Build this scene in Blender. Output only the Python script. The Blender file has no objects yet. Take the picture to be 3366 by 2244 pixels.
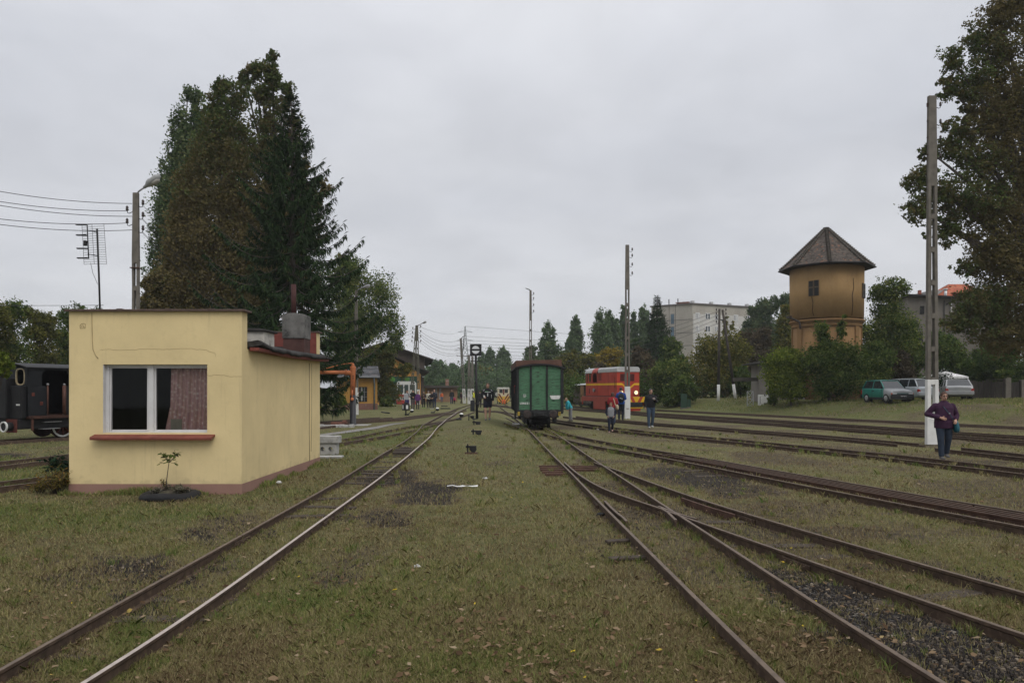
EXPO, SKYK, SUNE, NGRASS, KN, KL = 0.0, 1.23, 1.5, 850000, 2.4, 1.15
HAZE = 0.0004
import bpy, bmesh, math, random
import numpy as np
from mathutils import Vector, Matrix
D = bpy.data
SC = bpy.context.scene
COL = SC.collection
R_ = math.radians
PI = math.pi
random.seed(7)
RNG = np.random.default_rng(7)

# ---------------------------------------------------------------- camera model
F, H0, CX, CH = 2400.0, 1283.0, 1683.0, 1.7
def P(px, py, Y):
    return Vector(((px-CX)*Y/F, Y, CH-(py-H0)*Y/F))
def smooth(a, b, x):
    t = np.clip((np.asarray(x, float)-a)/(b-a), 0, 1)
    return t*t*(3-2*t)
_T = np.random.default_rng(3).random((256, 256))
def vnoise(x, y):
    x = np.asarray(x, float); y = np.asarray(y, float)
    xi = np.floor(x).astype(int); yi = np.floor(y).astype(int)
    fx = x-xi; fy = y-yi
    fx = fx*fx*(3-2*fx); fy = fy*fy*(3-2*fy)
    a = _T[xi & 255, yi & 255]; b = _T[(xi+1) & 255, yi & 255]
    c = _T[xi & 255, (yi+1) & 255]; d = _T[(xi+1) & 255, (yi+1) & 255]
    return (a*(1-fx)+b*fx)*(1-fy)+(c*(1-fx)+d*fx)*fy
def fbm(x, y, o=4):
    s = 0; a = .5; t = 0
    for k in range(o):
        s = s+a*vnoise(x*2**k+17.3*k, y*2**k+9.1*k); t += a; a *= .5
    return s/t
# ---------------------------------------------------------------- terrain
def gz(x, y):
    x = np.asarray(x, float); y = np.asarray(y, float)
    xf = np.interp(y, [-40, 10, 20, 33.4, 38.9, 55, 66, 97, 150, 400, 3000], [70, 40, 32, 23.4, 19.7, 15.3, 12.8, 8, 7, 25, 300])
    d = (x-xf)*.93
    z = .95*smooth(0, 6, d)+np.clip((d-6)*.015, 0, .5)
    z = z+.27*np.exp(-((x+1.35)/.95)**2)*smooth(20, 30, y)*smooth(60, 44, y)
    z = z-.30*smooth(12, 5, y)*smooth(-.7, -2.2, x)
    z = z+.14*np.exp(-(((x-6.5)/.9)**2+((y-40.2)/1.3)**2))
    z = z+.16*np.exp(-(((x-13.9)/.7)**2+((y-22.9)/.8)**2))
    z = z+.05*(fbm(x*.55, y*.55, 3)-.5)*smooth(.2, 1, np.abs(y)/4)
    z = z+np.clip(y-150, 0, None)*.004
    return z
def gh(x, y): return float(gz(x, y))
def G(px, py, off=0.0):
    z = 0.0
    for k in range(40):
        Y = F*(CH-z-off)/max(py-H0, 1e-3); X = (px-CX)*Y/F
        zn = gh(X, Y); z = z+(zn-z)*.6
        if abs(zn-z) < 1e-5: break
    return Vector((X, Y, z+off))
def ground_at(px, Y):
    X = (px-CX)*Y/F
    return Vector((X, Y, gh(X, Y)))
# ---------------------------------------------------------------- mesh builder
class MB:
    def __init__(s): s.v = []; s.f = []; s.m = []; s.s = []
    def add(s, vs, fs, m=0, sm=False, M=None):
        o = len(s.v)
        for p in vs:
            p = Vector(p); s.v.append(M @ p if M else p)
        for f in fs:
            s.f.append([i+o for i in f]); s.m.append(m); s.s.append(sm)
        return s
    def box(s, c, d, m=0, M=None, rz=0):
        x, y, z = d[0]/2, d[1]/2, d[2]/2
        T = Matrix.Translation(c) @ Matrix.Rotation(rz, 4, 'Z')
        if M: T = M @ T
        vs = [(i*x, j*y, k*z) for k in (-1, 1) for j in (-1, 1) for i in (-1, 1)]
        return s.add(vs, [(0,2,3,1),(4,5,7,6),(0,1,5,4),(2,6,7,3),(0,4,6,2),(1,3,7,5)], m, False, T)
    def bx(s, x0, x1, y0, y1, z0, z1, m=0, M=None):
        return s.box(((x0+x1)/2, (y0+y1)/2, (z0+z1)/2), (abs(x1-x0), abs(y1-y0), abs(z1-z0)), m, M)
    def ring_loft(s, rings, m=0, sm=True, caps=True, M=None, close=True):
        n = len(rings[0]); vs = [p for r in rings for p in r]; fs = []
        for i in range(len(rings)-1):
            for j in range(n if close else n-1):
                k = (j+1) % n
                fs.append((i*n+j, i*n+k, (i+1)*n+k, (i+1)*n+j))
        s.add(vs, fs, m, sm, M)
        if caps and close:
            s.add(rings[0], [tuple(range(n))[::-1]], m, False, M); s.add(rings[-1], [tuple(range(n))], m, False, M)
        return s
    def tube(s, pts, r, n=8, m=0, sm=True, caps=True, M=None, up=(0, 0, 1)):
        pts = [Vector(p) for p in pts]; k = len(pts)
        if not isinstance(r, (list, tuple)): r = [r]*k
        rings = []; pu = None
        for i, p in enumerate(pts):
            t = (pts[min(i+1, k-1)]-pts[max(i-1, 0)])
            if t.length < 1e-9: t = Vector((0, 0, 1))
            t.normalize()
            if pu is None:
                u = Vector(up)
                if abs(u.dot(t)) > .95: u = Vector((0, 1, 0))
                if abs(u.dot(t)) > .95: u = Vector((1, 0, 0))
            else: u = pu
            a = u.cross(t)
            if a.length < 1e-6: a = t.orthogonal()
            a.normalize(); b = t.cross(a).normalized(); pu = b
            ri = r[i]; ra, rb = ri if isinstance(ri, tuple) else (ri, ri)
            rings.append([p+a*ra*math.cos(2*PI*j/n)+b*rb*math.sin(2*PI*j/n) for j in range(n)])
        return s.ring_loft(rings, m, sm, caps, M)
    def cyl(s, p0, p1, r, r1=None, n=12, m=0, sm=True, M=None):
        return s.tube([p0, p1], [r, r if r1 is None else r1], n, m, sm, True, M)
    def ell(s, c, rad, n=12, k=8, m=0, M=None, sm=True):
        if not isinstance(rad, (tuple, list)): rad = (rad,)*3
        rings = []
        for i in range(1, k):
            a = PI*i/k-PI/2
            rings.append([(c[0]+rad[0]*math.cos(a)*math.cos(2*PI*j/n), c[1]+rad[1]*math.cos(a)*math.sin(2*PI*j/n), c[2]+rad[2]*math.sin(a)) for j in range(n)])
        s.ring_loft(rings, m, sm, False, M)
        o = len(s.v)
        b = Vector((c[0], c[1], c[2]-rad[2])); t = Vector((c[0], c[1], c[2]+rad[2]))
        s.add([b]+rings[0], [(0, (j+1) % n+1, j+1) for j in range(n)], m, sm, M)
        s.add([t]+rings[-1], [(0, j+1, (j+1) % n+1) for j in range(n)], m, sm, M)
        return s
    def prism(s, poly, h0, h1, axis='z', m=0, M=None, sm=False):
        # polygon extruded along an axis: 'x' polygon is (y,z), 'y' polygon is (x,z), 'z' polygon is (x,y)
        def q(p, h):
            return {'x': (h, p[0], p[1]), 'y': (p[0], h, p[1]), 'z': (p[0], p[1], h)}[axis]
        n = len(poly)
        A = [q(p, h0) for p in poly]; B = [q(p, h1) for p in poly]
        s.add(A+B, [(i, (i+1) % n, n+(i+1) % n, n+i) for i in range(n)], m, sm, M)
        s.add(A, [tuple(range(n))[::-1]], m, False, M); s.add(B, [tuple(range(n))], m, False, M)
        return s
    def quad(s, a, b, c, d, m=0, M=None): return s.add([a, b, c, d], [(0, 1, 2, 3)], m, False, M)
    def mesh(s, name, mats, bevel=0, seg=2, merge=True):
        me = D.meshes.new(name)
        me.from_pydata([tuple(p) for p in s.v], [], s.f)
        me.polygons.foreach_set('material_index', s.m)
        me.polygons.foreach_set('use_smooth', s.s)
        for mt in (mats if isinstance(mats, (list, tuple)) else [mats]): me.materials.append(mt)
        bm = bmesh.new(); bm.from_mesh(me)
        if merge: bmesh.ops.remove_doubles(bm, verts=bm.verts, dist=1e-5)
        bmesh.ops.recalc_face_normals(bm, faces=bm.faces)
        if bevel:
            ed = [e for e in bm.edges if len(e.link_faces) == 2 and e.calc_face_angle(0) > .5 and not all(f.smooth for f in e.link_faces)]
            if ed: bmesh.ops.bevel(bm, geom=ed, offset=bevel, segments=seg, affect='EDGES', profile=.5, clamp_overlap=True)
        bm.to_mesh(me); bm.free()
        return me
    def build(s, name, mats, parent=None, bevel=0, seg=2, loc=None, rz=0):
        o = D.objects.new(name, s.mesh(name, mats, bevel, seg)); COL.objects.link(o)
        if parent: o.parent = parent
        if loc is not None: o.location = loc
        o.rotation_euler.z = rz
        return o
def tag(o, label=None, cat=None, group=None, kind=None):
    if label: o['label'] = label
    if cat: o['category'] = cat
    if group: o['group'] = group
    if kind: o['kind'] = kind
    return o
def thing(name, label, cat, loc=(0, 0, 0), rz=0, group=None):
    o = D.objects.new(name, None); COL.objects.link(o); o.empty_display_size = .2
    o.location = loc; o.rotation_euler.z = rz
    return tag(o, label, cat, group)
def dup(root, loc, rz=None, label=None, scale=None):
    kids = [(c, list(c.children)) for c in root.children]
    r = root.copy(); COL.objects.link(r); r.location = loc
    if rz is not None: r.rotation_euler.z = rz
    if label: r['label'] = label
    if scale is not None: r.scale = scale
    for c, gs in kids:
        k = c.copy(); COL.objects.link(k); k.parent = r
        for g in gs:
            q = g.copy(); COL.objects.link(q); q.parent = k
    return r
# ---------------------------------------------------------------- materials
class N:
    def __init__(s, mt):
        mt.use_nodes = True; s.t = mt.node_tree; s.t.nodes.clear()
    def n(s, typ, inp=None, **kw):
        o = s.t.nodes.new(typ)
        for k, v in kw.items(): setattr(o, k, v)
        for k, v in (inp or {}).items():
            if isinstance(v, bpy.types.NodeSocket): s.t.links.new(v, o.inputs[k])
            else: o.inputs[k].default_value = v
        return o
    def mix(s, fac, a, b, mode='MIX'):
        o = s.n('ShaderNodeMix', data_type='RGBA', blend_type=mode)
        for i, v in ((0, fac), (6, a), (7, b)):
            if isinstance(v, bpy.types.NodeSocket): s.t.links.new(v, o.inputs[i])
            else: o.inputs[i].default_value = (v if i == 0 else (*v[:3], 1))
        return o.outputs[2]
    def ramp(s, fac, stops, interp='LINEAR'):
        o = s.n('ShaderNodeValToRGB', {'Fac': fac}); e = o.color_ramp.elements; o.color_ramp.interpolation = interp
        while len(e) < len(stops): e.new(.5)
        for q, (p, c) in zip(e, stops):
            q.position = p; q.color = (*c, 1) if not isinstance(c, (int, float)) else (c, c, c, 1)
        return o.outputs[0]
    def coord(s, kind='Object', scale=None):
        o = s.n('ShaderNodeTexCoord').outputs[kind]
        if scale is not None:
            o = s.n('ShaderNodeMapping', {'Vector': o, 'Scale': scale}).outputs[0]
        return o
    def noise(s, vec, scale, detail=4, rough=.55):
        return s.n('ShaderNodeTexNoise', {'Vector': vec, 'Scale': scale, 'Detail': detail, 'Roughness': rough}).outputs['Fac']
    def out(s, sh): s.n('ShaderNodeOutputMaterial', {'Surface': sh})
    def bsdf(s, col, rough=.8, metal=0, spec=.3, bump=None, bstr=.3, bdist=.02, **ex):
        d = {'Base Color': col if isinstance(col, bpy.types.NodeSocket) else (*col, 1), 'Roughness': rough, 'Metallic': metal, 'Specular IOR Level': spec}
        d.update(ex)
        if bump is not None:
            d['Normal'] = s.n('ShaderNodeBump', {'Height': bump, 'Strength': bstr, 'Distance': bdist}).outputs[0]
        return s.n('ShaderNodeBsdfPrincipled', d).outputs[0]
def mul(c, k): return tuple(min(1, x*k) for x in c)
_mats = {}
def mat(name, col, rough=.75, var=.25, scale=6, stain=None, st=(.55, .75), sscale=3, squash=(1, 1, 1), metal=0, spec=.3, bump=.15, bscale=60, bdist=.01):
    if name in _mats: return _mats[name]
    m = D.materials.new(name); k = N(m)
    v = k.coord('Object', squash)
    n1 = k.noise(v, scale, 5)
    c = k.ramp(n1, [(.3, mul(col, 1-var)), (.7, mul(col, 1+var))])
    if stain is not None:
        f = k.ramp(k.noise(v, sscale, 6, .65), [(st[0], 0), (st[1], 1)])
        c = k.mix(f, c, stain)
    b = k.noise(v, bscale, 3)
    k.out(k.bsdf(c, rough, metal, spec, b, bump, bdist))
    _mats[name] = m
    return m
def glass_dark(name, col=(.015, .018, .02), rough=.08):
    return mat(name, col, rough, .3, 2, spec=.6, bump=.0)
def emit(name, col, st):
    m = D.materials.new(name); k = N(m)
    e = k.n('ShaderNodeEmission', {'Color': (*col, 1), 'Strength': st}).outputs[0]
    k.out(e); return m
def leafmat(name, stops, trans=.3):
    m = D.materials.new(name); k = N(m)
    a = k.n('ShaderNodeAttribute', attribute_name='tint', attribute_type='GEOMETRY').outputs['Fac']
    c = k.ramp(a, stops)
    d = k.n('ShaderNodeBsdfDiffuse', {'Color': c}).outputs[0]
    t = k.n('ShaderNodeBsdfTranslucent', {'Color': c}).outputs[0]
    k.out(k.n('ShaderNodeMixShader', {0: trans, 1: d, 2: t}).outputs[0])
    return m
def text_mesh(body, size, mt, parent, M, name='lettering', align='CENTER', bold=0.0, spacing=1.0):
    cu = D.curves.new('t', 'FONT'); cu.body = body; cu.size = size; cu.align_x = align; cu.align_y = 'CENTER'; cu.extrude = .002
    cu.offset = bold; cu.space_character = spacing; cu.resolution_u = 2
    ob = D.objects.new('t', cu); COL.objects.link(ob)
    bpy.context.view_layer.update()
    me = D.meshes.new_from_object(ob.evaluated_get(bpy.context.evaluated_depsgraph_get()))
    D.objects.remove(ob); D.curves.remove(cu)
    me.materials.clear(); me.materials.append(mt); me.name = name
    o = D.objects.new(name, me); COL.objects.link(o); o.parent = parent
    o.matrix_local = M
    return o
def front_M(x, y, z, yaw=0):     # text in the local XZ plane, facing -Y, turned by yaw
    return Matrix.Translation((x, y, z)) @ Matrix.Rotation(yaw, 4, 'Z') @ Matrix.Rotation(PI/2, 4, 'X')
# common materials
M = {}
M['rail'] = mat('rail_rust', (.060, .039, .027), .8, .35, 9, (.11, .075, .05), (.5, .7), 14, spec=.3)
M['railtop'] = mat('rail_head_worn', (.115, .084, .060), .62, .3, 12, (.07, .05, .045), (.5, .8), 4, spec=.35)
M['railwhite'] = mat('rail_head_pale', (.36, .31, .28), .7, .2, 10, (.16, .12, .1), (.6, .8), 18, spec=.3)
M['sleeper'] = mat('sleeper_wood', (.05, .038, .03), .9, .4, 7, (.09, .075, .06), (.5, .8), 12, squash=(1, 6, 6))
M['black'] = mat('black_iron', (.012, .012, .013), .6, .4, 6, (.035, .025, .02), (.6, .9), 5)
M['white'] = mat('white_paint', (.62, .62, .60), .7, .08, 4, (.33, .32, .29), (.6, .85), 3)
M['conc'] = mat('pole_concrete', (.13, .118, .10), .9, .25, 5, (.10, .095, .085), (.55, .8), 2.5, bump=.4, bscale=90)
M['rust'] = mat('rusty_iron', (.075, .040, .028), .85, .4, 6, (.035, .022, .02), (.5, .8), 4)
M['steel'] = mat('grey_steel', (.20, .20, .20), .55, .2, 6, metal=.3)
M['ceram'] = mat('brown_ceramic', (.03, .018, .014), .25, .2, 5, spec=.6)
M['wire'] = mat('wire_metal', (.05, .05, .055), .6, .1, 5)
M['bark'] = mat('bark', (.075, .062, .05), .95, .4, 8, (.03, .026, .022), (.5, .75), 9, squash=(1, 1, .3), bump=.6, bscale=30)
# ================================================================ world, camera, sun
cam = D.cameras.new('camera'); co = D.objects.new('camera', cam); COL.objects.link(co)
co.location = (0, 0, CH); co.rotation_euler = (PI/2, 0, 0)
cam.sensor_width = 36; cam.sensor_fit = 'HORIZONTAL'; cam.lens = 36*F/3366; cam.shift_y = (H0-1122)/3366
cam.clip_start = .1; cam.clip_end = 6000
SC.camera = co
SC.view_settings.view_transform = 'Standard'; SC.view_settings.look = 'None'; SC.view_settings.exposure = EXPO; SC.view_settings.gamma = 1
SUN_EL, SUN_AZ = R_(52), R_(150)     # azimuth clockwise from +Y (the view direction)
w = D.worlds.new('World'); SC.world = w; w.use_nodes = True
k = N(w)
sky = k.n('ShaderNodeTexSky', sky_type='NISHITA', sun_disc=False, sun_elevation=SUN_EL, sun_rotation=SUN_AZ)
dirv = k.n('ShaderNodeTexCoord').outputs['Generated']
sep = k.n('ShaderNodeSeparateXYZ', {0: dirv})
zz = k.n('ShaderNodeMath', {0: k.n('ShaderNodeMath', {0: sep.outputs[2], 1: 0.0}, operation='MAXIMUM').outputs[0], 1: .22}, operation='ADD').outputs[0]
u = k.n('ShaderNodeMath', {0: sep.outputs[0], 1: zz}, operation='DIVIDE').outputs[0]
v = k.n('ShaderNodeMath', {0: sep.outputs[1], 1: zz}, operation='DIVIDE').outputs[0]
cv = k.n('ShaderNodeCombineXYZ', {0: u, 1: v, 2: 0.0}).outputs[0]
cn = k.n('ShaderNodeTexNoise', {'Vector': cv, 'Scale': 1.1, 'Detail': 5, 'Roughness': .5, 'Distortion': .3}).outputs['Fac']
cn2 = k.n('ShaderNodeTexNoise', {'Vector': cv, 'Scale': 3.3, 'Detail': 6, 'Roughness': .55, 'Distortion': .4}).outputs['Fac']
base = k.ramp(cn, [(.3, (.50, .515, .555)), (.5, (.545, .556, .590)), (.68, (.585, .595, .622))])
fine = k.ramp(cn2, [(.32, .945), (.68, 1.045)])
cl = k.mix(1.0, base, fine, 'MULTIPLY')
# an overcast dome is brighter overhead than near the horizon
zen = k.ramp(sep.outputs[2], [(0.0, (1.06, 1.05, 1.03)), (.30, (1.0, 1.0, 1.0)), (.42, (1.12, 1.12, 1.12)), (.75, (1.6, 1.58, 1.55)), (1.0, (1.8, 1.77, 1.72))])
cl = k.mix(1.0, cl, zen, 'MULTIPLY')
cl = k.mix(1.0, cl, (SKYK, SKYK, SKYK), 'MULTIPLY')
clv = k.n('ShaderNodeVectorMath', {0: cl, 1: (10, 10, 10)}, operation='MULTIPLY').outputs[0]
mixed = k.mix(.94, sky.outputs[0], clv)
bg = k.n('ShaderNodeBackground', {'Color': mixed, 'Strength': .1}).outputs[0]
k.n('ShaderNodeOutputWorld', {'Surface': bg})
sl = D.lights.new('sun', 'SUN'); sl.energy = SUNE; sl.angle = R_(40); sl.color = (1, .96, .90)
so = D.objects.new('sun', sl); COL.objects.link(so)
sd = Vector((math.sin(SUN_AZ)*math.cos(SUN_EL), math.cos(SUN_AZ)*math.cos(SUN_EL), math.sin(SUN_EL)))
so.rotation_euler = sd.to_track_quat('Z', 'Y').to_euler(); so.location = (0, -10, 60)

# ================================================================ ground
def ell_mask(px, py, lst):
    m = np.zeros_like(px)
    for (cx, cy, rx, ry, a) in lst:
        d = np.sqrt(((px-cx)/rx)**2+((py-cy)/ry)**2)
        m = np.maximum(m, a*smooth(1.25, .55, d))
    return m
DIRT = [(470, 1985, 140, 60, .85), (590, 1905, 90, 34, .8), (180, 2170, 120, 40, .7), (2300, 1880, 220, 90, .5), (2700, 2120, 200, 70, .45), (2150, 1690, 160, 50, .55), (2600, 1680, 260, 40, .5), (2900, 1860, 260, 30, .55), (390, 1850, 150, 44, .85), (430, 1872, 90, 26, .95), (250, 1890, 210, 60, .6), (470, 1905, 60, 22, .7), (640, 1752, 60, 22, .8), (760, 1715, 120, 40, .5), (1440, 1600, 110, 26, .95), (1390, 1635, 130, 30, .8), (1290, 1570, 120, 34, .8),
        (1250, 1700, 120, 26, .7), (1130, 1705, 50, 14, .6), (1120, 1895, 110, 40, .55), (1330, 1720, 40, 16, .6), (1160, 1830, 130, 40, .45),
        (2330, 1575, 150, 34, .9), (2200, 1550, 120, 26, .8), (2450, 1610, 130, 26, .7), (2050, 1690, 110, 40, .5),
        (2330, 1762, 110, 30, .5), (2480, 1790, 120, 26, .5), (3250, 1900, 120, 24, .8), (1760, 1408, 50, 10, .6),
        (1640, 1520, 60, 12, .4), (40, 1495, 60, 12, .9), (600, 1890, 70, 22, .6), (720, 1860, 80, 26, .5), (2020, 1600, 90, 30, .5), (2000, 1780, 130, 60, .35), (880, 1750, 80, 24, .5)]
GRAV = [(2570, 1885, 120, 34, .9), (2740, 1960, 190, 62, 1), (2930, 2060, 260, 80, 1), (3130, 2150, 260, 90, 1), (3300, 2210, 260, 100, 1), (3366, 2160, 160, 60, .9), (2960, 2230, 60, 60, .0)]
LUSH = [(120, 1700, 300, 60, .9), (520, 1680, 260, 34, .9), (60, 1560, 200, 60, 1), (900, 1620, 160, 26, .7), (420, 2090, 120, 60, 1), (300, 2200, 160, 50, 1), (450, 2160, 90, 40, .9), (700, 1850, 120, 30, .7),
        (1050, 1980, 200, 60, .5), (1250, 1850, 140, 30, .5), (1560, 1900, 200, 70, .35), (1800, 2100, 250, 60, .5), (1500, 2180, 240, 60, .5), (2200, 2200, 120, 60, .5), (3250, 1985, 180, 30, .8), (2450, 2010, 80, 26, .6),
        (2480, 2180, 90, 30, .5), (3050, 1355, 500, 34, .9), (2500, 1340, 400, 26, .7), (1250, 1440, 150, 26, .8), (1150, 1500, 140, 20, .6), (1780, 1490, 80, 30, .6), (1500, 1450, 120, 40, .3), (3000, 1760, 150, 24, .6)]
def pix(x, y, z):
    ys = np.maximum(y, .6)
    return CX+F*x/ys, H0+F*(CH-z)/ys
def fields(x, y, z):
    px, py = pix(x, y, z)
    wob = (fbm(x*1.1, y*1.1, 4)-.5)
    wx = (fbm(x*2.3+40, y*2.3, 3)-.5)
    wob = wob+.6*(fbm(x*5+9, y*5, 3)-.5); q = px+wob*200*np.clip(6/np.maximum(y, 1), 0.1, 1.2); r = py+wx*85*np.clip(6/np.maximum(y, 1), .1, 1.2)
    ok = (y > 2.5)
    d = ell_mask(q, r, DIRT)*ok; g = ell_mask(q, r, GRAV)*ok; l = ell_mask(q, r, LUSH)*ok
    d = np.maximum(d, .6*smooth(.62, .78, fbm(x*.45+5, y*.45, 4))*smooth(40, 15, y))
    l = np.clip(l*.8+.7*(fbm(x*.35+60, y*.35+11, 4)-.42), 0, 1)
    wn = smooth(.40, .66, fbm(x*.62+31, y*.62+3, 4))*(.22+.70*smooth(.2, 2.4, x))*smooth(60, 35, y)
    d = np.maximum(d, .52*wn)
    l = l*(1-.6*smooth(.5, 3.5, x)*smooth(60, 30, y))*(.75+.5*smooth(-1.5, -4, x))
    return d, g, np.clip(l, 0, 1)
def make_ground():
    ys = np.concatenate([np.linspace(-60, 1.5, 24)[:-1], np.arange(1.5, 13, .11), np.arange(13, 26, .28), np.arange(26, 60, .6), np.arange(60, 140, 2.0), np.geomspace(140, 5200, 40)])
    t = np.linspace(-1, 1, 331)
    xs = np.sign(t)*(np.abs(t)*9+np.abs(t)**3*20+np.abs(t)**9*120+np.abs(t)**31*4200)
    X, Y = np.meshgrid(xs, ys)
    Z = gz(X, Y)
    Dm, Gm, Lm = fields(X, Y, Z)
    micro = smooth(30, 3, Y)*smooth(.5, 1.6, Y)
    Z = Z+micro*(.035*(fbm(X*2.2, Y*2.2, 4)-.5)-.018*Dm)
    Z = Z-.012*micro
    nr, nc = X.shape
    me = D.meshes.new('ground')
    me.vertices.add(nr*nc); me.vertices.foreach_set('co', np.stack([X, Y, Z], -1).astype(np.float32).ravel())
    i = (np.arange(nr-1)[:, None]*nc+np.arange(nc-1)[None, :]).ravel()
    q = np.stack([i, i+1, i+1+nc, i+nc], -1).astype(np.int32)
    me.loops.add(q.size); me.polygons.add(len(q))
    me.loops.foreach_set('vertex_index', q.ravel()); me.polygons.foreach_set('loop_start', np.arange(len(q), dtype=np.int32)*4)
    me.polygons.foreach_set('use_smooth', np.ones(len(q), bool))
    me.update(); me.validate()
    for nm, a in (('dirt', Dm), ('gravel', Gm), ('lush', Lm)):
        at = me.attributes.new(nm, 'FLOAT', 'POINT'); at.data.foreach_set('value', a.astype(np.float32).ravel())
    m = D.materials.new('ground_turf'); k = N(m)
    c = k.coord('Object')
    def attr(n): return k.n('ShaderNodeAttribute', attribute_name=n, attribute_type='GEOMETRY').outputs['Fac']
    n1 = k.noise(c, 1.3, 6, .6); n2 = k.noise(c, 9, 5, .6); n3 = k.noise(c, 55, 4, .65); n4 = k.noise(c, 220, 3, .6)
    dry = k.ramp(n3, [(.25, (.09, .076, .04)), (.5, (.175, .154, .078)), (.75, (.27, .238, .135))])
    grn = k.ramp(n3, [(.25, (.042, .054, .020)), (.5, (.098, .110, .040)), (.78, (.18, .185, .075))])
    lf = k.n('ShaderNodeMath', {0: attr('lush'), 1: k.ramp(n2, [(.35, 0), (.7, .75)])}, operation='ADD').outputs[0]
    lf = k.ramp(k.n('ShaderNodeMath', {0: lf, 1: k.ramp(n1, [(.3, 0), (.7, .6)])}, operation='ADD').outputs[0], [(.28, 0), (1.05, 1)])
    tur = k.mix(lf, dry, grn)
    cin = k.ramp(n4, [(.3, (.016, .014, .013)), (.55, (.038, .033, .029)), (.74, (.11, .092, .076))])
    df = k.n('ShaderNodeMath', {0: attr('dirt'), 1: k.ramp(n2, [(.35, -.5), (.65, .4)])}, operation='ADD').outputs[0]
    df = k.ramp(df, [(.55, 0), (1.0, .94)])
    wf = k.n('ShaderNodeMath', {0: attr('dirt'), 1: k.ramp(n2, [(.35, -.28), (.65, .25)])}, operation='ADD').outputs[0]
    soil = k.ramp(n3, [(.25, (.06, .045, .03)), (.5, (.12, .094, .06)), (.78, (.20, .16, .105))])
    tur = k.mix(k.ramp(wf, [(.18, 0), (.55, .9)]), tur, soil)
    tur = k.mix(df, tur, cin)
    gf = k.n('ShaderNodeMath', {0: attr('gravel'), 1: k.ramp(n2, [(.35, -.3), (.65, .3)])}, operation='ADD').outputs[0]
    gf = k.ramp(gf, [(.4, 0), (.7, 1)])
    vor = k.n('ShaderNodeTexVoronoi', {'Vector': c, 'Scale': 42.0})
    gc = k.ramp(k.n('ShaderNodeSeparateColor', {0: vor.outputs['Color']}).outputs[0], [(.0, (.018, .017, .018)), (.7, (.040, .038, .038)), (.86, (.11, .10, .09)), (1, (.26, .23, .19))])
    tur = k.mix(gf, tur, gc)
    bh = k.n('ShaderNodeMath', {0: n3, 1: n4}, operation='ADD').outputs[0]
    k.out(k.bsdf(tur, .95, 0, .1, bh, .7, .03))
    me.materials.append(m)
    o = D.objects.new('ground', me); COL.objects.link(o); o['kind'] = 'structure'; o['label'] = 'trampled yard of short dry grass, cinders and gravel'
    return o
make_ground()

def quads_mesh(name, V, tint, mt, n=4):
    # V: (K, n, 3) polygons, tint: (K,)
    K = len(V)
    me = D.meshes.new(name)
    me.vertices.add(K*n); me.vertices.foreach_set('co', np.ascontiguousarray(V, np.float32).ravel())
    me.loops.add(K*n); me.polygons.add(K)
    me.loops.foreach_set('vertex_index', np.arange(K*n, dtype=np.int32)); me.polygons.foreach_set('loop_start', np.arange(K, dtype=np.int32)*n)
    me.update()
    at = me.attributes.new('tint', 'FLOAT', 'FACE'); at.data.foreach_set('value', np.clip(tint, 0, 1).astype(np.float32))
    me.materials.append(mt)
    return me
def stuff(name, me, label):
    o = D.objects.new(name, me); COL.objects.link(o); o['kind'] = 'stuff'; o['label'] = label
    return o
def inv_ground(px, py):
    z = np.zeros_like(px)
    for it in range(25):
        Y = F*(CH-z)/(py-H0); X = (px-CX)*Y/F
        z = z+(gz(X, Y)-z)*.6
    return X, Y, z
def make_grass(n=NGRASS):
    rs = np.random.default_rng(11)
    u = rs.random(n)
    py = 1400+u**.8*1000
    px = rs.uniform(-700, 4500, n)
    x, y, z = inv_ground(px, py)
    # tufting: thin out where a noise field is low
    d, g, l = fields(x, y, z)
    keep = rs.random(n) < np.clip((1-.93*d)*(1-.96*g)*(.35+1.0*fbm(x*2.8+3, y*2.8, 3)), 0, 1)
    x, y, z, l, d = x[keep], y[keep], z[keep], l[keep], d[keep]; n = len(x)
    tuft = smooth(.55, .75, fbm(x*1.7+90, y*1.7+31, 3))
    h = (.010+.015*rs.random(n)+.028*tuft*rs.random(n)+.022*l*rs.random(n))*np.where(rs.random(n) < .02, 1.8, 1)
    wdt = (.0011+.0011*rs.random(n))*np.clip(y/6, 1, 6)
    h = h*np.clip(y/9, 1, 1.7)
    a = rs.uniform(0, 2*PI, n); b = rs.uniform(0, 2*PI, n)
    lean = rs.uniform(.3, 1.7, n)*h
    base = np.stack([x, y, z-.012], -1)
    side = np.stack([np.cos(a), np.sin(a), 0*a], -1)*wdt[:, None]
    mid = base+np.stack([np.cos(b)*lean*.35, np.sin(b)*lean*.35, h*.65+.01], -1)
    tip = base+np.stack([np.cos(b)*lean, np.sin(b)*lean, h+.01], -1)
    V = np.stack([base-side, base+side, mid+side*.8, tip, mid-side*.8], 1)
    tint = np.clip(.19+.50*l+.22*rs.standard_normal(n)+.85*(fbm(x*.9+7, y*.9+70, 3)-.5), 0, 1)
    mt = leafmat('grass_blades', [(0, (.17, .122, .07)), (.09, (.26, .20, .112)), (.20, (.38, .325, .18)), (.34, (.29, .25, .115)), (.52, (.23, .22, .082)), (.78, (.155, .195, .058)), (1, (.115, .185, .046))], .25)
    stuff('grass', quads_mesh('grass', V, tint, mt, 5), 'short dry grass blades covering the yard')
make_grass()
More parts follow.
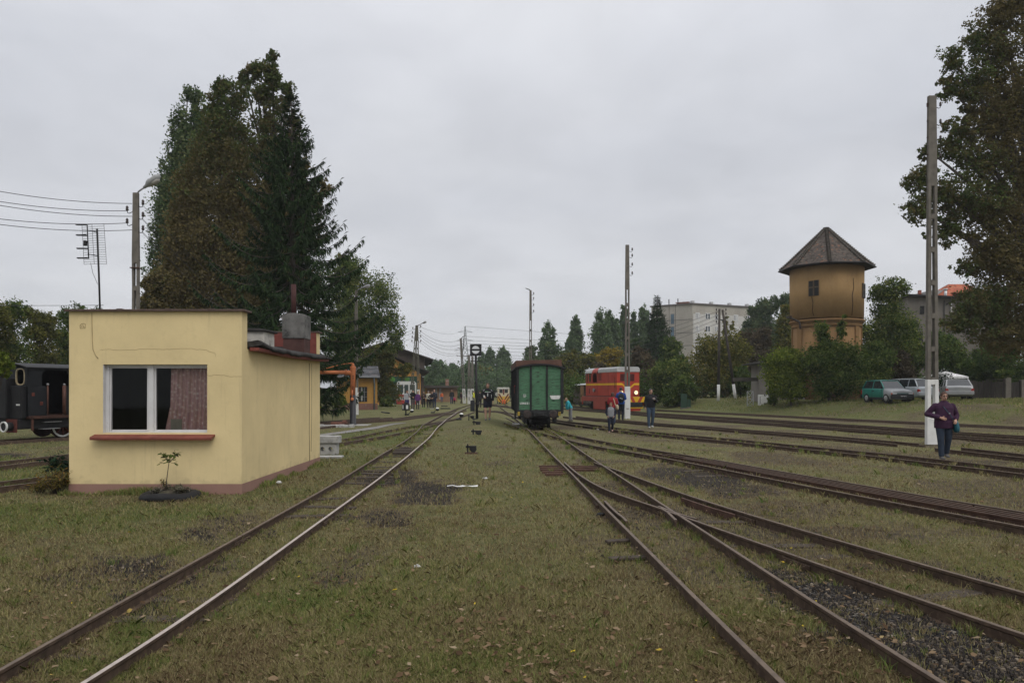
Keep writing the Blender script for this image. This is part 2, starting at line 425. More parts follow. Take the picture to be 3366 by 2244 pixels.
def scatter_leaves(n=3600):
    rs = np.random.default_rng(5)
    py = 1430+rs.random(n)**.9*860; px = rs.uniform(-200, 3600, n)
    spots = [(1150, 1905, 120, 40), (1620, 2090, 120, 50), (2650, 2110, 140, 50), (1830, 2220, 90, 40), (2480, 1990, 120, 60), (520, 1890, 160, 60), (2050, 1610, 80, 20), (330, 2000, 200, 60)]
    k = n//5
    ix = rs.integers(0, len(spots), k); sp = np.array(spots)[ix]
    px[:k] = sp[:, 0]+rs.standard_normal(k)*sp[:, 2]; py[:k] = np.clip(sp[:, 1]+rs.standard_normal(k)*sp[:, 3], 1440, 2400)
    x, y, z = inv_ground(px, py)
    s = rs.gamma(4, .0034, n)+.004; a = rs.uniform(0, 2*PI, n)
    U = np.stack([np.cos(a), np.sin(a), rs.uniform(-.35, .35, n)], -1)*s[:, None]
    W = np.stack([-np.sin(a), np.cos(a), rs.uniform(-.45, .45, n)], -1)*(s*rs.uniform(.4, .75, n))[:, None]
    c = np.stack([x, y, z+.022+.012*rs.random(n)], -1)
    V = np.stack([c-U, c-U*.35+W*.8, c+U*.3+W*.85+np.array([0, 0, .006]), c+U*1.1, c+U*.25-W, c-U*.4-W*.7], 1)
    t = rs.random(n)
    mt = leafmat('fallen_leaf', [(0, (.06, .038, .024)), (.4, (.13, .085, .05)), (.8, (.20, .14, .085)), (.988, (.30, .235, .16)), (.992, (.42, .30, .03)), (1, (.46, .34, .04))], .15)
    stuff('fallen_leaves', quads_mesh('fallen_leaves', V, t, mt, 6), 'brown fallen leaves scattered on the grass')
scatter_leaves()
def gravel(n=11000):
    rs = np.random.default_rng(15)
    G0 = np.array(GRAV[:6]); ix = rs.integers(0, 6, n)
    px = G0[ix, 0]+rs.standard_normal(n)*G0[ix, 2]*.55; py = np.clip(G0[ix, 1]+rs.standard_normal(n)*G0[ix, 3]*.6, 1800, 2420)
    ex = n//3
    D0 = np.array(DIRT); iy = rs.integers(0, len(D0), ex)
    px[:ex] = D0[iy, 0]+rs.standard_normal(ex)*D0[iy, 2]*.6; py[:ex] = np.clip(D0[iy, 1]+rs.standard_normal(ex)*D0[iy, 3]*.7, 1380, 2400)
    x, y, z = inv_ground(px, py)
    d, g, l = fields(x, y, z)
    keep = (g > .35) | (np.arange(n) < ex); x, y, z = x[keep], y[keep], z[keep]; n = len(x)
    s = rs.gamma(1.8, .0038, n)+.003; s = np.minimum(s, .024)
    th = rs.uniform(0, 2*PI, n)
    ring = []
    for j in range(5):
        a = th+2*PI*j/5; r = s*rs.uniform(.7, 1.15, n)
        ring.append(np.stack([x+np.cos(a)*r, y+np.sin(a)*r*.8, z-.015], -1))
    top = []
    for j in range(5):
        a = th+2*PI*j/5+.2; r = s*rs.uniform(.4, .75, n)
        top.append(np.stack([x+np.cos(a)*r, y+np.sin(a)*r*.8, z-.004+s*rs.uniform(.3, .6, n)], -1))
    t = np.clip(rs.beta(.9, 3.0, n)+(s-.012)*10, 0, 1)
    Q = [np.stack([ring[j], ring[(j+1) % 5], top[(j+1) % 5], top[j]], 1) for j in range(5)]
    V = np.concatenate(Q+[np.stack([top[0], top[1], top[2], top[4]], 1), np.stack([top[2], top[3], top[4], top[4]], 1)], 0)
    tt = np.concatenate([t]*7)
    mt = leafmat('gravel_stone', [(0, (.026, .024, .023)), (.25, (.055, .048, .043)), (.6, (.14, .115, .088)), (1, (.30, .25, .195))], 0)
    stuff('gravel', quads_mesh('gravel', V, tt, mt), 'pale stones mixed in black cinders between the rails')
gravel()
# ================================================================ railway tracks
def resample(pts, step):
    out = [pts[0]]; 
    L = [0]
    for a, b in zip(pts, pts[1:]): L.append(L[-1]+(b-a).length)
    n = max(2, int(L[-1]/step)+1); j = 0
    res = []
    for i in range(n+1):
        t = L[-1]*i/n
        while j < len(L)-2 and L[j+1] < t: j += 1
        u = (t-L[j])/max(L[j+1]-L[j], 1e-9)
        res.append(pts[j].lerp(pts[j+1], min(max(u, 0), 1)))
    return res
def relax(p, it):
    for k in range(it):
        p = [p[0]]+[(p[i-1]+p[i]*2+p[i+1])/4 for i in range(1, len(p)-1)]+[p[-1]]
    return p
RH = .10
def rail_pts(px, ext0=0, ext1=0, step=.5, sm=10, off=RH):
    w3 = [G(a, b, off) for a, b in px]
    if ext0: w3.insert(0, w3[0]+(w3[0]-w3[1]).normalized()*ext0)
    if ext1: w3.append(w3[-1]+(w3[-1]-w3[-2]).normalized()*ext1)
    p = relax(resample(w3, step), sm)
    z = relax([Vector((0, 0, gh(q.x, q.y)+off)) for q in p], 12)
    return [Vector((q.x, q.y, h.z)) for q, h in zip(p, z)]
PROF = [(-.019, 0), (-.014, .003), (.014, .003), (.019, 0), (.019, -.022), (.008, -.034), (.008, -.105), (.046, -.117), (.046, -.13), (-.046, -.13), (-.046, -.117), (-.008, -.105), (-.008, -.034), (-.019, -.022)]
def sweep(mb, pts, prof, m=0, topm=None):
    rings = []
    for i, p in enumerate(pts):
        t = pts[min(i+1, len(pts)-1)]-pts[max(i-1, 0)]; t = Vector((t.x, t.y, 0)).normalized(); s = Vector((t.y, -t.x, 0))
        rings.append([p+s*a+Vector((0, 0, b)) for a, b in prof])
    f0 = len(mb.f)
    mb.ring_loft(rings, m, False, True)
    if topm is not None:
        n = len(prof)
        for i in range(len(rings)-1):
            for j in (0, 1, 2): mb.m[f0+i*n+j] = topm
    return mb
def offset_line(pts, d):
    out = []
    for i, p in enumerate(pts):
        t = pts[min(i+1, len(pts)-1)]-pts[max(i-1, 0)]; t = Vector((t.x, t.y, 0)).normalized()
        out.append(p+Vector((t.y, -t.x, 0))*d)
    return out
def cut_joints(pts, every=9.0, gap=.014, start=3.0):
    segs = []; cur = [pts[0]]; acc = -start+every
    for a, b in zip(pts, pts[1:]):
        l = (b-a).length; acc += l
        if acc >= every:
            acc = 0; d = (b-a).normalized()
            cur.append(b-d*gap/2); segs.append(cur); cur = [b+d*gap/2]
        else: cur.append(b)
    segs.append(cur); return [s for s in segs if len(s) > 1]
def make_rail(root, pts, mats=('rail', 'railtop'), start=3.0, far=False):
    mb = MB()
    prof = PROF if not far else [PROF[0], PROF[1], PROF[2], PROF[3], (.019, -.03), (.03, -.13), (-.03, -.13), (-.019, -.03)]
    for sgt in cut_joints(pts, start=start):
        sweep(mb, sgt, prof, 0, 1)
        if not far and len(sgt) > 2:           # fishplates at the joint
            a = sgt[-1]; d = (sgt[-1]-sgt[-2]).normalized()
            an = math.atan2(d.y, d.x)
            for s in (-1, 1):
                c = a+Vector((-d.y, d.x, 0))*.022*s+Vector((0, 0, -.07))
                mb.box(c, (.42, .018, .05), 0, rz=an)
                for q in (-.15, -.05, .05, .15):
                    cc = c+d*q+Vector((-d.y, d.x, 0))*.014*s
                    mb.box(cc, (.025, .02, .025), 0, rz=an)
    return mb.build('rail', [M[mats[0]], M[mats[1]]], root)
def sleepers(root, A, B, spacing=.72, zoff=.012, n=60, skip=.0, wid=.17, over=.16, pick=None):
    L = resample(A, .1); acc = 0; k = 0; rs = random.Random(len(A)); proto = None
    Bx = np.array([tuple(p) for p in B])
    nxt = .3
    for a, b in zip(L, L[1:]):
        acc += (b-a).length
        if acc < nxt: continue
        nxt += spacing*rs.uniform(.92, 1.08)
        if rs.random() < skip: continue
        j = np.argmin(((Bx-np.array(tuple(a)))**2).sum(1)); q = Vector(Bx[j])
        c = (a+q)/2; d = (q-a)
        if pick and not pick(c): continue
        c.z = gh(c.x, c.y)
        if proto is None:
            mb = MB().box((0, 0, 0), (d.length+2*over, wid, .12)); o = mb.build('sleeper', M['sleeper'], root, .008); proto = o
        else:
            o = proto.copy(); COL.objects.link(o); o.parent = root
        o.location = (c.x, c.y, c.z-.06+zoff+rs.uniform(-.014, .012)); o.rotation_euler = (0, 0, math.atan2(d.y, d.x)+rs.uniform(-.03, .03)); o.scale = (rs.uniform(.94, 1.05), rs.uniform(.85, 1.1), 1)
        k += 1
        if k >= n: break

TR = 'railway tracks of the yard'
# A: the main track on the left
A1 = rail_pts([(-160, 2290), (0, 2203), (305, 2022), (477, 1934), (763, 1776), (1002, 1643), (1122, 1576), (1245, 1497), (1319, 1456), (1371, 1418), (1389, 1395.5), (1421, 1379.5), (1459, 1360), (1497, 1343), (1532, 1333), (1580, 1322)], 1.2)
A2 = rail_pts([(215, 2290), (305, 2237), (634, 2015), (906, 1817), (1122, 1664), (1230, 1586), (1341, 1497.5), (1383, 1462), (1415, 1433.7), (1437, 1405), (1469, 1376), (1497, 1357), (1536, 1338), (1590, 1323)], 1.2)
tA = thing('railway_track', 'narrow track past the yellow hut, with one pale polished rail and sleepers showing', 'railway track', (0, 0, 0), 0, TR)
make_rail(tA, A1, start=5.2); o = make_rail(tA, A2, ('rail', 'railwhite'), start=6.0); o['label'] = 'rail with pale worn top'
sleepers(tA, A1, A2, .66, .004, 70, .3)
# wooden crossing boards between the rails of A
for i in range(4):
    mb = MB(); a = G(1290+i*3, 1490-i*5.2, .06); b = G(1352+i*4, 1489-i*5.2, .06)
    c = (a+b)/2; mb.box((c.x, c.y, c.z+.0), ((b-a).length*.96, .17, .07), rz=.02); mb.build('crossing_board', M['sleeper'], tA, .006)
# N/B : track joining A from the left, behind the hut
B1 = rail_pts([(-260, 1612), (0, 1583), (146, 1566), (640, 1505), (1105, 1446.5), (1287, 1411), (1376, 1395.5), (1440, 1386), (1497, 1376), (1560, 1352)])
B2 = rail_pts([(-260, 1630), (0, 1601), (126, 1585), (640, 1521), (1105, 1457.5), (1255, 1433.7), (1351, 1414.6), (1398, 1403.4), (1453, 1386), (1476, 1372), (1500, 1358)])
t = thing('railway_track', 'track joining the main line from the left, running behind the yellow hut', 'railway track', (0, 0, 0), 0, TR)
make_rail(t, B1, far=True); make_rail(t, B2, far=True)
# M/C
C1 = rail_pts([(-300, 1548), (0, 1517), (224, 1491.6), (640, 1443), (1048, 1397), (1159, 1383), (1287, 1376), (1351, 1367), (1459, 1356), (1500, 1347)])
C2 = offset_line(C1, .84)
t = thing('railway_track', 'left hand track passing the orange water crane', 'railway track', (0, 0, 0), 0, TR)
make_rail(t, C1, far=True); make_rail(t, C2, far=True)
L1 = rail_pts([(-500, 1480), (0, 1452), (224, 1437), (700, 1408), (1048, 1390), (1290, 1371)])
L2 = offset_line(L1, -.84)
t = thing('railway_track', 'farthest left track, under the black steam locomotive', 'railway track', (0, 0, 0), 0, TR)
make_rail(t, L1, far=True); make_rail(t, L2, far=True); TL = (L1, L2)
# D: straight track under the green wagon
D1 = rail_pts([(1655, 1345), (1700, 1379), (1739, 1414), (1822, 1499.6), (1886, 1561.5), (1956, 1634), (2037, 1716), (2141, 1821), (2250, 1928), (2401, 2077), (2563, 2236), (2640, 2312)], 30, 1.5, sm=14)
D2 = rail_pts([(1690, 1345), (1750, 1378), (1808, 1413.5), (1860, 1446), (1940, 1502), (2010, 1546), (2100, 1605), (2207, 1676), (2423, 1814), (2584, 1922), (2746, 2026), (2907, 2126), (3096, 2243), (3200, 2308)], 30, 1.5, sm=14)
tD = thing('railway_track', 'straight track running from the foreground to under the green wagon', 'railway track', (0, 0, 0), 0, TR)
make_rail(tD, D1, start=5.0); make_rail(tD, D2, start=6.2)
sleepers(tD, D1, D2, .7, -.010, 60, .45)
mb = MB()   # short check rail beside the left rail
sweep(mb, rail_pts([(1988, 1645), (2010, 1668), (2030, 1686), (2050, 1700), (2060, 1712)], off=.07, sm=1, step=.1), PROF, 0, 1)
mb.build('check_rail', [M['rail'], M['railtop']], tD)
# E: diverging track
E1 = rail_pts([(1856, 1519), (1897, 1556), (1940, 1583), (1983, 1608), (2080, 1641), (2172, 1667), (2190, 1676)], sm=4)
E1b = rail_pts([(2192, 1678), (2290, 1712), (2369, 1742), (2490, 1780), (2606, 1818), (2735, 1869), (2890, 1925), (3042, 1980), (3366, 2083), (3560, 2147)], 0, 2)
E2 = rail_pts([(1953, 1519), (2010, 1537), (2100, 1570), (2244, 1622), (2261, 1629), (2439, 1685), (2638, 1741), (2864, 1807), (3123, 1880), (3366, 1948), (3600, 2014)], 0, 2)
tE = thing('railway_track', 'track that forks off to the right from the switch in the foreground', 'railway track', (0, 0, 0), 0, TR)
for q, stt in ((E1, 20), (E1b, 2.4), (E2, 6.5)): make_rail(tE, q, start=stt)
sweep(mb := MB(), rail_pts([(2172, 1668), (2196, 1683), (2222, 1708)], sm=0, step=.2), PROF, 0, 1).build('wing_rail', [M['rail'], M['railtop']], tE)
sweep(MB(), rail_pts([(2165, 1662), (2215, 1682), (2275, 1701), (2290, 1703)], sm=1, step=.2), PROF, 0, 1).build('wing_rail', [M['rail'], M['railtop']], tE)
pE = rail_pts([(2258, 1634), (2340, 1661), (2432, 1688)], sm=0, step=.3, off=.085)
sweep(MB(), offset_line(pE, .085), [(-.018, 0), (.018, 0), (.018, -.10), (-.018, -.10)]).build('check_rail', M['rust'], tE, .004)
sleepers(tE, E1b, E2, .75, -.006, 40, .35)
# switch tie plates and rods (iron sleepers by the blades)
t = thing('switch_rods', 'row of rusty iron bars lying across the switch blades', 'switch rods', (0, 0, 0))
for i, (xa, xb, yy) in enumerate([(1772, 1962, 1533), (1774, 1966, 1538.5), (1776, 1970, 1544.5), (1782, 1850, 1552), (1792, 1856, 1559)]):
    a = G(xa, yy, .035); b = G(xb, yy, .035); c = (a+b)/2
    MB().box((c.x, c.y, c.z), ((b-a).length, .055, .05), rz=math.atan2((b-a).y, (b-a).x)).build('rod', M['rust'], t, .006)
# F: track with stored rails lying between
F1 = rail_pts([(1800, 1400), (1829, 1414), (1882, 1429), (1952, 1444), (2040, 1460), (2100, 1471), (2244, 1492), (2369, 1512), (2638, 1560), (2907, 1606), (3366, 1682), (3700, 1737)], 3, 5)
F2 = rail_pts([(1700, 1402), (1750, 1415), (1820, 1433), (1887, 1450), (1919, 1459), (2064, 1483), (2100, 1489), (2369, 1541), (2638, 1594), (2907, 1645), (3366, 1730), (3700, 1792)], 3, 5)
tF = thing('railway_track', 'track curving right from the green wagon with old rails stored between its rails', 'railway track', (0, 0, 0), 0, TR)
make_rail(tF, F1, start=4); make_rail(tF, F2, start=7)
sleepers(tF, F2, F1, .8, -.004, 30, .3)
FB = np.array([tuple(p) for p in F1])
mid = []
for p in F2:
    q = Vector(FB[np.argmin(((FB-np.array(tuple(p)))**2).sum(1))]); mid.append((p, q))
sel = [(p, q) for p, q in mid if pix(p.x, p.y, p.z)[0] > 2062 and pix(p.x, p.y, p.z)[0] < 4000]
for i, fr in enumerate((.60, .70, .80, .90)):
    ln = [p.lerp(q, fr)+Vector((0, 0, -.028+.005*i)) for p, q in sel][(i*3) % 5:]
    mb = MB()
    for sg in cut_joints(ln, every=7.5+i, gap=.05, start=2+i*1.7): sweep(mb, sg, PROF, 0, 1)
    tag(mb.build('stored_rail', [M['rust'], M['rail']]), 'old rusty rail in the bundle stored between the rails of the right hand track', 'rail', 'old rails stored between the track rails')
# G, H, I, J, K on the right
def pair(px, label, e0=2, e1=6, d=.84, far=False):
    a = rail_pts(px, e0, e1); b = offset_line(a, d)
    t = thing('railway_track', label, 'railway track', (0, 0, 0), 0, TR)
    make_rail(t, a, far=far); make_rail(t, b, far=far, start=5)
    return a, b, t
gA, gB, gt = pair([(1720, 1364), (1835, 1380), (1893, 1387), (2040, 1406), (2100, 1413), (2200, 1424), (2423, 1442), (2746, 1475), (3069, 1506), (3366, 1540), (3700, 1578)], 'track the woman in purple is stepping over', 10)
sleepers(gt, gB, gA, .85, -.008, 40, .4)
pair([(1893, 1367), (2025, 1378.5), (2100, 1385), (2200, 1392.5), (2272, 1397), (2444, 1411), (2582, 1420), (2800, 1437), (2971, 1453), (3020, 1457)], 'track that ends buried at the foot of the tall right hand pole', 0, 0)
pair([(3160, 1470), (3260, 1481), (3366, 1492), (3700, 1526)], 'short track piece starting just right of the woman in purple', 0, 4)
pair([(1875, 1341), (2040, 1354), (2169, 1364), (2444, 1382), (2700, 1401), (2800, 1408), (3039, 1424), (3366, 1447), (3700, 1471)], 'long track in front of the grass bank, nearest to the poles', 0, 6)
jA, jB, jt = pair([(1700, 1317), (1820, 1328), (1950, 1340), (2100, 1353), (2444, 1373), (2700, 1389), (2800, 1395), (3366, 1431), (3700, 1452)], 'track under the red locomotive along the grass bank', 10, 6)
pair([(2160, 1345), (2238, 1349), (2513, 1362), (2800, 1376), (3366, 1402), (3700, 1418)], 'thin outermost track at the very foot of the grass bank', 0, 6, far=True)
pair([(1590, 1345), (1660, 1357), (1720, 1375), (1760, 1392)], 'short curved track between the cyclist and the green wagon', 0, 0, far=True)
pair([(1560, 1322), (1640, 1331), (1720, 1340), (1800, 1349)], 'distant track crossing behind the walking cyclist', 0, 0, far=True)
# the path and slabs by the water crane
mb = MB()
pp = [G(a, b, .02) for a, b in [(900, 1438), (1048, 1427), (1130, 1416), (1230, 1402), (1290, 1391), (1335, 1388)]]
p2 = [G(a, b, .02) for a, b in [(900, 1446), (1048, 1434), (1140, 1422), (1240, 1408), (1295, 1395), (1335, 1389.5)]]
for i in range(5): mb.quad(pp[i], p2[i], p2[i+1], pp[i+1])
tag(mb.build('path', mat('path_concrete', (.20, .19, .175), .9, .2, 3)), 'narrow pale concrete path by the water crane', None, None, 'structure')

# longer tufts of grass, thickest along the rails
def tufts(n=2600, per=26):
    rs = np.random.default_rng(91); C = []
    for L in (A1, A2, D1, D2, E1b, E2, F1, F2, B1, B2, gA, gB):
        P_ = np.array([tuple(p) for p in L]); P_ = P_[P_[:, 1] < 34]
        if len(P_) < 2: continue
        k = rs.integers(0, len(P_), 150); C.append(P_[k, :2]+rs.normal(0, .11, (150, 2))+np.array([0, 0]))
    px = rs.uniform(-300, 3600, n); py = 1420+rs.random(n)**1.2*900; x, y, z = inv_ground(px, py); kp = rs.random(n) < .9*fbm(x*.8+2, y*.8+9, 3); C.append(np.stack([x[kp], y[kp]], -1))
    C = np.concatenate(C); d, g, l = fields(C[:, 0], C[:, 1], gz(C[:, 0], C[:, 1])); C = C[rs.random(len(C)) > .75*np.maximum(d, g)]
    k = np.repeat(np.arange(len(C)), per); n = len(k); sc = rs.uniform(.45, 1.25, len(C))[k]; gr = rs.random(len(C))[k]
    xy = C[k]+rs.normal(0, .028, (n, 2))*sc[:, None]; z = gz(xy[:, 0], xy[:, 1])-.015; yy = xy[:, 1]
    h = rs.uniform(.03, .095, n)*sc*np.clip(yy/12, 1, 1.6); a = rs.uniform(0, 2*PI, n); b = rs.uniform(0, 2*PI, n); w = rs.uniform(.0013, .0026, n)*np.clip(yy/6, 1, 5); ln = h*rs.uniform(.2, .95, n)
    B_ = np.stack([xy[:, 0], xy[:, 1], z], -1); s_ = np.stack([np.cos(a)*w, np.sin(a)*w, 0*a], -1)
    m_ = B_+np.stack([np.cos(b)*ln*.3, np.sin(b)*ln*.3, h*.62], -1); t_ = B_+np.stack([np.cos(b)*ln, np.sin(b)*ln, h], -1)
    stuff('grass_tufts', quads_mesh('grass_tufts', np.stack([B_-s_, B_+s_, m_+s_*.8, t_, m_-s_*.8], 1), np.clip(.25+.6*gr+rs.normal(0, .14, n), 0, 1), D.materials['grass_blades'], 5), 'longer grass tufts and weeds along the rails')
tufts()
# ================================================================ yellow hut
HX0, HX1, HY0, HY1 = -7.31, -4.46, 12.05, 16.95
hz = -.12
hut = thing('gatehouse', 'small yellow rendered hut with a red window sill and pink plinth', 'hut', (0, 0, 0))
def render_wall(name, col):
    m = D.materials.new(name); k = N(m); v = k.coord('Object')
    c = k.ramp(k.noise(v, 1.1, 5), [(.3, mul(col, .9)), (.7, mul(col, 1.08))])
    c = k.mix(k.ramp(k.noise(v, 7, 6, .6), [(.55, 0), (.8, .35)]), c, mul(col, .72))
    run = k.n('ShaderNodeMapping', {'Vector': v, 'Scale': (9, 9, .6)}).outputs[0]
    c = k.mix(k.ramp(k.noise(run, 1.3, 5, .6), [(.56, 0), (.85, .4)]), c, (.30, .24, .15))
    z = k.n('ShaderNodeSeparateXYZ', {0: v}).outputs[2]
    n2 = k.noise(v, 5, 5)
    low = k.n('ShaderNodeMath', {0: z, 1: k.ramp(n2, [(.3, 0), (.7, .28)])}, operation='SUBTRACT').outputs[0]
    c = k.mix(k.ramp(low, [(.0, .18), (.08, 0)]), c, (.16, .13, .09))
    b = k.noise(v, 120, 3); b2 = k.noise(v, 14, 3)
    bb = k.n('ShaderNodeMath', {0: b, 1: b2}, operation='ADD').outputs[0]
    k.out(k.bsdf(c, .92, 0, .15, bb, .35, .008)); return m
Myel = render_wall('yellow_render', (.67, .54, .295))
Mplinth = render_wall('pink_plinth', (.30, .17, .14))
Mred = mat('oxide_red_paint', (.16, .042, .032), .65, .25, 6, (.07, .05, .045), (.6, .8), 7)
Mfelt = mat('roof_felt', (.03, .028, .027), .95, .35, 6, (.07, .066, .062), (.55, .75), 5, bump=.6, bscale=25)
Mcapm = mat('brown_tin_cap', (.085, .055, .045), .6, .25, 8)
T = .25
wx0, wx1, wz0, wz1 = -6.75, -5.03, 1.0, 2.13
mb = MB()
def wall_hole(mb, x0, x1, y0, y1, z0, z1, a0, a1, b0, b1):   # front wall with one opening
    mb.bx(x0, a0, y0, y1, z0, z1); mb.bx(a1, x1, y0, y1, z0, z1); mb.bx(a0, a1, y0, y1, z0, b0); mb.bx(a0, a1, y0, y1, b1, z1)
fz = .16      # top of the plinth
wall_hole(mb, HX0, HX1, HY0, HY0+T, fz, 3.0, wx0, wx1, wz0, wz1)
mb.bx(HX1-T, HX1, HY0+T, HY1-T, fz, 2.40)
mb.bx(HX0, HX0+T, HY0+T, HY1-T, fz, 2.75)
mb.bx(HX0, HX1, HY1-T, HY1, fz, 3.02)
mb.build('wall', Myel, hut)
mb = MB()
e = .004
mb.bx(HX0-e, HX1+e, HY0-e, HY0+T, hz-.25, fz); mb.bx(HX1-T, HX1+e, HY0+T, HY1-T, hz-.2, fz); mb.bx(HX0-e, HX0+T, HY0+T, HY1-T, hz-.2, fz); mb.bx(HX0-e, HX1+e, HY1-T, HY1+e, hz-.2, fz)
mb.build('plinth', Mplinth, hut)
# parapet caps
mb = MB().bx(HX0-.05, HX1+.07, HY0-.06, HY0+T+.03, 3.0, 3.035)
for xx in (-6.5, -5.7, -5.0): mb.bx(xx, xx+.10, HY0-.065, HY0+T+.03, 3.03, 3.045)
mb.build('parapet_cap', Mcapm, hut, .006)
MB().bx(HX0-.05, HX1+.05, HY1-T-.03, HY1+.05, 3.02, 3.05).build('parapet_cap', Mcapm, hut, .006)
# red inner face of the rear parapet
MB().bx(HX0+.3, HX1-.012, HY1-T-.02, HY1-T-.002, 2.4, 3.015).build('parapet_lining', Mred, hut)
# roof: a sagging felt slab with an eave over the side wall
mb = MB(); rings = []
rs = random.Random(3)
for i in range(25):
    y = HY0+T+.02+(HY1-T-.06-HY0-T)*i/24+ (0 if i < 24 else 0)
    w1 = rs.uniform(-.015, .015); w2 = rs.uniform(-.02, .02); sag = -.03*math.sin(PI*i/24)
    if i < 3: w2 += .05
    rings.append([(HX0+.26, y, 2.78), (HX0+.26, y, 2.90), (-5.6, y, 2.72+w1), (HX1, y, 2.53+w1+sag), (HX1+.17, y, 2.50+w2+sag), (HX1+.225, y, 2.46+w2+sag), (HX1+.22, y, 2.41+w2+sag), (HX1, y, 2.43+sag)])
mb.ring_loft(rings, 0, True, True)
roof = mb.build('roof', Mfelt, hut)
mb = MB(); rings = []
for i in range(13):
    y = HY0+T+.03+(HY1+.06-HY0-T)*i/12; s = -.03*math.sin(PI*i/12)
    rings.append([(HX1+.03, y, 2.37+s), (HX1+.185, y, 2.37+s+rs.uniform(-.008, .008)), (HX1+.19, y, 2.425+s), (HX1+.03, y, 2.43+s)])
mb.ring_loft(rings, 0, False).build('eave_board', Mred, hut)
mb = MB(); mb.bx(HX1-.02, HX1+.24, HY1-.3, HY1+.12, 2.42, 2.47).build('eave_end', Mfelt, hut, .015)
# light box on the roof behind the front parapet
mb = MB().bx(-5.45, -4.62, 13.6, 14.2, 2.45, 2.80); mb.build('vent_box', mat('flaking_white', (.42, .40, .36), .9, .2, 5, (.16, .15, .14), (.5, .7), 6), hut, .01)
mb = MB().bx(-5.5, -4.57, 13.55, 14.25, 2.80, 2.84); mb.bx(-5.3, -4.7, 13.6, 14.1, 2.84, 2.86); mb.build('vent_cap', Mfelt, hut, .01)
# chimney
ch = MB(); cx0, cx1, cy = P(927, 1100, 15.4).x, P(1000, 1100, 15.4).x, 15.4
ch.bx(cx0, cx1, cy, cy+.5, 2.80, 3.29)
ch.prism([(cx0, 3.29), (cx1, 3.29), (cx1-.02, 3.31), ((cx0+cx1)/2+.02, 3.335), ((cx0+cx1)/2-.1, 3.33), (cx0+.05, 3.30)], cy, cy+.5, 'y')
cmo = ch.build('chimney', mat('sooty_concrete', (.17, .165, .155), .95, .4, 7, (.045, .045, .043), (.42, .62), 3.5, bump=.5), hut, .02)
MB().bx(cx0+.02, cx1-.01, cy+.02, cy+.48, 2.45, 2.80).build('chimney_base', mat('sooty_red', (.07, .035, .03), .9, .3, 5), hut)
fx = P(963, 1000, 15.6).x
MB().cyl((fx, cy+.25, 3.3), (fx, cy+.25, 3.97), .055).build('flue_pipe', mat('flue_rust', (.055, .022, .02), .8, .3, 8), hut)
# window
Mfr = mat('window_white', (.55, .545, .55), .6, .08, 5, (.35, .34, .33), (.6, .8), 10)
win = MB(); y0, y1 = HY0+.085, HY0+.15
fw = .065
win.bx(wx0, wx0+.055, y0, y1, wz0, wz1); win.bx(wx1-.015, wx1, y0, y1, wz0, wz1); win.bx(wx0+.055, wx1-.015, y0, y1, wz1-.035, wz1); win.bx(wx0+.055, wx1-.015, y0, y1, wz0, wz0+.02)
mx = P(488, 1300, HY0).x
win.bx(mx-.045, mx+.045, y0-.006, y1, wz0, wz1)
wo = win.build('window', Mfr, hut, .006)
mb = MB()
for a, b in ((wx0+.055, mx-.045), (mx+.045, wx1-.015)):
    f = .028
    for q in ((a, a+f, wz0+.02, wz1-.035), (b-f, b, wz0+.02, wz1-.035), (a+f, b-f, wz0+.02, wz0+.048), (a+f, b-f, wz1-.06, wz1-.035)):
        mb.bx(q[0], q[1], y0+.02, y1-.01, q[2], q[3])
mb.build('casement', Mfr, wo, .004)
mb = MB()
mg = D.materials.new('window_glass'); k = N(mg)
fr = k.n('ShaderNodeFresnel', {'IOR': 1.45}).outputs[0]
k.out(k.n('ShaderNodeMixShader', {0: fr, 1: k.n('ShaderNodeBsdfTransparent', {'Color': (.9, .92, .92, 1)}).outputs[0], 2: k.n('ShaderNodeBsdfGlossy', {'Color': (.38, .4, .4, 1), 'Roughness': .03}).outputs[0]}).outputs[0])
for a, b in ((wx0+.08, mx-.07), (mx+.07, wx1-.04)): mb.quad((a, y0+.04, wz0+.04), (b, y0+.04, wz0+.04), (b, y0+.04, wz1-.055), (a, y0+.04, wz1-.055))
mb.build('pane', mg, wo)
mb = MB()   # reveal lining
mb.bx(wx0-.001, wx0+.006, HY0+.003, y0, wz0, wz1)
mb.build('reveal', Mfr, wo)
# room behind the window
mb = MB()
rx0, rx1, ry0, ry1 = HX0+T+.01, HX1-T-.01, HY0+T+.005, HY1-T-.03
mb.bx(rx0, rx1, ry1-.02, ry1, .2, 2.7); mb.bx(rx0, rx0+.02, ry0, ry1, .2, 2.7); mb.bx(rx1-.02, rx1, ry0, ry1, .2, 2.38); mb.bx(rx0, rx1, ry0, ry1, .17, .2); mb.bx(rx0, rx1, ry0+.01, ry1, 2.36, 2.38)
mb.build('room_lining', mat('dim_room', (.045, .042, .04), .9, .2, 2), hut)
mb = MB(); mb.bx(-5.9, -5.85, ry0+.9, ry0+1.7, .2, 2.2); mb.bx(-5.93, -5.6, ry0+1.8, ry0+1.84, 1.3, 1.9)
mb.build('cupboard', mat('room_wood', (.07, .035, .025), .7, .3, 5), hut)
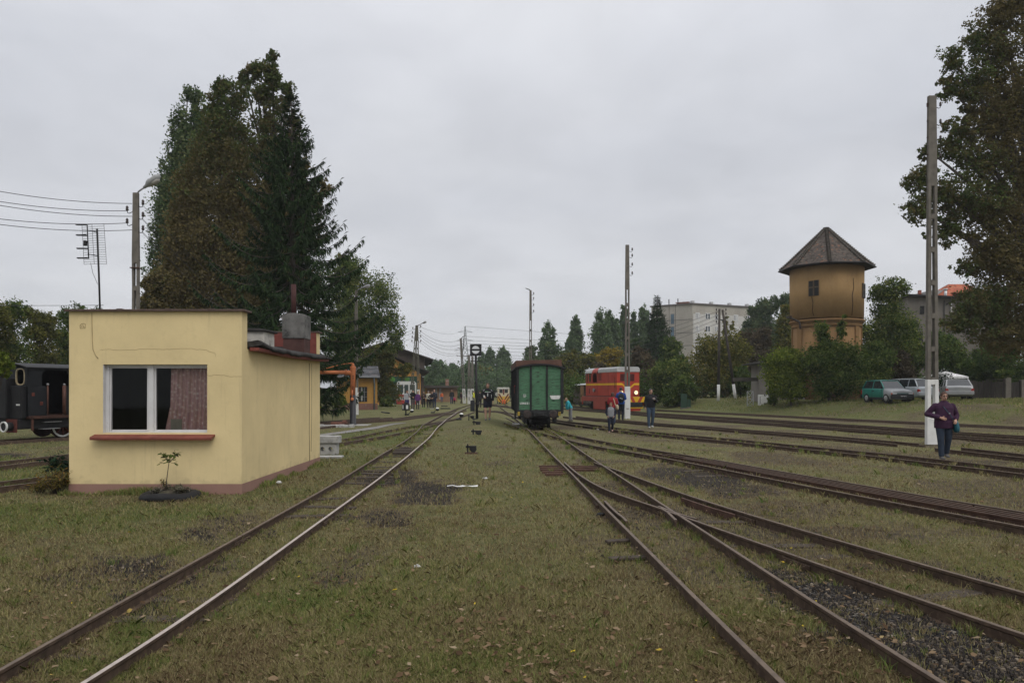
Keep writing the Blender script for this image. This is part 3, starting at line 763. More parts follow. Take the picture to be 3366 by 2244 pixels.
# curtain
cv = MB(); pts = []
cxa, cxb = P(570, 1300, 12.4).x, wx1-.01
n = 60
top = []; bot = []; mid = []
for i in range(n+1):
    f = i/n; x = cxa+(cxb-cxa)*f; yy = HY0+T+.03+.022*math.sin(i*1.15)+.012*math.sin(i*.47)
    pinch = .10*(1-f)
    top.append((x, yy, 2.2)); mid.append((x-pinch*.2, yy, 1.45)); bot.append((x-.06*(1-f)*2, yy+.01, .98))
cv.ring_loft([bot, mid, top], 0, True, False, close=False)
mc = D.materials.new('curtain_pink'); k = N(mc); v = k.coord('Object', (1, 0, 1))
lace = k.n('ShaderNodeTexVoronoi', {'Vector': v, 'Scale': 17.0}, feature='F1').outputs['Distance']
c = k.ramp(lace, [(.15, (.85, .72, .70)), (.35, (.70, .46, .45)), (.6, (.58, .35, .35))])
wv = k.noise(k.coord('Object', (14, 0, 1)), 2, 2)
c = k.mix(k.ramp(wv, [(.35, 0), (.65, .5)]), c, (.58, .38, .27))
k.out(k.bsdf(c, .9)); cv.build('curtain', mc, hut)
mb = MB().bx(P(570, 1400, 12.4).x, P(606, 1400, 12.4).x, HY0+T+.0, HY0+T+.07, wz0-.0, wz0+.22)
tag(mb.build('paper_box', mat('pale_card', (.30, .28, .22), .8), None, .004), 'pale box standing inside the hut window beside the curtain', 'box')
# sill
mb = MB().prism([(HY0+.10, 1.0), (HY0+.10, .97), (HY0-.14, .905), (HY0-.145, .89), (HY0-.15, .925), (HY0-.14, .945)], wx0-.14, wx1+.13, 'x')
mb.build('sill', mat('sill_red', (.18, .05, .035), .6, .25, 6, (.22, .16, .15), (.68, .74), 18), hut, .004)
# cable, cracks and the little scratched mark
def wall_line(pts, r, name, mt, y=HY0-.004):
    q = [Vector((P(a, b, HY0).x, y, P(a, b, HY0).z)) for a, b in pts]
    if name == 'crack': q = [p+Vector((0, 0, .028*(vnoise(p.x*9, 3)-.5)+.014*(vnoise(p.x*40, 8)-.5))) for p in resample(q, .02)]
    return MB().tube(q, r, 4).build(name, mt, hut)
wall_line([(302, 1028), (303, 1080), (304, 1120), (306, 1148), (314, 1166), (323, 1178)], .006, 'cable', mat('cable_yellowed', (.34, .26, .14), .8))
Mcr = mat('plaster_crack', (.26, .19, .10), .95)
wall_line([(330, 1149), (360, 1148), (400, 1149), (430, 1148.5), (470, 1147), (520, 1147.5), (561, 1149), (600, 1147), (640, 1147), (672, 1148), (695, 1155), (708, 1164), (709, 1172)], .0018, 'crack', Mcr, HY0-.001)
wall_line([(682, 1232), (720, 1233), (760, 1235), (796, 1234)], .002, 'crack', Mcr, HY0-.001)
mk = [[(264, 1079), (263, 1070), (268, 1064), (276, 1063), (281, 1065), (280, 1078), (264, 1079)], [(267, 1074), (272, 1068), (276, 1070), (273, 1075), (278, 1073)]]
for q in mk: wall_line(q, .0035, 'scratched_mark', Mcr, HY0-.002)
mb = MB()
mb.tube([(HX1+.002, 16.05, 2.3), (HX1+.002, 16.06, 1.5), (HX1+.002, 16.05, .8), (HX1+.002, 16.08, .15)], .008, 5); mb.tube([(HX1+.002, 16.25, 2.3), (HX1+.002, 16.25, 1.2), (HX1+.002, 16.2, .35)], .005, 5)
mb.build('cable', mat('cable_dark', (.16, .12, .07), .8), hut)
# ---- antenna on the hut roof
at = thing('tv_antenna', 'wire grid television aerial on a thin mast above the hut roof', 'antenna', (P(328, 1000, 15.8).x, 15.8, 2.6))
an = MB(); Ya = 15.8; ox, oz = at.location.x, at.location.z
def al(px, py, dy=0): q = P(px, py, Ya); return (q.x-ox, dy, q.z-oz)
MB().tube([al(329, 1030), al(325, 900), al(319, 752)], .022, 6).build('mast', M['black'], at)
g = MB()
for i in range(18):
    f = i/17; a = (280+7*f, 744+128*f, 0); b = (333+9*f, 732+133*f, 0)
    g.tube([al(a[0], a[1], -.12), al((a[0]+b[0])/2, (a[1]+b[1])/2-3, .05), al(b[0], b[1], .1)], .004, 4, sm=False)
for f in (0, .45, 1):
    g.tube([al(280+53*f, 744-12*f, -.12+.22*f), al(287+55*f, 872-7*f, -.12+.22*f)], .0045, 4, sm=False)
g.build('reflector_grid', M['wire'], at)
dd = MB()
dd.tube([al(304, 746, -.2), al(309, 856, -.2)], .012, 5)
for y in (747, 781, 824, 855): dd.box(al(289+(y-747)*.04, y, -.25), (.21, .06, .022))
dd.box(al(300, 806, -.22), (.05, .06, .11))
for y in (764, 841): dd.tube([al(306, y, -.2), al(321, y, 0)], .009, 5)
dd.build('dipoles', M['black'], at)
MB().tube([al(311, 868, -.15), al(314, 900, -.1), al(321, 934, 0)], .005, 4).build('cable', M['wire'], at)

# ---- tyre planter with sapling, plants, concrete blocks
pc = G(560, 1634); 
ty = thing('tyre_planter', 'flat half buried black tyre used as a planter at the hut wall', 'planter', pc)
mb = MB(); rr = []
for i in range(28):
    a = 2*PI*i/28; ca, sa = math.cos(a), math.sin(a)
    rr.append([((.35+.12*math.cos(b))*ca, (.35+.12*math.cos(b))*sa*.85, .02+.075*math.sin(b)+.012*math.sin(3*a)) for b in [2*PI*j/10 for j in range(10)]])
mb.ring_loft(rr+[rr[0]], 0, True, False)
mb.build('tyre', mat('tyre_rubber', (.014, .014, .015), .85, .3, 9, (.04, .037, .03), (.6, .8), 6), ty)
MB().ell((0, 0, .02), (.27, .24, .10), 16, 6).build('soil', mat('soil', (.05, .042, .03), .95, .4, 20, (.10, .10, .06), (.5, .7), 14, bump=1, bscale=40), ty)
def sprig(name, label, loc, n, H, spread, size, mt, rs, aspect=.5, stem_r=.006, droop=.3, cat='plant', group=None, tops=None):
    t = thing(name, label, cat, loc, 0, group)
    st = MB(); V = []; tn = []
    for i in range(n):
        a = rs.uniform(0, 2*PI); r = rs.uniform(.1, 1)*spread; h = H*rs.uniform(.55, 1)
        p0 = Vector((math.cos(a)*r*.25, math.sin(a)*r*.25, 0)); p2 = Vector((math.cos(a)*r, math.sin(a)*r, h)); p1 = p0.lerp(p2, .5)+Vector((0, 0, h*.15))
        st.tube([p0, p1, p2], [stem_r, stem_r*.7, stem_r*.4], 5)
        for j in range(tops or 12):
            f = rs.uniform(.35, 1.0); c = p0.lerp(p1, f*2) if f < .5 else p1.lerp(p2, f*2-1)
            d = Vector((rs.gauss(0, 1), rs.gauss(0, 1), rs.gauss(-droop, .5))).normalized(); e = d.cross(Vector((rs.gauss(0, .4), rs.gauss(0, .4), 1))).normalized()
            s = size*rs.uniform(.6, 1.2); q = c+d*s*.3
            V.append([q, q+d*s*.5+e*s*aspect*.5, q+d*s, q+d*s*.5-e*s*aspect*.5]); tn.append(rs.random())
    st.build('stem', M['bark'], t)
    o = D.objects.new('foliage', quads_mesh('foliage', np.array([[tuple(p) for p in q] for q in V]), np.array(tn), mt)); COL.objects.link(o); o.parent = t
    return t
L_sap = leafmat('sapling_leaf', [(0, (.05, .075, .018)), (.6, (.09, .12, .03)), (1, (.16, .17, .05))], .3)
L_dark = leafmat('dark_shrub_leaf', [(0, (.010, .022, .014)), (.6, (.022, .045, .024)), (1, (.05, .075, .035))], .15)
L_fern = leafmat('autumn_fern_leaf', [(0, (.06, .07, .02)), (.5, (.13, .105, .03)), (1, (.20, .12, .04))], .3)
L_dry = leafmat('dry_plant_leaf', [(0, (.10, .085, .06)), (.5, (.17, .155, .12)), (1, (.06, .075, .03))], .2)
r5 = random.Random(5)
t = thing('sapling', 'thin sapling with a small tuft of green leaves growing from the tyre', 'sapling', pc+Vector((-.06, -.02, .08)))
mb = MB(); top = Vector((.06, 0, .58))
mb.tube([(0, 0, 0), (.01, .0, .2), (.035, .01, .42), top], [.009, .008, .006, .004], 6)
V = []; tn = []
for i in range(13):
    a = i*2.4; e = top+Vector((math.cos(a)*.14, math.sin(a)*.1, r5.uniform(-.12, .12))); mb.tube([top-Vector((0, 0, .1)), e], .003, 4)
    for j in range(8):
        d = Vector((math.cos(a+r5.gauss(0, .8)), math.sin(a+r5.gauss(0, .8)), r5.uniform(-.8, .2))).normalized(); s = r5.uniform(.05, .095); f = d.cross(Vector((.2, .1, 1))).normalized()
        c = top.lerp(e, r5.uniform(.4, 1)); V.append([c, c+d*s*.5+f*s*.3, c+d*s, c+d*s*.5-f*s*.3]); tn.append(r5.random())
mb.build('trunk', M['bark'], t)
o = D.objects.new('crown', quads_mesh('crown', np.array([[tuple(p) for p in q] for q in V]), np.array(tn), L_sap)); COL.objects.link(o); o.parent = t
for i in range(5):
    a = i*1.9
    sprig('planter_plant', 'grey dry low plant filling the tyre planter', pc+Vector((.2*math.cos(a), .16*math.sin(a), .08)), 22, .10, .14, .035, L_dry, r5, .5, .003, .1, group='low plants in the tyre')
sprig('weed', 'yellow green weed in the tyre left of the sapling', pc+Vector((-.13, .02, .1)), 6, .22, .07, .05, L_fern, r5, .35, .003)
sprig('shrub', 'dark green broad leaved shrub at the left corner of the hut', G(205, 1600), 40, .62, .3, .11, L_dark, r5, .6, .006, .4)
sprig('fern', 'yellowing fern like plant at the foot of the hut left corner', G(188, 1622), 60, .42, .42, .085, L_fern, r5, .3, .004, .2)
sprig('fern', 'small green fern at the far left of the hut plants', G(128, 1618), 26, .2, .3, .07, L_fern, r5, .3, .004, .2)
# weeds along the hut wall (uncountable)
V = []; tn = []
for i in range(5200):
    if i % 2: x = HX1+abs(r5.gauss(0, .07)); y = r5.uniform(12, 17.2)
    else: x = r5.uniform(HX0-.1, HX1+.1); y = HY0-.02-abs(r5.gauss(0, .06))
    if vnoise(x*2.3+9, y*2.3) < .38: continue
    z = gh(x, y)-.02; h = r5.uniform(.03, .16)*(vnoise(x*2.3+9, y*2.3)+.2); a = r5.uniform(0, 6.28); w_ = r5.uniform(.004, .011)
    b = Vector((x, y, z)); s = Vector((math.cos(a)*w_, math.sin(a)*w_, 0)); l = Vector((r5.gauss(0, .4)*h, r5.gauss(0, .4)*h, h))
    V.append([b-s, b+s, b+l*.6+s, b+l]); tn.append(r5.uniform(.3, 1))
stuff('wall_weeds', quads_mesh('wall_weeds', np.array([[tuple(p) for p in q] for q in V]), np.array(tn), D.materials['grass_blades']), 'green weeds and grass along the foot of the hut walls')
Mblock = mat('whitewashed_block', (.36, .355, .34), .95, .15, 4, (.17, .16, .15), (.5, .75), 5, bump=.4)
b0 = G(1052, 1494); 
t = thing('concrete_block', 'whitewashed concrete block with two round holes behind the hut', 'concrete block', (b0.x-.35, b0.y, b0.z))
mb = MB(); W2, Hh = 1.05, .30
poly_x = lambda x: x
# block front with two holes: build a ring of quads around each hole
def holed_front(mb, x0, x1, z0, z1, holes, r, y0, y1):
    xs = [x0]+[(a+b)/2 for a, b in zip(holes, holes[1:])]+[x1]
    for i, h in enumerate(holes):
        a, b = xs[i], xs[i+1]; zc = (z0+z1)/2; n = 20; cir = []; sq = []
        for j in range(n):
            t_ = 2*PI*j/n; c, s = math.cos(t_), math.sin(t_)
            cir.append((h+r*c, zc+r*s))
            kx = ((b-h) if c > 0 else (h-a))/max(abs(c), 1e-6); kz = ((z1-zc))/max(abs(s), 1e-6); kk = min(kx, kz); sq.append((h+kk*c, zc+kk*s))
        for y in (y0, y1):
            vs = [(p[0], y, p[1]) for p in sq+cir]; mb.add(vs, [(j, (j+1) % n, n+(j+1) % n, n+j) for j in range(n)])
        mb.add([(p[0], y0, p[1]) for p in cir]+[(p[0], y1, p[1]) for p in cir], [(j, (j+1) % n, n+(j+1) % n, n+j) for j in range(n)], 0, True)
    mb.quad((x0, y0, z1), (x1, y0, z1), (x1, y1, z1), (x0, y1, z1)); mb.quad((x1, y0, z0), (x1, y1, z0), (x1, y1, z1), (x1, y0, z1)); mb.quad((x0, y0, z0), (x0, y1, z0), (x0, y1, z1), (x0, y0, z1))
holed_front(mb, -.55, .78, .0, .30, [-.2, .14, .41, .62], .06, 0, .3)
mb.build('hollow_block', Mblock, t)
MB().bx(-.6, .84, -.04, .34, .305, .49).build('cap_block', Mblock, t, .015)
b1 = G(1085, 1503)
tag(MB().box((b1.x-.3, b1.y-.05, b1.z+.02), (1.25, .35, .05)).build('concrete_slab', Mblock, None, .01), 'thin white slab lying in the grass before the hollow block', 'slab')
# litter
def litter(px, py, s, label, m, name='litter'):
    p = G(px, py); mb = MB(); rs = random.Random(int(px)); mb.ell((0, 0, s*.25), (s, s*.7, s*.4), 7, 5, sm=False)
    mb.v = [Vector((q.x*rs.uniform(.7, 1.3), q.y*rs.uniform(.7, 1.3), q.z*rs.uniform(.5, 1.4))) for q in mb.v]
    tag(mb.build(name, m, None, loc=p), label, 'litter')
Mpap = mat('paper_white', (.55, .55, .54), .8)
litter(917, 1588, .06, 'crumpled white paper near the hut side wall', Mpap)
litter(1370, 1863, .035, 'white paper scrap on the grass in the middle foreground', Mpap)
litter(982, 1850, .035, 'dark stone beside the pale rail', M['black'], 'stone')
litter(1513, 1865, .03, 'small black lump in the central foreground', M['black'], 'stone')
litter(1969, 1413, .09, 'round whitish stone near the walking boy', mat('pale_stone', (.42, .41, .40), .9), 'stone')
litter(3167, 1445, .07, 'bright white scrap right of the woman in purple', Mpap)
litter(1977, 1693, .06, 'dark clinker lump left of the straight track rail', M['black'], 'stone')
litter(1595, 1573, .05, 'small white paper scrap in the middle of the grass strip', Mpap)
p = G(1520, 1602)
mb = MB(); rr = []
for i in range(7): rr.append([(i*.09-.27, .03*math.sin(i*1.3)-.03, .01+.012*math.sin(i*2)), (i*.09-.27, .03*math.sin(i*1.3)+.03-(.02 if i > 4 else 0), .015+.01*math.sin(i*2.5))])
vs = [q for r in rr for q in r]; mb.add(vs, [(2*i, 2*i+1, 2*i+3, 2*i+2) for i in range(6)])
o = mb.build('litter_strip', Mpap, None, loc=p+Vector((0, 0, .02))); tag(o, 'torn pale plastic strip lying on the central grass', 'litter')
sm_ = o.modifiers.new('s', 'SOLIDIFY'); sm_.thickness = .006
for px, py, L_, an_ in ((2080, 1836, .5, .2), (2040, 1780, .35, .3)):
    p = G(px, py); tag(MB().box((0, 0, .012), (L_, .10, .03)).build('old_plank', M['sleeper'], None, .01, loc=p, rz=an_), {2080: 'short dark plank by the straight track', 2040: 'small dark board right of the check rail'}[px], 'plank')
# ================================================================ poles, signals, wires
def lattice_pole(root, H, wb, wt, dep_b=.16, dep_t=.12, solid_top=2.6, white=1.6, slot0=.35, nslot=None, tilt=0, name='pole', slots=True, mats=None, Mx=None):
    # concrete pole: two legs joined by rungs below, solid above; white-washed foot
    mats = mats or (M['conc'], M['white'])
    w_ = lambda z: wb+(wt-wb)*z/H
    d_ = lambda z: dep_b+(dep_t-dep_b)*z/H
    zs = [0]
    def seg(mb, x0f, x1f, z0, z1, m, xr=None):
        # x0f,x1f in fractions of width
        A = []
        for z in (z0, z1):
            w = w_(z); d = d_(z)/2
            A.append([(w*x0f, -d, z), (w*x1f, -d, z), (w*x1f, d, z), (w*x0f, d, z)])
        mb.ring_loft(A, m, False, True, Mx)
    lo = MB(); hi = MB()
    for mb, z0, z1, in ((lo, 0, white), (hi, white, H)):
        if not slots: seg(mb, -.5, .5, z0, z1, 0); continue
        L0, L1 = max(z0, slot0), min(z1, H-solid_top)
        if z0 < slot0: seg(mb, -.5, .5, z0, slot0, 0)
        if L1 > L0:
            n = max(1, round((L1-L0)/.95)); st = (L1-L0)/n
            for i in range(n):
                a, b = L0+i*st, L0+(i+1)*st
                seg(mb, -.5, -.19, a, b, 0); seg(mb, .19, .5, a, b, 0)
                seg(mb, -.19, .19, b-.16, b, 0)
                if i == 0: seg(mb, -.19, .19, a, a+.06, 0)
                for s in (-1, 1):   # rounded slot ends
                    pass
        if z1 > H-solid_top: seg(mb, -.5, .5, max(z0, H-solid_top), z1, 0)
    hi.build(name, mats[0], root, .012); lo.build('white_base', mats[1], root, .012)
def insulator(root, p, s=1, out=1):
    mb = MB(); x, y, z = p
    mb.tube([(x, y, z), (x+.10*out*s, y, z-.05*s), (x+.16*out*s, y, z-.03*s), (x+.17*out*s, y, z+.05*s)], .012*s, 5)
    b = mb.build('bracket', M['black'], root)
    m2 = MB(); X = x+.17*out*s
    m2.tube([(X, y, z+.03*s), (X, y, z+.07*s), (X, y, z+.10*s), (X, y, z+.13*s), (X, y, z+.17*s), (X, y, z+.19*s)], [.03*s, .05*s, .032*s, .045*s, .03*s, .012*s], 8)
    m2.build('insulator', M['ceram'], b)
def lamp_head(root, base, tip_dir, L=.62, r=.13):
    mb = MB(); d = Vector(tip_dir).normalized(); b = Vector(base)
    mb.tube([b, b+d*.10, b+d*.22, b+d*(L*.8), b+d*L], [(.05, .05), (.06, .06), (r, r*.75), (r*1.05, r*.8), (r*.35, r*.3)], 10)
    h = mb.build('lamp_head', mat('lamp_grey', (.27, .275, .275), .45, .1, 4), root)
    n = d.cross(Vector((0, 1, 0))).normalized(); n = n if n.z < 0 else -n
    m2 = MB(); c = b+d*(L*.58)+n*r*.6
    m2.tube([c-d*.2, c-d*.05, c+d*.13, c+d*.2], [(.03, .03), (r*.8, r*.5), (r*.8, r*.5), (.03, .03)], 10)
    m2.build('lamp_glass', mat('lamp_glass', (.30, .29, .26), .2, .1, 5, spec=.6), h)
# left lamp pole behind the hut
pl = ground_at(447, 26.0); zt = P(447, 634, 26).z; Hh = zt-pl.z
lp1 = thing('lamp_pole', 'tall grey concrete lamp pole rising behind the yellow hut', 'lamp pole', pl, 0, 'concrete poles of the yard')
lattice_pole(lp1, Hh, .29, .19, solid_top=2.35, white=1.5)
sx = lambda px, py, Y, o: (P(px, py, Y).x-o.x, 0, P(px, py, Y).z-o.z)
mb = MB(); mb.tube([sx(450, 640, 26, pl), sx(455, 630, 26, pl), sx(466, 622, 26, pl), sx(474, 617, 26, pl)], .028, 7); mb.build('lamp_arm', M['steel'], lp1)
lamp_head(lp1, sx(473, 617, 26, pl), (1, 0, .78), .72, .155)
for px, py, o in ((452, 676, 1), (452, 716, 1), (452, 760, 1), (436, 696, -1), (436, 737, -1)): insulator(lp1, sx(px, py, 26, pl), 1.15, o)
mb = MB().box(sx(446, 881, 26, pl), (.30, .26, .03)); mb.build('clamp_band', M['rust'], lp1)
# right tall pole
pr = ground_at(3063, 22.6); Hh = P(3063, 316, 22.6).z-pr.z
def wpx(n, Y): return n*Y/F
rp = thing('utility_pole', 'tall concrete pole with slots standing left of the woman in purple', 'pole', pr, 0, 'concrete poles of the yard')
lattice_pole(rp, Hh, wpx(39, 22.6), wpx(25, 22.6), .15, .12, solid_top=P(0, 316, 22.6).z-P(0, 596, 22.6).z, white=P(0, 1247, 22.6).z-pr.z, slot0=.75)
for py in (352, 408, 462, 520): insulator(rp, sx(3076, py, 22.6, pr), .85, 1)
for py in (345, 398, 452, 508): MB().box(sx(3052, py, 22.6, pr), (.10, .05, .02 if py > 350 else .12)).build('bolt', M['rust'], rp)
# pole 2 in front of the red locomotive
p2 = ground_at(2062, 40.4); Hh = P(0, 805, 40.4).z-p2.z
pp = thing('utility_pole', 'concrete pole standing in front of the red locomotive', 'pole', p2, 0, 'concrete poles of the yard')
lattice_pole(pp, Hh, wpx(17.5, 40.4), wpx(11.5, 40.4), .24, .14, solid_top=P(0, 805, 40.4).z-P(0, 942, 40.4).z, white=P(0, 1270, 40.4).z-p2.z, slot0=1.55)
MB().bx(-.07, .07, -.14, -.10, .55, .58).build('bolt', M['rust'], pp)
for py in (825, 845, 874, 903): insulator(pp, sx(2068, py, 40.4, p2), 1.0, 1)
# pole 3 behind the wagon
p3 = ground_at(1744, 62); Hh = P(0, 954, 62).z-p3.z
pp = thing('lamp_pole', 'concrete pole with a bare bent arm rising behind the green wagon', 'lamp pole', p3, 0, 'concrete poles of the yard')
lattice_pole(pp, Hh, wpx(10.5, 62), wpx(7, 62), .24, .14, solid_top=2.4, white=1.4)
MB().tube([sx(1743, 954, 62, p3), sx(1738, 951, 62, p3), sx(1727, 947, 62, p3)], [.05, .05, .035], 6).build('lamp_arm', M['steel'], pp)
for py in (968, 984, 1005, 1026): insulator(pp, sx(1747, py, 62, p3), 1.1, 1)
# pole behind the water crane
p4 = ground_at(1171, 51); Hh = P(0, 955, 51).z-p4.z
pp = thing('lamp_pole', 'concrete lamp pole just right of the orange water crane, lamp among the spruce branches', 'lamp pole', p4, 0, 'concrete poles of the yard')
lattice_pole(pp, Hh, wpx(13.5, 51), wpx(8, 51), .24, .14, solid_top=2.2, white=P(0, 1290, 51).z-p4.z, slot0=1.6)
MB().tube([sx(1173, 956, 51, p4), sx(1180, 950, 51, p4), sx(1190, 946, 51, p4)], .03, 6).build('lamp_arm', M['steel'], pp)
lamp_head(pp, sx(1190, 946, 51, p4), (1, 0, .35), .6, .13)
MB().bx(-.17, .12, -.18, -.13, .75, 1.9).build('white_box', M['white'], pp, .01)
# A-shaped pole by the shed
p5 = ground_at(1363, 82)
pp = thing('lamp_pole', 'A shaped double concrete pole with a lamp in front of the orange shed', 'lamp pole', p5, 0, 'concrete poles of the yard')
def leaning(root, a, b, w0, w1, wh, mats):
    a = Vector(a); b = Vector(b); d = b-a; L = d.length
    Mx = Matrix.Translation(a) @ d.to_track_quat('Z', 'Y').to_matrix().to_4x4()
    Mx = Matrix.Translation(a) @ Matrix(((1, 0, d.x/L), (0, 1, 0), (0, 0, d.z/L))).to_4x4()
    lattice_pole(root, L, w0, w1, .2, .14, solid_top=1.6, white=wh, name='pole_leg', Mx=Mx, mats=mats)
Mdp = mat('weathered_pole', (.10, .095, .07), .9, .3, 5)
leaning(pp, sx(1350, 1331, 82, p5), sx(1369, 1069, 82, p5), .32, .22, 1.7, (Mdp, M['white']))
leaning(pp, sx(1376, 1329, 82, p5), sx(1371, 1069, 82, p5), .32, .22, 1.7, (Mdp, M['white']))
MB().tube([sx(1372, 1070, 82, p5), sx(1382, 1066, 82, p5), sx(1388, 1062, 82, p5)], .05, 6).build('lamp_arm', M['steel'], pp)
lamp_head(pp, sx(1388, 1062, 82, p5), (1, 0, .45), .5, .13)
for i in range(4):
    insulator(pp, sx(1376, 1076+i*16, 82, p5), 1.4, 1); insulator(pp, sx(1364-i, 1082+i*14, 82, p5), 1.4, -1)
# wooden A-pole by the tower
p6 = ground_at(2390, 64)
pp = thing('utility_pole', 'pair of dark wooden poles leaning together before the grey flats', 'pole', p6)
def round_leg(root, a, b, r0, r1, fr):
    a = Vector(a); b = Vector(b); c = a.lerp(b, fr)
    MB().tube([c, b], [r0*(1-fr)+r1*fr, r1], 9).build('pole_leg', mat('dark_wood_pole', (.06, .052, .045), .9, .3, 6), root)
    MB().tube([a-(b-a).normalized()*.25, c], [r0*1.06, (r0*(1-fr)+r1*fr)*1.06], 9).build('white_base', M['white'], root)
round_leg(pp, sx(2361.5, 1318, 64, p6), sx(2365, 1015, 64, p6), .13, .095, .18)
round_leg(pp, sx(2418, 1312, 64, p6), sx(2375, 1018, 64, p6), .13, .095, .17)
MB().tube([sx(2362, 1050, 64, p6), sx(2380, 1052, 64, p6)], .05, 6).build('brace', M['black'], pp)
for py in (1022, 1035, 1048, 1062):
    insulator(pp, sx(2363, py, 64, p6), 1.3, -1); insulator(pp, sx(2378, py, 64, p6), 1.3, 1)
# distant poles
def far_pole(px, py_top, Y, wt, label, arm=None, cross=None, tilt=0):
    o = ground_at(px, Y); H = P(0, py_top, Y).z-o.z
    t = thing('utility_pole', label, 'pole', o, 0, 'concrete poles of the yard')
    Mx = Matrix(((1, 0, tilt), (0, 1, 0), (0, 0, 1))).to_4x4()
    lattice_pole(t, H, wt*1.5, wt, .25, .15, solid_top=2.5, white=1.9, Mx=Mx)
    if arm:
        MB().tube([sx(a, b, Y, o) for a, b in arm], .05, 5).build('lamp_arm', M['steel'], t)
    for q in (cross or []):
        MB().tube([sx(q[0], q[1], Y, o), sx(q[2], q[3], Y, o)], .035, 5).build('cross_arm', M['rust'], t)
    for i in range(4): insulator(t, sx(px+(2 if not tilt else -9), py_top+7+i*9, Y, o), 1.5, 1)
    return t
far_pole(1527, 1112, 96, .26, 'slender lamp pole in front of the lattice pylon', arm=[(1515, 1112), (1521, 1107), (1530, 1103)], cross=[(1504, 1143, 1518, 1147), (1500, 1170, 1545, 1169)], tilt=-12*96/F/8.2)
far_pole(1542, 1166, 93, .26, 'distant concrete pole left of the black round signal', cross=[(1533, 1171, 1547, 1168)])
far_pole(1553, 1170, 91, .24, 'distant concrete pole half hidden behind the black round signal post')
# lattice pylon
py_ = ground_at(1529, 300); pyl = thing('pylon', 'steel lattice pylon far behind the signal', 'pylon', py_)
Mpy = mat('pylon_steel', (.20, .215, .22), .6, .1, 3)
mb = MB(); Hp = P(0, 1070, 300).z-py_.z
hw = lambda z: 2.6*(1-z/Hp)**1.15+.12
zl = [0, 4, 8, 11.5, 15, 18, 20.5, 22.8, 24.8, 26.4, Hp-.3]
for sx_ in (-1, 1):
    for sy_ in (-1, 1):
        mb.tube([(sx_*hw(z), sy_*hw(z), z) for z in zl], .11, 4, sm=False)
for a, b in zip(zl, zl[1:]):
    for q in ((1, 0), (0, 1)):
        for s in (-1, 1):
            for f in (-1, 1):
                pa = (f*hw(a), s*hw(a), a) if q[0] else (s*hw(a), f*hw(a), a); pb = (-f*hw(b), s*hw(b), b) if q[0] else (s*hw(b), -f*hw(b), b)
                mb.tube([pa, pb], .06, 4, sm=False)
            if q[0]: mb.tube([(-hw(a), s*hw(a), a), (hw(a), s*hw(a), a)], .06, 4, sm=False)
mb.build('lattice_mast', Mpy, pyl)
ca = MB()
for z, l in ((17.5, 4.5), (21.5, 3.6), (25, 3.0)):
    for s in (-1, 1):
        ca.tube([(0, 0, z+.9), (s*l, 0, z)], .07, 4); ca.tube([(s*hw(z), 0, z), (s*l, 0, z)], .07, 4)
ca.build('cross_arm', Mpy, pyl)
# wires
def wire(a, b, sag, r, label, group, n=16):
    a = Vector(a); b = Vector(b); pts = []
    for i in range(n+1):
        f = i/n; p = a.lerp(b, f); p.z -= sag*4*f*(1-f); pts.append(p)
    o = D.objects.new('overhead_wire', MB().tube(pts, r, 4, sm=True).mesh('overhead_wire', M['wire'])); COL.objects.link(o)
    return tag(o, label, 'wire', group)
g1 = 'wires left of the lamp pole'
for ya, yb, xb in ((608, 669, 434), (640, 693, 418), (654, 711, 434), (697, 733, 420), (716, 756, 434)):
    b = P(xb, yb, 26); a = P(-300, ya-(yb-ya)*.75, 23.0); wire(a, b, .25, .011, 'thin dark wire running from the left edge to the lamp pole behind the hut', g1)
for ya, yb in ((672, 776), (716, 815), (720, 822), (760, 842), (764, 850)):
    wire(P(466, ya, 26), P(466+(1000-466), yb+340, 60), .8, .009, 'thin wire running from the lamp pole into the poplars', 'wires right of the lamp pole')
wire(P(-200, 1001, 30), P(340, 1003, 17), .02, .006, 'faint wire just above the left tree tops', None)
g2 = 'power lines in the far sky'
for i, (y0, ya, yb) in enumerate(((1072, 1100, 1125), (1105, 1120, 1112), (1118, 1131, 1128), (1128, 1140, 1134), (1138, 1150, 1150), (1150, 1160, 1158), (1162, 1170, 1168), (1170, 1182, 1180))):
    wire(P(1529+(4 if i else 0), y0, 300), P(2600, yb+10, 330), (ya-y0*.5-yb*.5+6)*300/F*.8, .05, 'power line running right from the pylon across the far sky', g2, 24)
for i, (ya, yb) in enumerate(((1083, 1112), (1092, 1128), (1100, 1140), (1110, 1155), (1120, 1160), (1072, 1095))):
    wire(P(1376, ya, 82), P(1520, yb, 96) if i < 5 else P(1529, 1070, 300), .9 if i < 5 else 2, .016, 'thin wire hanging between the A shaped pole and the slender lamp pole', 'wires at the A shaped pole')
for i, (ya, yb) in enumerate(((1080, 1098), (1090, 1112), (1105, 1135))):
    wire(P(1364, ya, 82), P(1190, yb-60, 52), .8, .014, 'wire running left from the A shaped pole into the trees', 'wires left of the A shaped pole')
for i in range(4):
    wire(P(2362, 1022+i*13, 64), P(1744, 1150+i*22, 90), 1.0, .014, 'faint wire running from the wooden double pole over the bushes', 'wires at the wooden double pole')
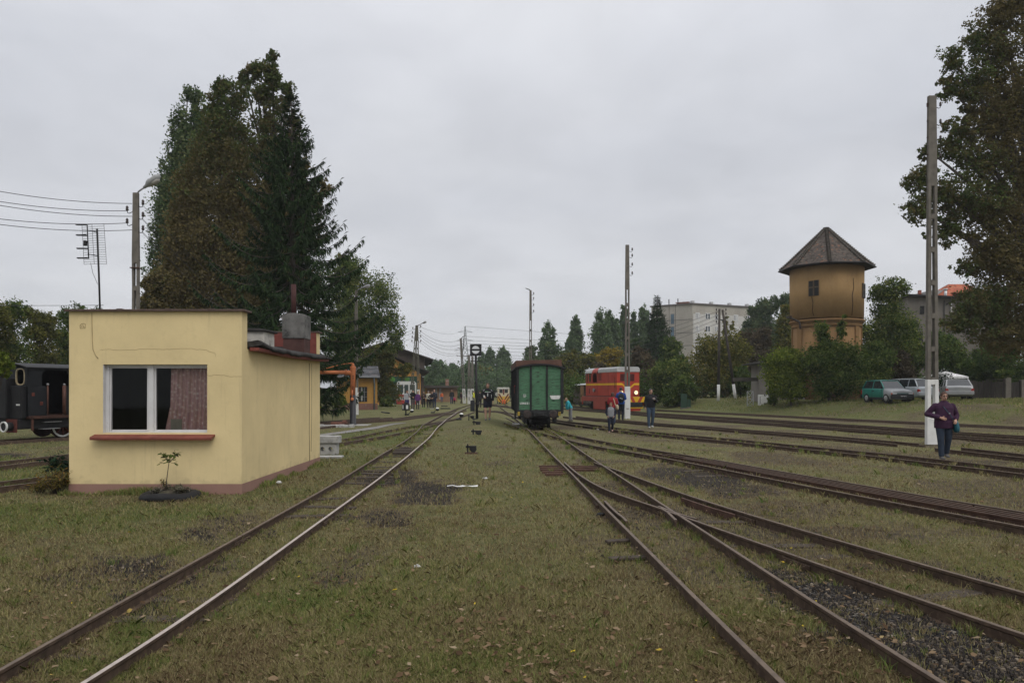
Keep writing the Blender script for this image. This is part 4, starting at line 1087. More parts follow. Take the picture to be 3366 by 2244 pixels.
# ---- round position signal
ps = ground_at(1564, 38.5)
sg = thing('position_signal', 'black signal post with a square board showing a white barred disc', 'signal', ps)
zb = P(0, 1131, 38.5).z-ps.z; zc = P(0, 1169, 38.5).z-ps.z
MB().tube([(.07, 0, -.1), (.04, 0, 1.2), (0, 0, zc)], [.075, .065, .055], 10).build('post', M['black'], sg)
MB().bx(-.30, .30, -.12, .12, zc, zb).build('signal_board', M['black'], sg, .02)
mw = emit('signal_milk_glass', (.55, .58, .62), .0) if False else mat('milk_glass', (.62, .64, .66), .4, .03, 3)
mb = MB(); zm = (zb+zc)/2; R0 = .205
for s in (-1, 1):
    pts = []
    for i in range(17):
        a = R_(14)+(PI-R_(28))*i/16; pts.append((R0*math.cos(a), zm+s*R0*math.sin(a)))
    mb.prism(pts, -.135, -.12, 'y')
mb.build('signal_disc', mw, sg)
MB().bx(-.26, .28, -.03, .03, zc-.30, zc-.26).build('bracket', M['black'], sg)
MB().bx(-.28, -.06, -.14, .08, .42, 1.0).build('cabinet', mat('cabinet_black', (.02, .022, .026), .6), sg, .015)
MB().ell((.12, -.1, .78), .075, 10, 6).build('weight', M['black'], sg)
MB().bx(-.16, .25, -.16, .16, -.1, .04).build('foot', M['black'], sg, .02)
# ---- switch lanterns and weights
def ball_lever(px, py, Y=None, s=1.0, label='', flip=1):
    p = G(px, py); t = thing('switch_lever', label, 'switch lever', p)
    MB().tube([(0, 0, 0), (.12*flip, 0, .12), (.30*flip, 0, .26)], .022*s, 6).build('lever', M['black'], t)
    mb = MB().ell((.34*flip, 0, .29), .125*s, 14, 10)
    o = mb.build('counterweight', [M['black'], M['white']], t)
    for f in o.data.polygons:
        if f.center.z > .33: f.material_index = 1
    MB().box((0, .0, .04), (.3, .3, .1)).build('lever_base', M['black'], t, .02)
ball_lever(1423, 1357, s=1.1, label='switch lever with a black and white weight behind the joining tracks')
ball_lever(1338, 1364, s=1.0, label='switch lever weight lying beside the small lantern')
ball_lever(1509, 1380, s=1.0, label='black and white switch weight left of the round signal', flip=.4)
p = G(1334, 1365); sl_ = thing('switch_lantern', 'black switch lantern with two white panes on a short post', 'switch lantern', p)
MB().tube([(0, 0, 0), (0, 0, .35)], .05, 7).build('post', M['black'], sl_)
lb = MB().box((0, 0, .58), (.42, .36, .46)); lb.bx(-.09, .09, -.09, .09, .81, .92); lb.build('lantern_box', M['black'], sl_, .02, rz=R_(35))
lw = MB(); 
for q in (((0, -.186, .58), (.15, .014, .26)), ((-.217, 0, .58), (.014, .13, .26)), ((.217, 0, .58), (.014, .13, .26))): MB().box(*q).build('lantern_pane', M['white'], sl_, rz=R_(35))
p = G(1635, 1327); t = thing('switch_lantern', 'small distant round white switch signal left of the railcar', 'switch lantern', p)
MB().tube([(0, 0, 0), (0, 0, 1.0)], .05, 6).build('post', M['black'], t)
MB().cyl((0, -.05, 1.25), (0, .05, 1.25), .42).build('disc', M['black'], t); MB().cyl((0, -.07, 1.25), (0, -.05, 1.25), .28).build('disc_face', M['white'], t)
# ---- signal wire pulleys along the strip
def pulley(pxl, pxr, pyt, pyb, label, base=True, pale=False):
    o = G((pxl+pxr)/2, pyb); Y = o.y; t = thing('wire_pulley', label, 'wire pulley', o, 0, 'signal wire pulley stands in the grass')
    k = Y/F; W_ = (pxr-pxl)*k; Hh = max((pyb-pyt)*k, .14)
    x0 = -W_/2
    MB().bx(x0+W_*.12, x0+W_*.25, -.03, .03, -.06, Hh+.04).build('post', M['black'], t, .006)
    MB().bx(x0, x0+W_, -.03, .035, Hh-.07, Hh-.01).build('bar', mat('pulley_grey', (.13, .12, .11), .8) if pale else M['black'], t, .006)
    w2 = MB(); w2.cyl((x0+W_*.72, -.06, Hh-.10), (x0+W_*.72, .06, Hh-.10), .085, n=14); w2.cyl((x0+W_*.55, -.05, Hh-.09), (x0+W_*.55, .05, Hh-.09), .06, n=12); w2.build('pulley_wheel', M['black'], t)
    if base: MB().bx(x0-.02, x0+W_*1.1, -.09, .09, -.03, .035).build('base_bar', M['rust'], t, .008)
pulley(1531, 1566, 1463, 1490, 'nearest black wire pulley on the central grass strip')
pulley(1549, 1584, 1413, 1428, 'second wire pulley, half sunk in the grass strip', False)
pulley(1553, 1580, 1385, 1395, 'third, lowest wire pulley on the grass strip', False)
pulley(1537, 1560, 1365, 1380, 'farthest pulley stand with a pale top near the round signal', False, True)
def sig_rod(a, b, label):
    A = G(*a, .05); B = G(*b, .05)
    tag(MB().tube([A, B], .05, 5).build('point_rod', M['black']), label, 'point rod')
sig_rod((1448, 1342), (1480, 1342), 'black point rod lying behind the joining tracks')
sig_rod((1450, 1334), (1471, 1334), 'short black rod farther behind the joining tracks')
sig_rod((1254, 1354), (1280, 1357), 'black rod in the grass before the tree by the shed')
# ---- water crane
pw = G(1160, 1397); wc = thing('water_crane', 'orange and black column of a water crane with a swing arm', 'water crane', pw)
kk = pw.y/F; zt = P(0, 1204, pw.y).z-pw.z; zm = P(0, 1298, pw.y).z-pw.z
Mor = mat('orange_paint', (.44, .145, .055), .55, .12, 4, (.35, .12, .05), (.6, .8), 6)
MB().tube([(0, 0, 0), (0, 0, .05), (0, 0, .06), (0, 0, zm)], [.2, .2, .155, .145], 16).build('base_column', mat('gloss_black', (.014, .014, .016), .35, .3, 5, spec=.5), wc)
mb = MB().tube([(0, 0, zm), (0, 0, zt-.35), (0, 0, zt-.08), (0, 0, zt)], [.125, .125, .14, .14], 16); mb.tube([(0, 0, zt), (0, 0, zt+.06)], [.10, .06], 12); mb.build('column', Mor, wc)
zarm = P(0, 1225, pw.y).z-pw.z
mb = MB().tube([(0, 0, zarm-.08), (-.12, 0, zarm), (-.4, -.15, zarm+.02), (-1.5, -.7, zarm)], [.11, .125, .10, .08], 12); mb.tube([(-1.5, -.7, zarm), (-1.62, -.76, zarm-.1), (-1.65, -.78, zarm-.45)], [.08, .085, .07], 10)
mb.tube([(-.3, -.1, zarm+.02), (-.34, -.12, zarm+.02)], .15, 12)
mb.build('swing_arm', Mor, wc)
mb = MB().tube([(0, 0, zt+.05), (-.05, 0, zt+.16), (-.5, -.2, zt+.10), (-1.4, -.65, zarm+.12)], .025, 6); mb.ell((0, 0, zt+.08), (.07, .07, .09), 8, 6); mb.build('tie_rod', Mor, wc)
mb = MB().tube([(.0, -.165, zm+.25), (.0, -.17, zm-.12)], .03, 6); mb.ell((.0, -.17, zm-.2), (.085, .06, .085), 10, 7); mb.build('lever', Mor, wc)
mb = MB()   # worn illegible vertical lettering
for z0, z1, wd in ((zt-.52, zt-.44, .05), (zt-.62, zt-.55, .05), (zt-.70, zt-.68, .03), (zt-.80, zt-.74, .02), (zt-1.05, zt-.98, .05), (zt-1.16, zt-1.09, .05)):
    mb.bx(.035-wd/2, .035+wd/2, -.132, -.11, z0, z1)
mb.build('worn_letters', mat('letter_dark', (.10, .035, .02), .8), wc)
MB().box((0, .0, .0), (1.6, 1.2, .06)).build('foundation', mat('crane_slab', (.30, .29, .27), .9, .2, 3), wc, .02)
p = G(1075, 1404); mb = MB()
rs = random.Random(8)
for i in range(7):
    x = i*.24; mb.box((x, rs.uniform(-.04, .04), .05), (.23, .35, .12+rs.uniform(0, .06)), rz=rs.uniform(-.1, .1))
tag(mb.build('rubble_kerb', Mblock, None, .03, loc=p+Vector((-.3, 0, 0))), 'low broken white kerb lying left of the water crane', 'kerb')
p = G(1115, 1398)
mb = MB().box((0, 0, .1), (.75, .3, .16)); mb.box((.28, -.05, .2), (.18, .3, .12)); tag(mb.build('rusty_beam', mat('rusty_red', (.15, .065, .045), .85, .3, 6), None, .015, loc=p), 'rusty red steel beam lying by the water crane', 'beam')
# ================================================================ rail vehicles
def wheel_mesh(r, t=.11, flange=.03, n=28, spokes=True):
    mb = MB()
    prof = [(-t/2, r*.88), (-t/2, r+flange), (-t/2+.03, r+flange), (-t/2+.035, r), (t/2, r-.005), (t/2, r*.86)]
    rings = []
    for i in range(n):
        a = 2*PI*i/n; rings.append([(x, q*math.cos(a), q*math.sin(a)) for x, q in prof])
    mb.ring_loft(rings+[rings[0]], 0, False, False)
    mb.tube([(-t*.2, 0, 0), (t*.2, 0, 0)], r*.9, n); mb.tube([(-t*.7, 0, 0), (t*.7, 0, 0)], r*.22, 12)
    return mb
# ---- green wagon  (local: x across, y backwards from the near end, z up from the ground)
Yw = 30.9; ow = Vector((P(1774.5, 1400, Yw).x, Yw, 0)); ow.z = gh(ow.x, ow.y)
hd = math.atan((1683-1602)/F)
wag = thing('goods_wagon', 'green planked goods wagon with rusty roof standing on the straight track', 'wagon', ow, hd)
Wd = 1.92; hw_ = Wd/2; z0 = P(0, 1347, Yw).z-ow.z; zs = P(0, 1209, Yw).z-ow.z; zc = P(0, 1199, Yw).z-ow.z; Lw = 6.2
def arch(x): return zs+(zc-zs)*(1-(x/hw_)**2)
def chipped(name, col, under, lim=(.555, .60)):
    m = D.materials.new(name); k = N(m); v = k.coord('Object')
    c = k.ramp(k.noise(v, 2.2, 4), [(.3, mul(col, .82)), (.7, mul(col, 1.14))])
    zq = k.n('ShaderNodeSeparateXYZ', {0: v}).outputs[2]
    pl = k.n('ShaderNodeMath', {0: zq, 1: 9.1}, operation='MULTIPLY').outputs[0]
    pl = k.n('ShaderNodeTexWhiteNoise', {'W': k.n('ShaderNodeMath', {0: pl}, operation='FLOOR').outputs[0]}, noise_dimensions='1D').outputs[0]
    c = k.mix(k.ramp(pl, [(0, .0), (1, .30)]), c, mul(col, .72))
    s = k.n('ShaderNodeMapping', {'Vector': v, 'Scale': (2.4, 2.4, 16)}).outputs[0]
    f = k.ramp(k.noise(s, 2.0, 6, .62), [(lim[0], 0), (lim[1], 1)])
    c = k.mix(f, c, k.ramp(k.noise(v, 24, 3), [(.4, under), (.6, mul(under, 2.4))]))
    d = k.ramp(k.noise(k.n('ShaderNodeMapping', {'Vector': v, 'Scale': (7, 7, .9)}).outputs[0], 1.5, 4), [(.5, 0), (.8, .35)])
    c = k.mix(d, c, mul(col, .5))
    k.out(k.bsdf(c, .75, 0, .25, k.noise(v, 40, 3), .2, .01)); return m
Mgr = chipped('green_planks', (.070, .165, .094), (.022, .022, .017))
Mbk = mat('black_frame', (.014, .015, .016), .65, .4, 5, (.045, .03, .022), (.6, .85), 7)
mb = MB(); n = 15; hgt = (zs-z0)/13
rs = random.Random(4)
posts = [-hw_, P(1745, 1, Yw).x-ow.x, P(1798, 1, Yw).x-ow.x, hw_]
z = z0; i = 0
while z < zc-.02:
    zt_ = z+hgt*rs.choice([.9, 1, 1.1, .75]); 
    zt_ = min(zt_, zc)
    g = .006
    xa = hw_-.04
    if zt_ > zs-.02:
        # top boards follow the arch
        xs_ = np.linspace(-xa, xa, 13); poly = [(x, max(z+g, .0)) for x in (-xa, xa)]
        top = [(x, max(z+g+.002, min(zt_, arch(x)-.03))) for x in xs_[::-1]]
        mb.prism(poly+top, 0.0, .05, 'y')
    else: mb.bx(-xa, xa, 0+rs.uniform(0, .006), .05, z+g, zt_)
    z = zt_
mb.build('end_planks', Mgr, wag, .004)
mb = MB()
for s in (-1, 1):
    z = z0
    while z < zs-.02:
        zt_ = min(z+hgt, zs-.01); mb.bx(s*(hw_-.06), s*(hw_-.01), .07, Lw, z+.006, zt_); z = zt_
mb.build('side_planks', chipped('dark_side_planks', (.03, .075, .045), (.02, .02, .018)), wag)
MB().bx(-hw_+.05, hw_-.05, Lw-.05, Lw, z0, zs).build('rear_wall', Mgr, wag)
MB().bx(-hw_+.06, hw_-.06, .05, Lw-.05, z0, z0+.06).build('floor', M['sleeper'], wag)
mb = MB()
for i, x in enumerate(posts):
    wq = .075 if i in (1, 2) else .10
    xx = x if i in (1, 2) else x*(1-.03/hw_*1)
    mb.prism([(xx-wq/2, z0-.05), (xx+wq/2, z0-.05), (xx+wq/2, min(arch(min(abs(xx+wq/2), hw_))-.01, zc)), (xx-wq/2, min(arch(min(abs(xx-wq/2), hw_))-.01, zc))], -.05, 0, 'y')
for s in (-1, 1):
    for y in (.0, 1.55, 2.6, 3.6, 4.65, Lw): mb.bx(s*(hw_-.01), s*(hw_+.05), y-.05+.05, y+.05, z0-.1, zs)
    mb.bx(s*(hw_-.02), s*(hw_+.012), .1, Lw, z0-.06, z0)
mb.bx(-hw_-.03, hw_+.03, -.035, .09, z0-.16, z0-.004)
mb.build('frame_posts', Mbk, wag, .006)
mb = MB(); mb.bx(-hw_*.98, -hw_*.55, -.03, .1, z0-.5, z0-.16) if False else None
# roof
rings = []
ra = hw_+.10
for y in (-.10, Lw+.1):
    xs_ = np.linspace(-ra, ra, 17)
    rings.append([(x, y, arch(x)+.05-.0) for x in xs_]+[(x, y, arch(x)-.012) for x in xs_[::-1]])
MB().ring_loft(rings, 0, False).build('roof_edge', Mbk, wag)
rt = 3.0
mb = MB(); ztop = P(0, 1182.5, Yw+.1).z-ow.z
xl, xr = -hw_-.06, hw_-.02
for (ya, yb) in ((-.03, Lw),):
    xs_ = np.linspace(xl, xr, 17)
    poly = [(x, arch(x)+.052) for x in xs_]+[(xr-.02, ztop), (0, ztop-.012), (xl, ztop-.035)]
    mb.prism(poly, ya, yb, 'y')
mb.build('roof', mat('rusty_roof_sheet', (.092, .048, .036), .85, .25, 3, (.19, .13, .11), (.62, .75), 22), wag, .01)
# underframe, buffers, wheels
mb = MB(); zb = .71
mb.bx(-.80, .80, -.02, .10, zb-.16, zb+.14); mb.bx(-.72, -.6, .1, Lw-.1, zb-.13, zb+.12); mb.bx(.6, .72, .1, Lw-.1, zb-.13, zb+.12)
mb.bx(-.26, .26, -.10, 0, zb-.10, zb+.10)
mb.build('underframe', Mbk, wag, .012)
for px in (1732, 1817.5):
    x = P(px, 1, Yw).x-ow.x; zz_ = P(0, 1360.5, Yw).z-ow.z
    mb = MB().tube([(x, 0, zz_), (x, -.20, zz_)], .075, 12); mb.tube([(x, -.20, zz_), (x, -.215, zz_), (x, -.24, zz_), (x, -.245, zz_)], [.17, .182, .178, .12], 24)
    mb.build('buffer', mat('buffer_face', (.030, .024, .022), .7, .4, 9, (.07, .035, .03), (.5, .75), 8), wag)
mb = MB().tube([(0, -.1, zb), (0, -.2, zb-.02)], .05, 8); mb.box((0, -.22, zb-.02), (.30, .05, .12)); mb.build('coupler', M['black'], wag, .01)
for px in (1705, 1839):
    x = P(px, 1, Yw).x-ow.x; MB().bx(x-.05, x+.05, -.06, 0, z0-.24, z0-.07).build('lamp_bracket', mat('yellow_worn', (.30, .21, .03), .7, .3, 10, (.05, .04, .02), (.5, .7), 9), wag, .006)
wx = (.78-.0)/2
for y in (1.0, 1.0+2.9):
    for s in (-1, 1):
        o = wheel_mesh(.29, .11).build('wheel', M['black'], wag); o.location = (s*.40+P(1774.5, 1, Yw).x*0, y-.65 if y < 2 else y+.6, .105+.29-.0)
        MB().bx(s*.58, s*.72, (y-.65 if y < 2 else y+.6)-.35, (y-.65 if y < 2 else y+.6)+.35, .34, .62).build('axle_box', M['black'], wag, .03)
    yy = y-.65 if y < 2 else y+.6
    MB().cyl((-.40, yy, .395), (.40, yy, .395), .05).build('axle', M['black'], wag)
mb = MB()
mb.bx(-.5, .5, 1.2, 4.2, .20, .55); mb.build('brake_gear', M['black'], wag, .05)
mb = MB(); mb.bx(-hw_-.10, -hw_-.04, .12, .16, z0-.35, z0+1.0); mb.bx(-hw_-.10, -hw_-.04, .45, .49, z0-.35, z0+1.0); mb.bx(-hw_-.22, -hw_-.0, .1, .5, z0-.37, z0-.34); mb.build('step_rail', Mbk, wag)
tag(MB().bx(-hw_-.09, -hw_-.05, .9, 1.0, z0+.7, z0+1.05).build('red_tail_disc', mat('tail_red', (.30, .03, .02), .6), wag))
MB().bx(-hw_-.2, -hw_+.1, .0, .25, z0-.62, z0-.56).build('foot_step', M['steel'], wag)
# lettering on the end
Mlt = mat('stencil_white', (.55, .56, .54), .8, .15, 14)
xL = lambda px: P(px, 1, Yw).x-ow.x
zL = lambda py: P(0, py, Yw).z-ow.z
text_mesh('UM031', .12, Mlt, wag, front_M(xL(1725), -.012, zL(1325.5)), 'wagon_number', bold=.005, spacing=1.25)
for i, (ln, wl) in enumerate((('2550', 0), ('4010 kg', 0), ('400', 0))):
    mb = MB()
    ww = [.11, .13, .085][i]; zq = zL(1296.5+i*4.2)
    rs2 = random.Random(i)
    x = xL(1724)-ww/2
    while x < xL(1724)+ww/2:
        w2 = rs2.uniform(.012, .022); mb.bx(x, x+w2, -.012, -.004, zq-.014, zq+.014); x += w2+.007
    mb.build('small_stencil', Mlt, wag)
pl_ = [(xL(1807), zL(1299.5)), (xL(1842), zL(1299)), (xL(1842.5), zL(1302.5)), (xL(1840.5), zL(1308)), (xL(1838), zL(1311)), (xL(1818), zL(1312)), (xL(1812), zL(1310.5)), (xL(1809), zL(1304))]
MB().prism(pl_, -.012, -.003, 'y').build('white_patch', Mlt, wag)
MB().box((xL(1819.5), -.01, zL(1315.5)), (.09, .02, .035)).build('dark_scuff', M['black'], wag)
# ---- red locomotive
Yl = 56.0; al_ = R_(17.5); cxl = P(2028, 1, Yl).x
W2 = 1.9; c0 = Vector((cxl, Yl, 0))+Vector((math.cos(al_), math.sin(al_), 0))*W2/2; c0.z = gh(c0.x, c0.y)
loc = thing('diesel_locomotive', 'red narrow gauge diesel locomotive with yellow stripe and lit headlights', 'locomotive', c0, al_)
zz_ = lambda py, Y=56.0: P(0, py, Y).z-c0.z
def loco_paint(name, col):
    m = D.materials.new(name); k = N(m); v = k.coord('Object')
    c = k.ramp(k.noise(v, 1.6, 5), [(.3, mul(col, .82)), (.7, mul(col, 1.12))])
    s = k.n('ShaderNodeMapping', {'Vector': v, 'Scale': (5, 5, .5)}).outputs[0]
    c = k.mix(k.ramp(k.noise(s, 1.6, 5, .6), [(.52, 0), (.8, .5)]), c, mul(col, .4))
    k.out(k.bsdf(c, .5, 0, .4, k.noise(v, 6, 2), .08, .02)); return m
Mlr = loco_paint('loco_red', (.34, .034, .018)); Mly = mat('loco_yellow', (.60, .36, .015), .5, .12, 4, (.3, .17, .02), (.62, .8), 6)
Mlroof = mat('loco_roof_grey', (.38, .385, .39), .6, .12, 3, (.2, .19, .18), (.6, .8), 4)
zb0, zb1 = zz_(1303), zz_(1222); ztp = zz_(1205); w = W2/2; LB = 6.0
cab0 = 3.7
def rr_prof(zl, zh, r=.16, dx=0): # roof section with rounded shoulders
    pts = [(-w-dx, zl)]
    for i in range(7):
        a = PI-(PI/2)*i/6; pts.append((-w-dx+r+r*math.cos(a), zh-r+r*math.sin(a)*1.0))
    for i in range(7):
        a = PI/2-(PI/2)*i/6; pts.append((w+dx-r+r*math.cos(a), zh-r+r*math.sin(a)))
    pts.append((w+dx, zl)); return pts
# doorway hole on the left side of the cab: build the side from pieces
dy0, dy1, dz0, dz1 = 3.75, 4.62, zz_(1256, 59), zz_(1222, 60)+.0
body = MB()
body.bx(-w, w, 0, cab0, zb0, zb1)
body.bx(-w, -w+.05, cab0, dy0, zb0, zb1+.1); body.bx(-w, -w+.05, dy1, LB, zb0, zb1+.1); body.bx(-w, -w+.05, dy0, dy1, zb0, dz0)
body.bx(w-.05, w, cab0, LB, zb0, zb1+.1); body.bx(-w+.05, w-.05, LB-.05, LB, zb0, zb1+.1); body.bx(-w+.05, w-.05, cab0, cab0+.05, zb1, zb1+.1)
# arched lintel over the cab door
pts = [(dy0, zb1+.1), (dy0, zb1-.25)]
for i in range(9):
    a = PI-PI*i/8; pts.append(((dy0+dy1)/2+(dy1-dy0)/2*math.cos(a), zb1-.25+.24*math.sin(a)))
pts += [(dy1, zb1+.1)]
body.prism(pts, -w, -w+.05, 'x')
body.build('body', Mlr, loc, .025)
MB().bx(-w+.05, w-.05, cab0+.06, LB-.06, zb0, zb0+.05).build('cab_floor', M['black'], loc)
MB().bx(-w+.06, w-.06, cab0+.06, cab0+.1, zb0, zb1).build('bulkhead', M['black'], loc)
mb = MB(); mb.ring_loft([[(a, y, b) for a, b in rr_prof(zb1-.0, ztp, .2, .03)] for y in (-.05, cab0-.2)], 0, False); mb.build('hood_roof', Mlroof, loc, .03)
mb = MB(); mb.ring_loft([[(a, y, b) for a, b in rr_prof(zb1+.1, ztp+.02, .42, .03)] for y in (dy0-.1, dy1+.05)], 0, False); mb.build('cab_arch', Mlr, loc, .02)
mb = MB(); mb.ring_loft([[(a, y, b) for a, b in rr_prof(zb1+.1, ztp+.02, .42, .04)] for y in (dy1+.05, LB+.08)], 0, False); mb.build('cab_roof', Mlroof, loc, .03)
mb = MB(); mb.ring_loft([[(a, y, b) for a, b in rr_prof(zb1+.1, ztp-.03, .42, .0)] for y in (cab0-.2, dy0-.1)], 0, False); mb.build('roof_gap', M['black'], loc)
# stripes (3 mm proud) on side and front with a V on the nose
zs0, zs1 = zz_(1265.5, 57), zz_(1259, 57)
mb = MB(); e = .004
mb.bx(-w-e, -w+.01, 0.06, LB, zs0, zs1); mb.bx(w-.01, w+e, .06, LB, zs0, zs1)
zv = zz_(1283)
tk = zs1-zs0
def stripe(a, b): # front quad band
    mb.prism([(a[0], a[1]), (b[0], b[1]), (b[0], b[1]+tk), (a[0], a[1]+tk)], -e, .01, 'y')
stripe((-w, zs0), (-.52, zs0)); stripe((-.52, zs0), (0, zv)); stripe((0, zv), (.52, zs0)); stripe((.52, zs0), (w, zs0))
mb.build('stripe', Mly, loc)
# windows, doors, grilles, seams
Mgl = mat('loco_glass', (.02, .025, .025), .1, .2, 3, spec=.6)
for y0_, y1_ in ((4.85, 5.35), (5.55, 5.85)):
    f = MB().bx(-w-.02, -w+.02, y0_, y1_, zz_(1256, 60)+.03, zz_(1224, 60)-.0).build('window', mat('loco_dark_red', (.16, .022, .015), .6), loc, .01)
    MB().bx(-w-.026, -w-.018, y0_+.06, y1_-.06, zz_(1256, 60)+.09, zz_(1224, 60)-.06).build('pane', Mgl, f)
MB().bx(-w-.012, -w+.01, 2.85, 3.45, zz_(1251, 59), zz_(1223, 59)).build('louvre', mat('loco_dark_red', (.16, .022, .015), .6), loc)
mb = MB(); mb.bx(-w-.010, -w+.005, .3, 1.0, zz_(1251, 57), zz_(1232, 57)); mb.build('side_door', mat('loco_panel_red', (.30, .032, .02), .55, .15), loc, .006)
mb = MB()
for y in (1.55, cab0-.03, LB-.3): mb.bx(-w-.004, -w+.0, y, y+.03, zb0, zb1)
mb.bx(-w-.008, -w, .06, LB, zb0, zb0+.05); mb.bx(-w-.03, -w, .32, .35, zz_(1275, 57), zz_(1240, 57))
mb.build('panel_seams', mat('seam_dark', (.05, .012, .01), .7), loc)
for x0_, x1_ in ((-.68, -.12), (.12, .52)):
    g_ = MB(); g_.bx(x0_, x1_, -.012, .01, zz_(1252), zz_(1228))
    for i in range(7): g_.bx(x0_+.02, x1_-.02, -.022, -.012, zz_(1252)+.06+i*.065, zz_(1252)+.085+i*.065)
    g_.build('grille', mat('loco_grille', (.07, .012, .010), .6), loc)
Mlamp = emit('headlight_glow', (1.0, .84, .42), 1.9)
for x in (-.64, .62):
    mb = MB().tube([(x, .0, zz_(1290)), (x, -.12, zz_(1290)), (x, -.13, zz_(1290))], [.17, .18, .15], 20); h = mb.build('headlight', M['steel'], loc)
    MB().tube([(x, -.128, zz_(1290)), (x, -.15, zz_(1290)), (x, -.16, zz_(1290))], [.15, .11, .02], 20).build('lamp_glass', Mlamp, h)
mb = MB().tube([(-w, 4.15, zz_(1281.5, 60)), (-w-.14, 4.15, zz_(1281.5, 60))], [.10, .17], 14); mb.build('side_filler', M['steel'], loc)
MB().bx(-w-.015, -w, 5.2, 5.33, zz_(1293, 61), zz_(1277, 61)).build('handle_recess', M['black'], loc)
# frame with skirts; wheels show in the cut-outs
wf = 1.02; f0, f1 = -.75, LB+.75; zk = zz_(1349, 57)+.05; zt_ = zb0-.02
Mlsk = loco_paint('loco_red_low', (.28, .045, .03))
mb = MB()
mb.bx(-wf, wf, f0, f1, zt_-.36, zt_)
for s in (-1, 1):
    x0_, x1_ = s*(wf-.06), s*wf
    mb.bx(x0_, x1_, 2.0, 4.3, zk, zt_-.36)      # middle box
    mb.bx(x0_, x1_, f1-.22, f1, zk+.35, zt_-.36); mb.bx(x0_, x1_, f0, f0+.3, zk+.35, zt_-.36)
mb.build('frame', Mlsk, loc, .015)
MB().bx(-wf+.1, wf-.1, 1.9, 4.4, zk+.02, zt_-.36).build('tank', M['black'], loc, .03)
for y in (.55, 1.35, 4.75, 5.7):
    for s in (-1, 1):
        o = wheel_mesh(.33, .11).build('wheel', M['black'], loc); o.location = (s*.42, y, .11+.33)
    MB().bx(-.8, .8, y-.3, y+.3, .38, .62).build('axle_box', M['black'], loc, .03)
fb = MB()
fb.bx(-wf, wf, f0-.03, f0, zz_(1322, 55), zt_+.0); fo = fb.build('buffer_beam', Mly, loc, .01)
rb = MB(); zlo, zhi = zz_(1322, 55), zt_
for x in (-.62, .0, .62):
    rb.prism([(x-.02, zlo), (x+.24, zlo), (x-.02 if x < 0 else x+.0, zhi), (x-.28 if x < 0 else x-.24, zhi)] if x < .1 else [(x+.02, zlo), (x-.24, zlo), (x+.0, zhi), (x+.26, zhi)], f0-.036, f0-.02, 'y')
rb.build('warning_stripe', Mlr, loc)
MB().bx(-.52, .66, f0-.34, f0-.03, zz_(1338, 55), zz_(1323, 55)).build('buffer_box', M['black'], loc, .02)
MB().bx(-.58, .72, f0-.30, f0-.03, zz_(1342, 55)-.0, zz_(1338.5, 55)).build('buffer_box_rim', Mly, loc)
MB().bx(-.45, .55, f0-.25, f0+.4, zz_(1351, 55), zz_(1342.5, 55)).build('plough', Mlr, loc, .03)
MB().tube([(.95, f0+.1, zt_), (1.06, f0, zt_+.35), (.98, f0+.5, zt_+.62)], .02, 5).build('handrail', M['black'], loc)
# ---- open passenger cars behind the locomotive
oc = Vector((P(1930, 1, 66).x+.98, 66, 0)); oc.z = gh(oc.x, oc.y)
car = thing('passenger_car', 'open sided wooden passenger car coupled behind the red locomotive', 'railway car', oc, math.atan2(.43, 7.5))
Mw1 = mat('varnished_planks', (.26, .13, .045), .6, .2, 4, squash=(1, 8, .3)); Mw2 = mat('dark_car_green', (.05, .045, .035), .6)
wc_ = .95
mb = MB(); mb.bx(-wc_, wc_, 0, 9, .55, .70)
for s in (-1, 1): mb.bx(s*(wc_-.05), s*wc_, 1.6, 9, .70, 1.45)
mb.bx(-wc_+.05, wc_-.05, 8.95, 9, .7, 1.5); mb.build('body', Mw2, car)
mb = MB()
for s in (-1, 1):
    for y in (2.4, 2.8, 3.2, 3.6, 4.0): mb.bx(s*(wc_-.05), s*(wc_+.005), y, y+.38, .70, 2.2)
mb.build('plank_panel', Mw1, car)
for s in (-1, 1):
    for i, y in enumerate(np.linspace(0, 8.94, 10)): MB().bx(s*(wc_-.07), s*(wc_+.02), y, y+.06, .6, 2.25).build('post', mat('car_post', (.085, .06, .045), .7), car)
#mat('car_post', (.085, .06, .045), .7), car)
mb = MB()
for s in (-1, 1):
    for y in np.linspace(1.9, 8.5, 10): mb.bx(s*(wc_-.04), s*(wc_+.008), y, y+.09, .72, 1.44)
mb.build('dark_slats', mat('car_slats', (.11, .045, .03), .6), car)
mb = MB(); xs_ = np.linspace(-wc_-.1, wc_+.1, 11)
mb.ring_loft([[(x, y, 2.25+.18*(1-(x/1.05)**2)) for x in xs_]+[(x, y, 2.20+.18*(1-(x/1.05)**2)) for x in xs_[::-1]] for y in (-.1, 9.1)], 0, False); mb.build('roof', Mlroof, car)
mb = MB(); mb.bx(-.8, .8, .3, 8.7, .28, .55); mb.build('underframe', M['black'], car)
for y in (1.4, 7.4):
    for s in (-1, 1):
        o = wheel_mesh(.27, .1).build('wheel', M['black'], car); o.location = (s*.42, y, .38)
